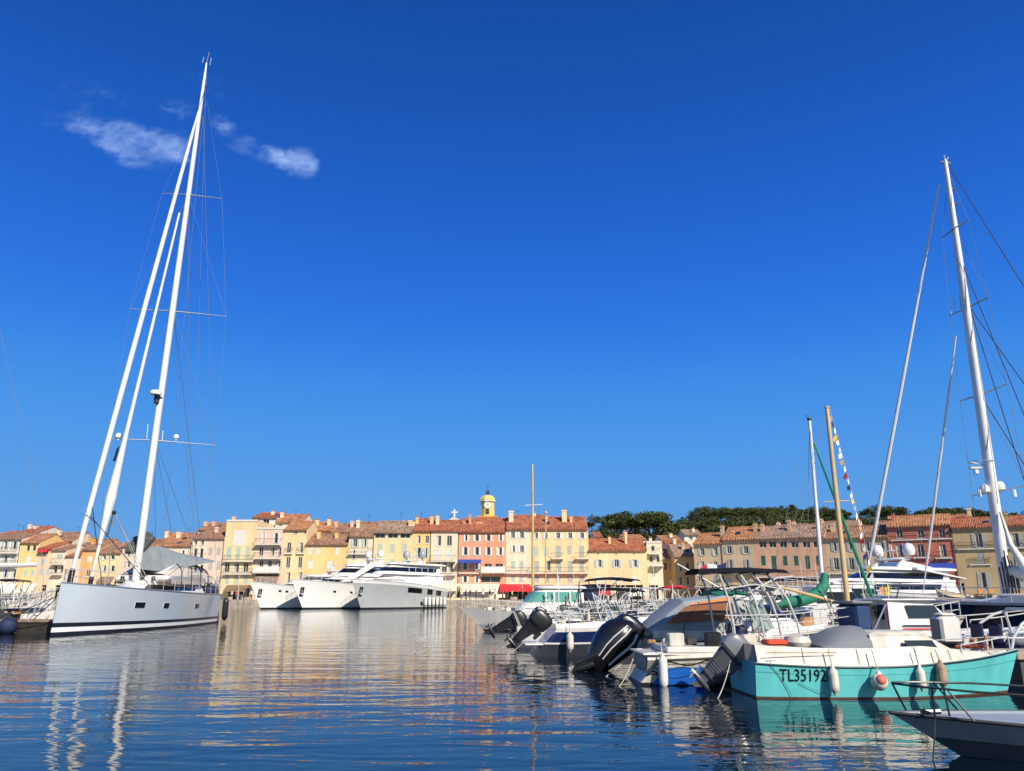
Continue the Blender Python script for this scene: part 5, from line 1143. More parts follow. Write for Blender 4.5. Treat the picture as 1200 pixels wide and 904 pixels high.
for k in range(3): a_ = R(120*k+20); g.add([q_+Vector((-.3,.04*math.cos(a_),.04*math.sin(a_)-.1)), q_+Vector((-.27,.2*math.cos(a_-.4),.2*math.sin(a_-.4)-.1)), q_+Vector((-.34,.22*math.cos(a_+.2),.22*math.sin(a_+.2)-.1)), q_+Vector((-.36,.1*math.cos(a_+.6),.1*math.sin(a_+.6)-.1))], [(0,1,2,3)])
g.build('propeller', STEEL, lo)
g = MB(inv(t))
for o_ in (-.12, .02, .3):
    g.tube([W(px, py, 20.5) + sd_*r_*math.sin(o_*2.2)*1.03 - Vector((0,1,0))*r_*.8*math.cos(o_*2.2)*1.03 for (px, py, r_) in P[2:7]], .016 if o_ < .2 else .03, 5)
g.build('cover_highlight', WHITE, lo)  # white lines painted in as highlights on the glossy cover
g = MB(); g.rbox(.1, 1.9, -1.09, -.95, .80, .99, .02); g.rbox(2.2, 3.0, -1.08, -.96, .86, 1.0, .02); g.build('locker', OFFW, t); cleats(h, t, (.4, 4.6)); clutter(t, 2.7, 4.6, .7, .98, 5)
h.rail(2.8, 5.6, .45, 5, .013, .1, True).build('bow_rail', STEEL, t)

# --- console boat with dark T-top and stainless arches
t, L = place('console_boat', 'white console boat behind the brown screened tent, left of the green sail cover', 'motorboat', XY(838, 26, .3), (12.3, 26.3))
h = Hull(L, 2.2, (.85, .85, 1.15), rake=.9, tm=.4, ts=.9, pd=2.4, pw=1.8, kw=.84, flare=1.1)
h.mesh([(1,0),(.7,0),(.4,0),(.14,1),(0,1)], .14, sole(.2, 3.6, .45), 0, 0).build('hull', [WHITE, BOOT], t, smooth=35)
arch(h, t, .9, 2.0, 'stainless_arch', .024, .3, .9, back=1.0)
console(t, 1.9, .4, .5, 1.3); screen(t, 2.3, .5, 1.2, 1.8, .2); seats(t, 1.2, (-.3,.3), .95); clutter(t, .3, 2.0, .7, .9, 12)
outboard(t, -.1, .3, .85, 1.0, 20, BLACK)

# --- navy stern panel boat, two boats with black outboards
t, L = place('motorboat', 'white motorboat with rounded stern and navy panel above a white stripe', 'motorboat', XY(622, 26.0, .3), (6.2, 26.4))
h = Hull(L, 2.1, (.85, .9, 1.15), rake=.9, tm=.4, ts=.92, pd=2.4, pw=1.8, kw=.86, flare=1.1, trake=-.75)
NV = paint('navy gelcoat', (.012,.022,.09), .2, .1, 2, coat=.4)
h.mesh([(1,0),(.82,0),(.55,1),(.50,0),(.44,2),(.12,2),(0,2)], .12, sole(.4, 3.2, .4), 0, 0).build('hull', [WHITE, WHITE, paint('dark lower hull', (.03,.035,.045), .3)], t, smooth=35)
for sd in (1,-1): h.patch(.35, 2.0, .50, .86, sd, .012, 8, slant=.2).build('navy_panel', NV, t); h.patch(.3, 2.6, .43, .49, sd, .012, 8).build('white_stripe', WHITE, t)
coaming(h, .7, 4.4, lambda x: .1+.03*x, .06, .16, .3).build('coaming', WHITE, t, smooth=35); h.rail(.9, 5.2, .42, 8, .014, .12, True).build('railing', STEEL, t)
screen(t, 3.3, .75, 1.05, 1.5); console(t, 2.6, .5, .6, 1.35); seats(t, 2.0, (-.4,.4), .8, CUSH); rods(t, .8, 3.2, .7, .85, 8); clutter(t, .8, 2.5, .7, .85, 10); outboard(t, .15, -.3, .6, 1.1, 50, BLACK)
g = MB(); g.rbox(-.25, .45, -.8, .8, .33, .38, .01); g.build('bathing_platform', WHITE, t)
for (px, Y, yb, lab, s_, tl, xe) in ((604, 30.2, .95, 'white runabout with black outboard tilted low over the water', 1.2, 55, 5.0), (634, 35.5, .95, 'white open boat whose black outboard stands higher, behind the lower one', 1.25, 33, 6.8)):
    t, L = place('motorboat', lab, 'motorboat', XY(px, Y, .3), (xe, Y+.3), 'outboard boats moored stern out')
    h = Hull(L, 2.0, (.75, .85, 1.1), rake=.8, tm=.4, ts=.9, pd=2.4, pw=1.8, kw=.84, flare=1.1)
    h.mesh([(1,0),(.6,0),(.3,1),(0,1)], .12, sole(.2, 3.2, .4), 0, 0).build('hull', [WHITE, paint('slate lower hull', (.06,.07,.085), .3)], t, smooth=35)
    outboard(t, -.12, -.05, .55, s_*.9, tl+12, BLACK, stripes=SH['white']); coaming(h, .3, 4.0, lambda x: .08+.03*x, .05, .15, .3).build('coaming', WHITE, t, smooth=35)
    screen(t, 2.8, .7, .95, 1.4); console(t, 2.1, .45, .5, 1.25); seats(t, 1.3, (-.4,.4), .7); rods(t, .4, 3.2, .7, .8, 8); clutter(t, .5, 2.4, .7, .8, 8); h.rail(2.5, L-.2, .45, 5, .014, .1, True).build('bow_rail', STEEL, t)
    arch(h, t, .9, 1.75, 'stainless_arch', .02, .3, .9, back=1.0)
# --- pilot house boat pointing left
t, L = place('pilot_house_boat', 'white pilot house boat with green tinted windows, bow pointing left', 'motorboat', XY(702, 44.5, .3), XY(538, 42.5, 1.0))
h = Hull(L, 2.7, (.8, .85, 1.25), rake=1.4, tm=.42, ts=.88, pd=2.3, pw=1.7, kw=.82, flare=1.2)
h.mesh([(1,0),(.6,0),(.3,1),(.1,2),(0,2)], .1, sole(.2, 2.0, .4), 0, 0).build('hull', [WHITE, paint('pale grey topside', (.4,.42,.43), .3), BOOT], t, smooth=35)
GTG = glassmat('green tinted glass', (.10,.30,.25), .08)
H = House(1.2, 4.9, 1.05, 1.0, 2.2, 1.3, 0, .7, .12, .08, .85); c_ = H.shell(None, 0, .12, .08).build('pilot_house', WHITE, t, smooth=35); H.band(.42, .86, 1.35, None, .02).build('window_band', GTG, c_)
g = MB()
for x in (1.35, 2.0, 2.9, 3.35):
    for sd in (1,-1): g.box(x-.04, x+.04, sd*1.0-.02*(sd<0)-.0, sd*1.0+.075 if sd > 0 else sd*1.0+.0, 1.5, 2.04) if False else g.loft([[(x-.04, sd*1.035, 1.5), (x+.04, sd*1.035, 1.5), (x+.04, sd*1.06, 1.5), (x-.04, sd*1.06, 1.5)], [(x-.04-.1*0, sd*.98, 2.04), (x+.04, sd*.98, 2.04), (x+.04, sd*1.005, 2.04), (x-.04, sd*1.005, 2.04)]])
g.build('window_post', WHITE, c_)
h.rail(3.2, L-.15, .55, 7, .018, .1, True).build('bow_rail', STEEL, t); cleats(h, t, (.5, 6.0)); clutter(t, 4.9, 6.6, .5, 1.05, 8)
g = MB(); g.tube([(2.5,.4,2.3),(2.5,.4,3.3)], .02, 5); g.tube([(2.2,-.3,2.3),(2.2,-.3,2.9)], .02, 5); g.build('antenna', WMAST, t)
g = MB(); g.rbox(.3, 1.2, -1.1, 1.1, 1.55, 2.35, .15); g.build('rolled_canvas', NAVY, t, smooth=50); canopy(t, -.9, 1.0, 1.1, 2.35, CLK, 'bimini_top', .06)
# --- black bimini boats in the middle rows
for (px, Y, xe, lab, zc, col, cx0, cx1) in ((668, 33.0, 8.2, 'white boat with low black bimini between the pilot house and the brown panel tent', 2.0, CLK, .6, 3.0), (690, 38.8, 9.6, 'white boat with navy rolled cover and black bimini below the red awnings', 2.55, CLK, 0, 2.4), (770, 40.5, 12.4, 'white boat with red cover beneath the low wide yellow house', 2.2, MATS['red awning'], .4, 1.5)):
    t, L = place('motorboat', lab, 'motorboat', XY(px, Y, .3), (xe, Y+.5))
    h = Hull(L, 2.3, (.85, .9, 1.2), rake=.9, tm=.4, ts=.9, pd=2.4, pw=1.8, kw=.84, flare=1.1)
    h.mesh([(1,0),(.6,0),(.3,1),(0,1)], .12, sole(.2, 3.2, .4), 0, 0).build('hull', [WHITE, MATS['slate lower hull']], t, smooth=35)
    canopy(t, cx0, cx1, 1.05, zc, col, 'bimini_top', .1); 
    for (x, ln) in ((cx0+.5,-.3),(cx0+1.0,.6)): arch(h, t, x, zc, 'stainless_arch', .022, ln, .9, back=1.0)
    screen(t, 3.6, .85, 1.0, 1.6, .3); console(t, 2.9, .6, .6, 1.4); seats(t, 1.8, (-.5,.5), .8, CUSH); rods(t, .4, 4.0, .8, .95, 10); rods(t, 1.4, 5.0, .6, .95, 7, 'loose_poles'); clutter(t, .5, 4.4, .8, .95, 14); h.rail(2.8, L-.2, .5, 6, .018, .1, True).build('bow_rail', STEEL, t)
    H = House(3.5, L-1.2, .75, .9, 1.35, .9, 0, .4, .1, .06); H.shell(None, 0, .02, .03).build('foredeck_cabin', WHITE, t, smooth=35); outboard(t, -.05, 0, .8, 1.0, 10, DARK)

# --- small sailing boats with the white and the wooden mast
def rig(t, base, top, r0, r1, mat, name='mast', sp=None, n=10):
    g = MB(inv(t)); g.tube([base, base.lerp(top,.5), top], [r0, lerp(r0,r1,.4), r1], n); m_ = g.build(name, mat, t, smooth=True); return m_
GRN = paint('green sail cover', (.005,.17,.10), .75, .12, 3, .4)
t, L = place('small_sailboat', 'small white sailboat with green sail cover and plain white mast', 'sailboat', (9.6, 31.4), (14.9, 31.8))
h = Hull(L, 2.1, (.8, .8, 1.0), rake=.7, tm=.42, ts=.8, pd=2.2, pw=1.8, kw=.86)
h.mesh([(1,0),(.5,0),(.1,1),(0,1)], .08, sole(.2, 1.8, .4), 0, 0).build('hull', [WHITE, BOOT], t, smooth=35)
mb_, mt_ = W(965, 699, 31.6), W(948.5, 493, 31.6); ms = rig(t, mb_, mt_, .085, .06, WMAST)
H = House(1.7, 3.9, .7, .85, 1.3, .7, 0, .5); H.shell(None, 0, .02, .03).build('cabin', WHITE, t, smooth=35)
g = MB(inv(t)); b0 = W(966, 672, 31.5); P = [b0, W(966, 686, 31.4), W(958, 697, 31.2), W(940, 704, 31), W(925, 706, 30.9), W(910, 710, 30.8)]
g.tube(P, [.10, .20, .26, .22, .24, .06], 9); g.build('sail_cover', GRN, t, smooth=60)
g = MB(inv(t)); g.tube([W(968, 700, 31.5), W(905, 706, 30.8)], .05, 7); g.build('boom', WMAST, t)
g = MB(inv(t)); g.tube([W(954, 520, 31.6), W(985, 602, 31.7), W(1022, 700, 31.8)], [.035,.06,.07], 7); g.build('furled_jib', GRN, t, smooth=True)
lines(t, [(mt_, mw(t) @ Vector((.1, 0, .8))), (mt_, mw(t) @ Vector((2.4, -1.0, .85))), (mt_, mw(t) @ Vector((2.4, 1.0, .85)))], .008, MATS['thin rigging'], 'shroud')
g = MB(inv(t)); g.ball(mt_+Vector((0,0,.05)), .09); g.tube([mt_, mt_+Vector((-.15,0,.25))], .015, 4); g.build('masthead_light', DARK, ms); clutter(t, .4, 1.6, .6, .8, 8)
PINE = paint('golden varnished spar', (.55,.38,.17), .4, .12, 1.5, coat=.3)
t, L = place('classic_boat', 'old wooden fishing sailboat with varnished mast, cream yard and string of flags', 'sailboat', (9.0, 29.0), (13.7, 29.3))
h = Hull(L, 1.9, (.75, .7, 1.05), rake=.4, tm=.48, ts=.5, pd=2.0, pw=1.8, kw=.86)
h.mesh([(1,1),(.9,0),(.1,2),(0,2)], .08, sole(.5, 2.2, .3), 1, 1).build('hull', [OFFW, WOOD, BOOT], t, smooth=35)
mb_, mt_ = W(993, 705, 29.1), W(969, 478, 29.1); ms = rig(t, mb_, mt_, .10, .075, PINE)
g = MB(inv(t)); g.tube([mt_-Vector((0,0,.02)), mt_+Vector((0,0,.05))], .1, 8); g.tube([W(965,588.5,29.1), W(996,587,29.1)], .02, 5); g.build('crosstree', PINE, ms)
g = MB(inv(t)); g.tube([W(912, 687.5, 28.4), W(955, 699, 28.8), W(1001, 712, 29.2)], [.04, .06, .045], 8); g.build('yard', PINE, t, smooth=True)
lines(t, [(mt_, mw(t) @ Vector((.3, .6, .8))), (mt_, mw(t) @ Vector((.3, -.6, .8)))], .008, MATS['thin rigging'], 'shroud')
fl = thing('signal_flags', 'string of small multicoloured signal flags slanting down from the wooden masthead', 'flags', tuple(mt_))
a, b = mt_ + Vector((.12,0,-.05)), mw(t) @ Vector((L-.15, 0, 1.1))
lines(fl, [(a, b)], .008, ROPE, 'halyard')
FC = [paint('flag '+n_, c, .8, .03) for n_, c in (('white',(.7,.7,.66)),('yellow',(.7,.5,.05)),('navy',(.01,.02,.12)),('red',(.45,.03,.04)),('orange',(.65,.3,.12)))]
for i in range(26):
    k = .03 + i*.032; p = a.lerp(b, k); q_ = a.lerp(b, k+.022); s_ = .13 if i % 3 else .2; g = MB(Matrix.Translation(-mt_))
    sw = Vector((-s_*rnd.uniform(.3,1), rnd.uniform(-.1,.1), -s_*rnd.uniform(.4,1.0))); g.add([p, q_, q_+sw*.9, p.lerp(q_,.5)+sw*1.1, p+sw], [(0,1,2,3,4)]); g.build('pennant', FC[(i*7) % 5 if i % 2 else 0], fl)
# --- canvas cover boat and wheelhouse boat
CBL = paint('mid blue canvas', (.015,.045,.13), .8, .12, 2, .4)
t, L = place('fishing_boat', 'small boat with white wheelhouse carrying blue and red stripes, blue canvas aft', 'fishing boat', XY(988, 21.3, .3), (14.6, 21.6))
h = Hull(L, 2.1, (.8, .8, 1.1), rake=.6, tm=.42, ts=.85, pd=2.3, pw=1.8, kw=.86)
h.mesh([(1,0),(.5,0),(.12,1),(0,1)], .1, sole(.1, 1.0, .35), 0, 0).build('hull', [WHITE, BOOT], t, smooth=35)
iT = inv(t); x0 = (iT @ U(1036, 20.9, 1.2)).x
WG = paint('wheelhouse grey', (.42,.42,.41), .5, .06, 2)
g = MB(); xa, xb, wz0, wz1 = x0-.05, x0+1.40, .82, 1.68
g.loft([[(xa,-.80,wz0),(xb+.25,-.74,wz0),(xb+.25,.74,wz0),(xa,.80,wz0)], [(xa,-.78,1.3),(xb+.15,-.70,1.3),(xb+.15,.70,1.3),(xa,.78,1.3)], [(xa+.02,-.74,wz1),(xb-.25,-.66,wz1),(xb-.25,.66,wz1),(xa+.02,.74,wz1)]])
g.rbox(xa-.12, xb-.12, -.80, .80, wz1+.003, wz1+.06, .03); wh = g.build('wheelhouse', WHITE, t, smooth=25)
g = MB()
for sd in (1,-1): g.loft([[(xa+.55,sd*.775,1.27),(xb+.02,sd*.725,1.27),(xb-.16,sd*.69,1.58),(xa+.5,sd*.745,1.58)], [(xa+.55,sd*.79,1.27),(xb+.02,sd*.74,1.27),(xb-.16,sd*.705,1.58),(xa+.5,sd*.76,1.58)]])
g.build('side_window', GLASS, wh)
g = MB(); g.box(xa-.015, xa-.002, -.6, .1, 1.22, 1.58); g.build('rear_window', GLASS, wh); g = MB(); g.box(xa-.03, xa-.003, .2, .62, .84, 1.6); g.build('door', WOOD, wh); g = MB(); g.tube([(xa-.01,-.79,.84),(xa,-.77,1.3),(xa+.02,-.74,1.66)], .02, 6); g.build('corner_trim', paint('maroon trim', (.16,.02,.03), .5), wh)
for (z_, c_) in ((1.08, NAVY), (1.0, MATS['red awning'])):
    g = MB()
    for sd in (1,-1): g.loft([[(xa+.35,sd*.800,z_-.015),(xb+.05,sd*.76,z_-.015),(xb+.05,sd*.76,z_+.015),(xa+.35,sd*.797,z_+.015)], [(xa+.35,sd*.812,z_-.015),(xb+.05,sd*.772,z_-.015),(xb+.05,sd*.772,z_+.015),(xa+.35,sd*.809,z_+.015)]])
    g.build('stripe', c_, wh)
cx_ = x0 - .42; g = MB(); g.rbox(cx_-.40, cx_+.02, -.62, .45, .8, 1.60, .06); g.build('canvas_shelter', CBL, t, smooth=40)
g = MB(); g.rbox(cx_-.48, cx_+.08, -.68, .52, 1.603, 1.68, .03); g.build('shelter_roof', GC, t); g = MB()
for sd in (1,-1): g = MB(); g.tube([(cx_-.1, sd*.75, .85), (cx_+.36, sd*.75, 1.6)], .025, 6); g.build('strut', ALU, t)
g = MB(); h.rail(x0+2.0, L-.1, .4, 4, .016, .1, False).build('bow_rail', STEEL, t); clutter(t, .05, .5, .6, .8, 4)
# --- boats carrying upright white outboards
WC = paint('white outboard cowl', (.62,.6,.56), .35, .06, 3, coat=.2)
for (px, Y, xe, lab, s_, zt) in ((1128, 19.3, 15.0, 'small inflatable with tall old white outboard and stainless arch behind the turquoise cabin', 1.25, .72), (972, 23.6, 13.6, 'small open boat with upright white outboard and dark blue seat near the wooden mast', 1.15, .80)):
    t, L = place('dinghy', lab, 'dinghy', XY(px, Y, .3), (xe, Y+.2))
    h = Hull(L, 1.8, (.6, .62, .9), rake=.6, tm=.42, ts=.9, pd=2.4, pw=1.9, kw=.88)
    h.mesh([(1,0),(.5,0),(.12,1),(0,1)], .14, sole(.1, 2.8, .35), 0, 0).build('hull', [WHITE if Y > 20 else paint('grey inflatable tube', (.4,.41,.42), .6), BOOT], t, smooth=35)
    h.strake(.98, .09 if Y < 20 else .03, out=.0).build('tube', MATS.get('grey inflatable tube', WHITE), t, smooth=True)
    mb2 = MB(); x = -.28; mb2.rbox(x-.26, x+.24, -.24, .24, zt, zt+.62, .06); mb2.rbox(x-.2, x+.2, -.19, .19, zt+.62, zt+.70, .05); lg = mb2.build('outboard_motor', WC, t, smooth=40)
    g = MB(); g.box(x-.262-.004, x-.262, -.2, .2, zt+.06, zt+.56); g.build('cowl_shade', paint('painted cowl shade', (.16,.17,.18), .5), lg)  # dark sheet paints the shade on the cowl's aft face
    g = MB(); g.loft([[(x-.16,-.07,zt),(x+.06,-.07,zt),(x+.06,.07,zt),(x-.16,.07,zt)], [(x-.12,-.04,-.3),(x+.03,-.04,-.3),(x+.03,.04,-.3),(x-.12,.04,-.3)]]); g.rbox(x+.1, x+.34, -.14, .14, zt-.25, zt+.1, .02); g.build('leg', DARK, lg)
    seats(t, .9, (-.35,.35), .62, NAVY); console(t, 1.5, .3, .3, .95); clutter(t, .4, 2.4, .5, .6, 10)
    if Y < 20:
        arch(h, t, .7, 1.5, 'stainless_arch', .035, 1.0, .9, back=1.2); g = MB(); g.rbox(1.0, 2.6, -.5, .5, .62, .9, .1); g.build('grey_seat_cover', GC, t, smooth=50)
        h.rail(.3, L-.2, .3, 5, .02, .1, False).build('railing', STEEL, t)
# --- navy hulled sailing yacht with tall mast
NAVH = paint('dark navy hull paint', (.006,.011,.04), .12, .1, 1, coat=.6)
sb, bb = XY(1165, 37.5, 1.5), XY(1010, 46, 1.8)
d_ = (Vector(bb) - Vector(sb)).normalized(); stern = Vector(sb) - d_ * 9.0
t, L = place('sailing_yacht', 'navy blue sailing yacht with white deck edge and tall white mast at right', 'sailing yacht', tuple(stern), bb)
h = Hull(L, 4.6, (1.65, 1.55, 1.9), rake=1.2, tm=.42, ts=.8, pd=2.1, pw=1.75, kw=.86, n=34)
h.mesh([(1,0),(.93,1),(.5,1),(.12,2),(0,2)], .08, lambda x: .04, 0, 3).build('hull', [WHITE, NAVH, WSTR, TEAK], t, smooth=35)
iN = inv(t); MBm = W(1180, 693, 37.9); MT = W(1107.5, 190, 38.6)
def onm(k): return MBm.lerp(MT, k)
g = MB(iN); g.tube([onm(k) for k in (-.03,.3,.6,.85,1)], [.30,.29,.25,.19,.14], 12, flat=.8); ms = g.build('mast', WMAST, t, smooth=True); ms_cur = ms
g = MB(iN)
for dx, dz in ((-.25,.0),(0,.45),(.22,.3),(.3,-.1)): g.tube([MT, MT+Vector((dx,0,dz))], .05, 6)
for k in (.92,.88): g.tube([onm(k), onm(k)+Vector((.3,-.2,.1))], .05, 6)
g.build('masthead_fitting', ALU, ms)
tips = []
for (l, r_, c_, k) in (((1104.5,278.5),(1135,258),(1118,268),1),((1113,370),(1158,348.5),(1133,361),2),((1125,470),(1180,450),(1148,463),3),((1139.5,581),(1203,569),(1163,577),4)):
    g = MB(iN); lw, cw, rw = W(*l, 39.3), W(*c_, 38.3), W(*r_, 37.5); g.tube([lw, cw, rw], [.04,.07,.04], 6, flat=.6); g.build('spreader', ALU, ms); tips.append((lw, rw))
    if k == 2: g = MB(iN); [g.tube([lw.lerp(cw, q_), lw.lerp(cw, q_)+Vector((0,0,.9))], .02, 5) for q_ in (.1,.35,.7)]; g.build('aerial', ALU, ms)
seg = [(W(1113,205,38.5), tips[0][1]), (tips[0][1], tips[1][1]), (tips[1][1], tips[2][1]), (tips[2][1], tips[3][1]), (W(1111,205,38.5), tips[0][0]), (tips[0][0], tips[1][0]), (tips[1][0], tips[2][0]), (tips[2][0], tips[3][0]), (tips[3][0], W(1150,690,39.8)), (W(1120,268,38.4), tips[1][1]), (W(1135,360,38.3), tips[2][1]), (W(1150,463,38.2), tips[3][1])]
lines(t, seg, .011, MATS['thin rigging'], 'shroud')
lines(t, [(W(1113,197,38.5), W(1235,392,35)), (W(1136,360,38.3), W(1250,520,35)), (W(1124,300,38.4), W(1230,560,35)), (W(1150,465,38.3), W(1260,640,34)), (W(1136,360,38.3), W(1228,650,34))], .024, DARK, 'backstay')
sc_ = MATS['sail cloth']; g = MB(iN); a, b = W(1019, 655, 45.2), W(1103, 203, 38.7); g.tube([a.lerp(b,k) for k in (-.08,.0,.04,.5,.97)], [.04,.05,.10,.095,.05], 8); g.build('furled_genoa', WMAST, t, smooth=True)
g = MB(iN); a, b = W(1085, 668, 42.6), W(1121, 388, 38.3); g.tube([a.lerp(b,k) for k in (-.1,.0,.05,.5,.98)], [.03,.04,.07,.065,.04], 8); g.build('furled_staysail', WMAST, t, smooth=True)
g = MB(iN); c_ = W(1150,545,38.2)
for k in range(14): a0, a1 = 2*math.pi*k/14, 2*math.pi*(k+1)/14; g.tube([c_+Vector((.6*math.cos(a0), .5*math.sin(a0), .15)), c_+Vector((.6*math.cos(a1), .5*math.sin(a1), .15))], .02, 5)
for s_ in (-1,1): g.tube([c_, c_+Vector((.6*s_,0,.15))], .04, 6)
g.build('crow_bracket', ALU, ms); g = MB(iN); p = W(1143,549,37.7); g.rbox(p.x-.3,p.x+.3,p.y-.1,p.y+.1,p.z-.05,p.z+.08,.03); g.rbox(p.x-.1,p.x+.12,p.y-.1,p.y+.1,p.z-.3,p.z-.06,.03); g.build('radar_scanner', ALU, ms)
for (px, py, r_) in ((1153.5, 573, .23), (1171, 570, .26)):
    p = W(px, py, 38.0); g = MB(iN); g.lathe([(.05,-r_*1.2),(r_*.9,-r_*.7),(r_,0),(r_*.75,r_*.7),(.01,r_)], p, 12); g.build('radome', YW, ms, smooth=True)
for px in (1188, 1147): p = W(px, 574, 37.8); g = MB(iN); g.tube([p, p-Vector((0,0,.35))], .08, 7); g.build('deck_light', YW, ms)
g = MB(iN); g.tube([W(1172,600,37.6), W(1184,638,37.2), W(1200,664,36.8), W(1240,700,36)], [.05,.12,.22,.25], 8); g.tube([W(1183,668,37.6), W(1215,676,36.5), W(1290,680,34)], [.25,.4,.42], 9); g.build('folded_mainsail', sc_, t, smooth=60)
g = MB(iN)
for k in range(7): g.tube([W(1176+k*4, 645+k*6, 37.4), W(1183+k*5, 682, 37.3)], .03, 5)
for k in range(6): q_ = MBm + Vector((-.35+.14*k, -.35, -.1)); g.tube([q_, q_+Vector((.02*k,.1,1.2+.25*(k%3)))], .035, 6)
g.build('halyard_bundle', DARK, ms)
H = House(L*.22, L*.58, 1.1, 1.5, 1.80, 2.0, .2, 1.2); c_ = H.shell(None, 0, .02, .05).build('coachroof', WHITE, t, smooth=35); H.band(.3,.8,L*.25,L*.5,.02,nose=False, sides=(-1,)).build('window_band', DGLASS, c_)
h.rail(1.0, L-.4, .62, 14, .014, .1, True).build('lifeline', STEEL, t); h.strake(1.0, .05).build('toe_rail', WHITE, t)
# --- varnished tender beyond, mid harbour mast boat
t, L = place('wooden_boat', 'long low varnished wooden boat with dark topsides behind the navy yacht', 'wooden boat', XY(1176, 52, 1), XY(1098, 58, 1.5))
h = Hull(L, 2.2, (1.9, 1.75, 2.35), rake=.6, tm=.45, ts=.6); h.mesh([(1,0),(.92,1),(.86,0),(.75,2),(0,2)], .08, sole(.5, L*.7, .2), 0, 0).build('hull', [paint('tan sheer plank', (.5,.4,.22), .5), BLACK, paint('maroon topside', (.06,.025,.03), .4)], t, smooth=35); seats(t, 1.5, (-.4,.4), 1.8, WOOD); clutter(t, 1, 4, .5, 1.7, 8)
t, L = place('small_sailboat', 'slim boat with tall thin varnished mast in front of the pale yellow building', 'sailboat', XY(652, 62, .5), XY(590, 60, 1))
h = Hull(L, 1.9, (.8, .75, 1.0), rake=.8, tm=.45, ts=.6); h.mesh([(1,0),(.1,1),(0,1)], .08, sole(.5, 1.5, .2), 0, 1).build('hull', [WHITE, WOOD], t, smooth=35)
mt_ = W(624, 544, 61); ms = rig(t, W(624.5, 702, 61), mt_, .11, .07, PINE); g = MB(inv(t)); g.tube([W(615, 592.5, 61), W(636, 591.5, 61)], .03, 5); g.build('crosstree', WMAST, ms); lines(t, [(mt_, W(607,700,61)), (mt_, W(645,702,61)), (W(615,592.5,61), W(622,550,61)), (W(636,591.5,61), W(625,550,61))], .008, MATS['thin rigging'], 'shroud')
g = MB(inv(t)); g.tube([W(639.5, 603, 61.5), W(639.5, 702, 61.5)], .05, 6); g.ball(W(639.5, 601, 61.5), .12); g.build('mizzen_mast', PINE, t)
# --- grey skiff in the foreground
SKF = paint('shade toned grey skiff', (.23,.26,.29), .45, .08, 2, .15, streak=.08); SKD = paint('pale slate deck', (.26,.30,.34), .5, .05, 3)  # hull grey stands in for the shade the skiff lies in
tip = W(1040, 833, 9.95)
t, L = place('skiff', 'open skiff with hull greyed for shade and bent black bow rail, nearest boat at the lower right corner', 'skiff', (9.3, 9.2), (tip.x, tip.y))
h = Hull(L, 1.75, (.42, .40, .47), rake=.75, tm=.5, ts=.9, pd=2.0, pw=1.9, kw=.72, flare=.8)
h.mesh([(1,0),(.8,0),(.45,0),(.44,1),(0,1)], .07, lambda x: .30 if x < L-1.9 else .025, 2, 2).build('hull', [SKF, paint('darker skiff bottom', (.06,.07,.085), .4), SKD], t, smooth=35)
h.strake(.97, .022, out=.004).build('rub_rail', DARK, t, smooth=True)
g = MB(inv(t)); A_ = [W(1045, 800, 9.95), W(1070, 799.5, 9.9), W(1140, 801, 10.1), W(1215, 805, 10.3)]; B_ = [W(1045, 801, 9.95), W(1078, 805, 9.6), W(1140, 811, 9.4), W(1215, 816, 9.2)]
g.tube(A_, .013, 7); g.tube(B_, .013, 7)
for a, b in ((A_[0], W(1062, 833, 9.95)), (W(1094,800,9.95), W(1122,832,10.3)), (W(1092,806,9.6), W(1096,843,9.6)), (W(1110,808,9.5), W(1142,846,9.4)), (W(1104,799,10), W(1113,840,9.9))): g.tube([a, b], .012, 6)
g.build('bow_rail', BLACK, t, smooth=True)
g = MB(inv(t)); p = W(1090, 837, 9.8); g.tube([p+Vector((-.1,0,.02)), p+Vector((.12,0,.03))], .035, 7); g.ball(W(1075,839,9.8), .03); g.build('mooring_cleat', BLACK, t)
g = MB(); g.rbox(.9, 1.2, -.7, .7, .28, .36, .03); g.rbox(2.2, 2.5, -.75, .75, .28, .36, .03); g.build('thwart', SKD, t)
ropes('mooring_rope', 'dark mooring line dropping from the skiff bow into the water', [W(1096,843,9.6), W(1093,900,9.55)], .009, 0, DARK)
# --- stone pier at right
g = MB(); g.box(10.5, 24, 16.9, 18.1, -1.5, .60, 0); pr = thing('stone_pier', 'low stone pier with a pale coping just right of the turquoise bow', 'pier', (10.5, 17, 0)); g.T = None; 
o = MB(Matrix.Translation((-10.5,-17,0))); o.box(10.55, 24, 16.95, 18.05, -1.5, .52); o.build('pier_wall', paint('dark wet stone', (.07,.065,.055), .7, .3, 2, .6), pr)
o = MB(Matrix.Translation((-10.5,-17,0)))
for i in range(12): o.rbox(10.46+i*1.1, 11.54+i*1.1, 16.88, 18.1, .523, .68, .02)
o.build('coping_stones', paint('tan coping stone', (.40,.32,.23), .8, .15, 2, .5), pr)
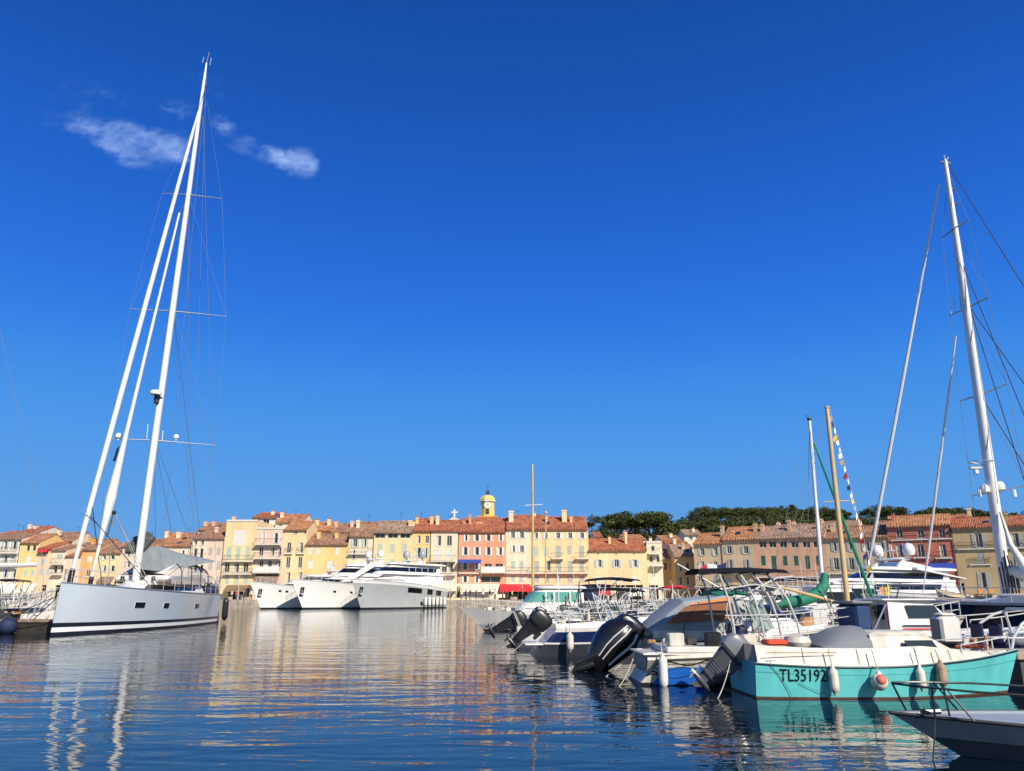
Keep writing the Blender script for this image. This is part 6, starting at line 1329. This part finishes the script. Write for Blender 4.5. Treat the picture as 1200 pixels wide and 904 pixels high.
# --- flag on the outrigger
def flag(p, label, cols, w_, h_, pole=None):
    f = thing('flag', label, 'flag', tuple(p)); n = 10
    for j, c in enumerate(cols):
        g = MB(); rings = []
        for i in range(n+1):
            u = i/n; x = lerp(j/len(cols), (j+1)/len(cols), u)*w_; sag = .35*x + .06*math.sin(x*9); rings.append([(x, .05*math.sin(x*8), sag), (x, .05*math.sin(x*8+1)+.02, sag - h_), (x, .05*math.sin(x*8+1)+.026, sag - h_), (x, .05*math.sin(x*8)+.006, sag)])
        g.loft(rings); g.build('stripe', c, f, smooth=60)
    if pole: g = MB(); g.tube([(0,0,-h_-pole),(0,0,.1)], .015, 6); g.build('staff', WMAST, f)
    return f
flag(W(819, 668, 17.9), 'red white and dark flag blowing over the dark canopy', [FC[3], FC[0], FC[2]], .62, .14, .1)
flag(W(1031, 690, 68), 'small orange courtesy flag beside the white motor yacht bow', [FC[4], FC[1]], .9, 1.2, .5)

# --- more moored boats filling the rows
def filler(px, Y, Lb, lab, style, top=1.9, hullc=None, name='motorboat', cat='motorboat'):
    s0 = XY(px, Y, .3); t, L = place(name, lab, cat, s0, (s0[0]+Lb, Y+.25))
    h = Hull(L, 2.2, (.8, .85, 1.15), rake=.9, tm=.4, ts=.9, pd=2.4, pw=1.8, kw=.84, flare=1.1)
    h.mesh([(1,0),(.6,0),(.3,1),(0,1)], .12, sole(.2, 2.6, .4), 0, 0).build('hull', [hullc or OFFW, MATS['slate lower hull']], t, smooth=35)
    h.strake(.95, .02, out=.004).build('rub_rail', DARK, t); h.rail(2.4, L-.15, .5, 7, .016, .1, True).build('bow_rail', STEEL, t); h.rail(.1, 2.0, .4, 4, .014, .1, True, False).build('stern_rail', STEEL, t)
    coaming(h, .25, L*.8, lambda x: .12, .05, .14, .3).build('coaming', WHITE, t, smooth=35)
    if style in ('cabin', 'wheel'):
        z1 = top if style == 'wheel' else 1.45; H = House(1.9 if style == 'wheel' else 2.2, L-1.3, .85, .88, z1, .8, .05, .5, .08, .06, .7); c = H.shell(None, 0, .06, .05).build('cabin', WHITE, t, smooth=35); H.band(.45, .85, None, None, .015).build('window_band', DGLASS, c)
        if style == 'cabin': screen(t, 2.3, .75, 1.45, 1.85, .25)
    else: console(t, 2.2, .45, .5, 1.35); screen(t, 2.6, .6, 1.2, 1.65, .2)
    if style in ('bimini', 'cabin'):
        canopy(t, .3, 2.1, 1.0, top+.2, rnd.choice([NAVY, CLK, OFFW]), 'bimini_top', .08)
        for x, ln in ((.7,-.3),(1.2,.5)): arch(h, t, x, top+.2, 'stainless_arch', .02, ln, .9, back=.8)
    g = MB(); g.tube([(2.0,.6,1.3),(1.9,.6,top+1.3)], .012, 5); g.tube([(2.2,-.5,1.3),(2.25,-.5,top+.7)], .012, 5); g.build('whip_aerial', WMAST, t)
    seats(t, 1.2, (-.45,.45), .8, rnd.choice([CUSH, NAVY, OFFW])); rods(t, .3, 2.8, .8, .85, 9); rods(t, .5, 3.4, .8, .9, 6, 'loose_poles'); clutter(t, .3, 2.4, .8, .85, 12); clutter(t, 2.8, L-1.2, .5, 1.0, 4); outboard(t, -.1, .1, .7, 1.0, rnd.choice([5, 30, 45]), rnd.choice([BLACK, WC, DARK])); cleats(h, t, (.3, L-.8))
    return t, h
for a_ in ((862, 33.5, 5.5, 'white cuddy boat with low bimini seen between the canopy arches', 'cabin', 1.9), (905, 38.5, 6, 'white wheelhouse boat behind the green sail cover', 'wheel', 2.2), (838, 45, 6, 'small open boat with windscreen before the mouth of the alley', 'open', 1.8), (930, 48, 7, 'wheelhouse boat below the green shuttered building', 'wheel', 2.5),
           (742, 47.5, 6, 'open boat with folded bimini under the white awning of the low wide house', 'bimini', 2.0), (706, 26.0, 4.2, 'white half decked boat squeezed behind the black engine cover', 'open', 1.5), 
           (640, 52, 7, 'white cuddy boat far out before the pale yellow building', 'cabin', 2.2), (960, 26.3, 5, 'small open boat tucked left of the blue canvas shelter', 'open', 1.5)): filler(*a_)
# stern lines dropping into the water
for (a_, Ya, b_, Yb, lab) in (((614,752),25.6,(580,775),25.2,'stern line slanting from the navy panel boat into the water'), ((742,772),17.6,(722,800),17.0,'stern line from the blue panel boat into the water'), ((760,745),20.3,(700,800),18.9,'slack stern line below the black engine cover'), ((606,742),30,(584,762),29,'stern line of the white runabout'), ((856,775),15.6,(838,815),15.0,'turquoise boat stern line dipping into the water'), ((538,716),42.6,(528,742),41,'bow line of the pilot house boat')):
    A_, B_ = W(*a_, Ya), W(*b_, Yb); B_.z = min(B_.z, -.05); ropes('mooring_rope', lab, [A_, B_], .009, .08, ROPE)
for (px, Y, z, lab) in ((668, 24.85, .45, 'white fender on the lower hull of the navy panel boat'), (800, 19.55, .4, 'white fender squeezed between the cruiser and the blue panel boat'), (655, 28.9, .4, 'dark blue fender on the white runabout side')):
    p = U(px, Y, z); fender(Vector((p.x, Y, z)), lab, 'long', .11, .5, NAVY if 'dark' in lab else None, (p.x, Y+.12, z+.6), group=None)
# ------------------------------------------------------------------ left pontoon and its boats
WD = paint('weathered dock wood', (.24,.17,.11), .85, .2, 3, .5); WET = paint('wet dock side', (.03,.025,.02), .6, .3, 3, .4)
a = U(-60, 41, .8); b = U(58, 43.5, .8)
p = thing('wooden_pontoon', 'brown wooden pontoon edge left of the grey yacht stem', 'pontoon', (a.x, 41, 0))
g = MB(); g.box(0, 7.0, .02, 3.0, -.8, .52); g.build('dock_side', WET, p)
g = MB()
for i in range(44): g.rbox(i*.16, i*.16+.145, -.05, 3.1, .523, .60, .01)
g.build('planks', WD, p)
g = MB()
for x in (1.0, 3.5, 6.6): g.tube([(x, -.12, -.8), (x, -.12, .75)], .12, 8)
g.build('pile', WET, p, smooth=True)
fender(U(9, 40.6, .35), 'round navy buoy fender at the foot of the brown pontoon', 'ball', .42, 0, NAVY, None, group=None)
for (px0, px1, Y, zb, hm, lab, nm, kind) in ((-70, 52, 46.5, 1.2, NAVH, 'dark hulled sailboat with bare rigging at the left edge', 'small_sailboat', 'sail'), (-90, 34, 50.5, 1.3, WHITE, 'white motorboat with open cockpit behind the left pontoon', 'motorboat', 'motor'), (-30, 64, 56, 1.4, WHITE, 'white boat with black seats close behind the grey yacht stem', 'motorboat', 'motor2')):
    s_, b_ = XY(px0, Y, 1), XY(px1, Y-.6, 1); 
    t, L = place(nm, lab, 'sailboat' if kind == 'sail' else 'motorboat', s_, b_)
    h = Hull(L, 2.5, (zb, zb*.95, zb*1.15), rake=.8, tm=.42, ts=.85); h.mesh([(1,1),(.9,0),(.1,2),(0,2)], .1, sole(.3, L*.6, .4), 1, 1).build('hull', [hm, WHITE, BOOT], t, smooth=35)
    h.rail(.5, L-.2, .6, 10, .02, .1, True).build('railing', STEEL, t); rods(t, .8, L-1.0, .9, zb, 16); rods(t, .8, L-1.5, .9, zb, 12, 'loose_poles'); clutter(t, 1, L-1.2, .9, zb, 30); seats(t, L*.35, (-.6,.6), zb-.1, BLACK); screen(t, L*.7, .9, zb, zb+.5)
    if kind != 'sail':
        arch(h, t, L*.45, zb+1.4, 'stainless_arch', .03, .5, .9, back=1.3); canopy(t, L*.2, L*.55, 1.1, zb+1.45, CLK if kind == 'motor2' else OFFW, 'bimini_top', .08)
    else:
        m0, m1 = W(-42, 700, Y), W(-12, 190, Y); rig(t, m0, m1, .12, .08, WMAST); lines(t, [(W(-6, 360, Y), W(30, 520, Y-.2)), (W(-14,330,Y), W(-6,360,Y)), (W(30,520,Y-.2), W(47, 615, Y-.3)), (W(47,615,Y-.3), W(52, 695, Y-.4))], .012, paint('pale rigging', (.16,.19,.25), .95, .05, 3, spec=.03), 'forestay')
        g = MB(inv(t)); g.tube([W(-40, 664, Y), W(44, 662, Y-.3)], [.16,.13], 8); g.build('boom', WMAST, t, smooth=True)
# passerelle and crossed lines by the stem
g = thing('gangway', 'narrow grey folding gangway leaning between the left boats', 'gangway', tuple(W(36, 728, 42)))
gg = MB(inv(g)); A, B = W(24, 735, 42), W(60, 702, 42.6)
for o_ in (0, .45): gg.tube([A+Vector((0,o_,0)), B+Vector((0,o_,0))], .035, 6); gg.tube([A+Vector((0,o_,.55)), B+Vector((0,o_,.55))], .018, 5)
for k in range(6): q_ = A.lerp(B, k/5); gg.tube([q_, q_+Vector((0,.45,0))], .02, 5); gg.tube([q_, q_+Vector((0,0,.55))], .015, 5)
gg.build('frame', ALU, g)

# ------------------------------------------------------------------ quay life
LAMP = paint('lamp post paint', (.5,.49,.45), .5)
def post(px, Y, hh, lab):
    q_ = U(px, Y, 1.2); t = thing('quay_post', lab, 'post', (q_.x, Y, QZ), 0, 'thin pale posts along the quay'); g = MB(); g.tube([(0,0,0),(0,0,hh)], [.07,.04], 7); g.build('pole', LAMP, t); g = MB(); g.ball((0,0,hh+.1), .16, 8, 6); g.build('lamp', SH['white'], t)
for px, hh, w_ in ((278.5, 5.2, 'in front of the tall yellow facade'), (527, 3.0, 'left of the cafe terrace'), (533, 2.8, 'at the left end of the cafe terrace'), (612, 3.2, 'by the red awning'), (668, 3.4, 'before the pale yellow building'), (752, 3.0, 'before the low wide yellow house'), (236, 3.6, 'behind the grey yacht stern')): post(px, 136.2, hh, f'thin pale lamp post {w_}')
def cafe(px0, px1, Y, lab):
    a, b = U(px0, Y, 1.2), U(px1, Y, 1.2); t = thing('cafe_terrace', lab, 'terrace', (a.x, Y, QZ)); n = int((b.x-a.x)/1.15)
    g = MB(); g.box(0, b.x-a.x, 0, .12, 0, .35); g.build('planter_wall', plaster('cream', (.68,.56,.39)), t)
    for i in range(n+1): g = MB(); g.tube([(i*1.15,.2,0),(i*1.15,.2,2.5)], .04, 6); g.build('post', LAMP, t)
    g = MB(); g.box(-.2, b.x-a.x+.2, .1, 3.2, 2.52, 2.72); g.box(-.2, b.x-a.x+.2, .02, .099, 2.3, 2.75); g.build('canopy', FAB['cream'], t)
cafe(519, 584, 139.5, 'long cafe terrace with cream canopy and slim posts under the salmon house')
SKIN = paint('skin', (.45,.28,.2), .6); 
def person(px, Y, col, leg, lab, sit=False):
    q_ = U(px, Y, 1.2); t = thing('person', lab, 'person', (q_.x, Y, QZ), rnd.uniform(-1.5,1.5), 'people on the far quay'); s = rnd.uniform(.94,1.04)
    me = bpy.data.meshes.new('body'); V = [(0,0,.95),(0,0,1.2),(0,0,1.42),(0,-.01,1.52),(0,-.02,1.66),(.19,0,1.40),(.24,.03,1.12),(.22,-.08,.88),(-.19,0,1.40),(-.24,.03,1.12),(-.22,-.08,.88),(.1,0,.9),(.12,-.05,.5),(.13,.04,.07),(.13,-.1,.04),(-.1,0,.9),(-.12,.08,.5),(-.13,.06,.07),(-.13,-.06,.04)]
    E = [(0,1),(1,2),(2,3),(3,4),(2,5),(5,6),(6,7),(2,8),(8,9),(9,10),(0,11),(11,12),(12,13),(13,14),(0,15),(15,16),(16,17),(17,18)]
    Rr = [.14,.13,.13,.055,.10,.06,.045,.035,.06,.045,.035,.09,.065,.045,.04,.09,.065,.045,.04]
    me.from_pydata([Vector(v)*s for v in V], E, []); o = bpy.data.objects.new('body', me); COL.objects.link(o); o.parent = t
    m_ = o.modifiers.new('skin', 'SKIN'); lay = me.skin_vertices[0] if me.skin_vertices else None
    if not me.skin_vertices:
        bm = bmesh.new(); bm.from_mesh(me); bm.verts.layers.skin.verify(); bm.to_mesh(me); bm.free()
    for i, r_ in enumerate(Rr): me.skin_vertices[0].data[i].radius = (r_*s, r_*s*.85)
    me.skin_vertices[0].data[0].use_root = True
    o.modifiers.new('sub', 'SUBSURF').levels = 1; o.modifiers['sub'].render_levels = 1; me.materials.append(SKIN)
    g = MB(); g.lathe([(.17,.86),(.185,1.0),(.175,1.25),(.2,1.4),(.08,1.48)], (0,0,0), 12, 0, None, s, s*.75); g.build('shirt', col, t, smooth=True)
    for sd in (-1,1): g = MB(); g.tube([(sd*.1*s,0,.93*s),(sd*.12*s,(-.05 if sd>0 else .08)*s,.5*s),(sd*.13*s,.04*s,.1*s)], [.105*s,.085*s,.065*s], 8); g.build('trouser_leg', leg, t, smooth=True)
    g = MB(); g.ball((0,.01,1.70*s), .105*s, 10, 8, 1, 1.05, 1.05); g.build('hair', rnd.choice([BLACK, paint('brown hair', (.08,.04,.02), .8)]), t, smooth=True)
JEAN = paint('blue jeans', (.04,.07,.15), .8)
for px, Y, c, l, lab in ((249, 137, NAVY, JEAN, 'person in a navy top standing on the quay left of the yellow facade'), (294, 138, FAB['white'], DARK, 'person in a white shirt on the quay before the first motor yacht'), (523, 136.6, NAVY, DARK, 'person in dark clothes by the thin posts left of the cafe'), (551, 136.8, BLACK, JEAN, 'person in black walking past the cafe terrace'),
        (566, 137, FAB['white'], JEAN, 'person in a white shirt and jeans in front of the cafe terrace'), (589, 136.5, FAB['red'], DARK, 'person in a red top beside the red awning'), (600, 137.5, CUSH, JEAN, 'person in a beige top under the red awning'), (527.5, 137, DARK, DARK, 'second dark dressed person close to the thin posts'), (541, 137.4, CUSH, DARK, 'person in beige at the left part of the cafe terrace'), (546, 136.4, FAB['blue'], DARK, 'person in a bright blue top before the cafe terrace'), (558, 137.6, DARK, JEAN, 'person in grey between two cafe posts'), (574, 136.3, NAVY, CUSH, 'person in navy top and beige trousers near the right end of the cafe'), (580, 137.3, OFFW, DARK, 'person in off white at the right end of the cafe'), (612, 136.2, BLACK, DARK, 'person all in black beside the lamp post by the red awning'), (634, 137, FAB['white'], JEAN, 'person in white below the pale yellow building'), (276, 136.6, FAB['red'], JEAN, 'person in red in front of the tall yellow facade'), (285, 137, DARK, DARK, 'person in dark clothes in front of the tall yellow facade'), (271, 137.5, CUSH, JEAN, 'person in beige by the brown awning')): person(px, Y, c, l, lab)
# benches/planters, parked scooters reduced to low planters with shrubs
for i, (px, w_) in enumerate(((268, 'left'), (290, 'right'), (232, 'far left'), (602, 'beside the red awning'), (640, 'middle'), (720, 'below the low wide house'))):
    q_ = U(px, 135.6, 1.2); t = thing('planter', f'low stone planter with a clipped shrub on the quay, px spot {w_}'.replace(', px spot left', ' by the brown awning').replace(', px spot right', ' before the pink balcony house').replace(', px spot far left', ' behind the grey yacht stern').replace(', px spot', ',') , 'planter', (q_.x, 135.6, QZ), 0, 'planters on the quay')
    g = MB(); g.rbox(-.6, .6, -.3, .3, 0, .5, .05); g.build('trough', STONE, t); g = MB()
    for k in range(260): d = Vector((rnd.gauss(0,.28), rnd.gauss(0,.14), abs(rnd.gauss(0,.2)))); u = Vector((rnd.gauss(0,1),rnd.gauss(0,1),rnd.gauss(0,1))).normalized()*.07; v = Vector((rnd.gauss(0,1),rnd.gauss(0,1),rnd.gauss(0,1))).normalized()*.07; c = Vector((0,0,.55))+d; g.add([c-u, c+v, c+u], [(0,1,2)])
    g.build('shrub', LEAF2, t)

# ------------------------------------------------------------------ thin wisps of cloud, far off and high
def cloudmat():
    m, n, b, out = newmat('thin cloud'); L = n.links.new
    at = n.nodes.new('ShaderNodeAttribute'); at.attribute_name = 'veil_amount'
    tc = n.nodes.new('ShaderNodeTexCoord'); nz = n.nodes.new('ShaderNodeTexNoise'); nz.inputs['Scale'].default_value = .008; nz.inputs['Detail'].default_value = 9; nz.inputs['Roughness'].default_value = .62; nz.inputs['Distortion'].default_value = .5; L(tc.outputs['Object'], nz.inputs['Vector'])
    mr = n.nodes.new('ShaderNodeMapRange'); mr.inputs[1].default_value = .34; mr.inputs[2].default_value = .72; L(nz.outputs['Fac'], mr.inputs[0])
    mu = n.nodes.new('ShaderNodeMath'); mu.operation = 'MULTIPLY'; L(at.outputs['Fac'], mu.inputs[0]); L(mr.outputs[0], mu.inputs[1])
    df = n.nodes.new('ShaderNodeBsdfDiffuse'); df.inputs[0].default_value = (.62,.80,1.0,1); tl = n.nodes.new('ShaderNodeBsdfTranslucent'); tl.inputs[0].default_value = (.62,.80,1.0,1)
    ad = n.nodes.new('ShaderNodeMixShader'); ad.inputs[0].default_value = .5; L(df.outputs[0], ad.inputs[1]); L(tl.outputs[0], ad.inputs[2])
    tr = n.nodes.new('ShaderNodeBsdfTransparent'); mx = n.nodes.new('ShaderNodeMixShader'); L(mu.outputs[0], mx.inputs[0]); L(tr.outputs[0], mx.inputs[1]); L(ad.outputs[0], mx.inputs[2]); L(mx.outputs[0], out.inputs[0]); return m
CM = cloudmat()
def cloud(blobs, label, seed, Y=2600):
    # blobs: (px, py, rx, ry, strength, tilt); each wisp is a sheaf of curved veils with real thickness
    ob = thing('cloud', label, 'cloud', tuple(W(blobs[0][0], blobs[0][1], Y))); iv = inv(ob)
    for layer in range(3):
        g = MB(); den = []
        x0 = min(b[0]-b[2]*1.6 for b in blobs); x1 = max(b[0]+b[2]*1.6 for b in blobs); y0 = min(b[1]-b[3]*1.9 for b in blobs); y1 = max(b[1]+b[3]*1.9 for b in blobs)
        nx, ny = int((x1-x0)/1.5)+2, int((y1-y0)/1.5)+2; D = {}
        for j in range(ny):
            for i in range(nx):
                px, py = lerp(x0, x1, i/(nx-1)), lerp(y0, y1, j/(ny-1)); d = 0
                for (bx_, by_, rx, ry, s_, tl) in blobs:
                    c, sn = math.cos(R(tl)), math.sin(R(tl)); u = ((px-bx_)*c + (py-by_)*sn)/rx; v = (-(px-bx_)*sn + (py-by_)*c)/ry; d = max(d, s_*max(0, 1-(u*u+v*v))**.8)
                nn = .5+.5*noise.fractal(Vector((px*.045+seed, py*.09, layer*3.1)), 1.0, 2.1, 5)
                n2_ = .5+.5*noise.fractal(Vector((px*.11+seed*2, py*.22, layer*1.7)), .9, 2.2, 5); D[(i,j)] = min(1, max(0, d*1.15 + (nn-.62)*1.5 + (n2_-.5)*.7)) * min(1, d*2.2) if d > 0 else 0
                hgt = noise.noise(Vector((px*.02, py*.03, seed)))*60
                g.v.append(tuple(iv @ W(px, py, Y + layer*55 + hgt))); den.append(D[(i,j)]*.33)
        for j in range(ny-1):
            for i in range(nx-1):
                if max(D[(i,j)], D[(i+1,j)], D[(i,j+1)], D[(i+1,j+1)]) > .01: g.f.append((j*nx+i, j*nx+i+1, (j+1)*nx+i+1, (j+1)*nx+i)); g.m.append(0)
        o = g.build('veil', CM, ob, smooth=True); at = o.data.attributes.new('veil_amount', 'FLOAT', 'POINT')
        if len(o.data.vertices) == len(den): at.data.foreach_set('value', den)
        o.visible_shadow = True
    return ob
cloud([(150,165,62,26,.85,18), (185,172,50,24,.9,12), (108,148,48,20,.5,14), (215,168,34,18,.35,0), (92,120,44,34,.16,0), (70,140,40,16,.22,14), (120,110,40,14,.16,18), (210,128,26,14,.32,10), (168,190,40,12,.5,8)], 'larger pale wisp of cloud left of the tall mast', 3)
cloud([(262,150,20,16,.5,40), (290,172,36,14,.45,22), (325,185,34,15,.7,18), (352,190,26,22,.95,10), (240,95,30,12,.22,20), (258,107,18,10,.28,20)], 'smaller pale wisp of cloud ending in a bright tuft right of the tall mast', 9)

for (px, Y, lab, c) in ((-20, 44.6, 'small dark dinghy with white gear tied behind the brown pontoon', DARK), (18, 45.0, 'small white dinghy full of gear between the pontoon and the grey stem', WHITE)):
    s_ = XY(px, Y, .5); t, L = place('dinghy', lab, 'dinghy', s_, (s_[0]+2.6, Y-.1), 'dinghies by the left pontoon')
    h = Hull(L, 1.3, (.9, .88, 1.1), rake=.4, tm=.42, ts=.9); h.mesh([(1,0),(.5,0),(0,0)], .12, sole(.1, 2.0, .3), 0, 0).build('hull', [c], t, smooth=35); clutter(t, .2, 2.2, .5, .85, 14); rods(t, .2, 2.3, .5, .8, 8)
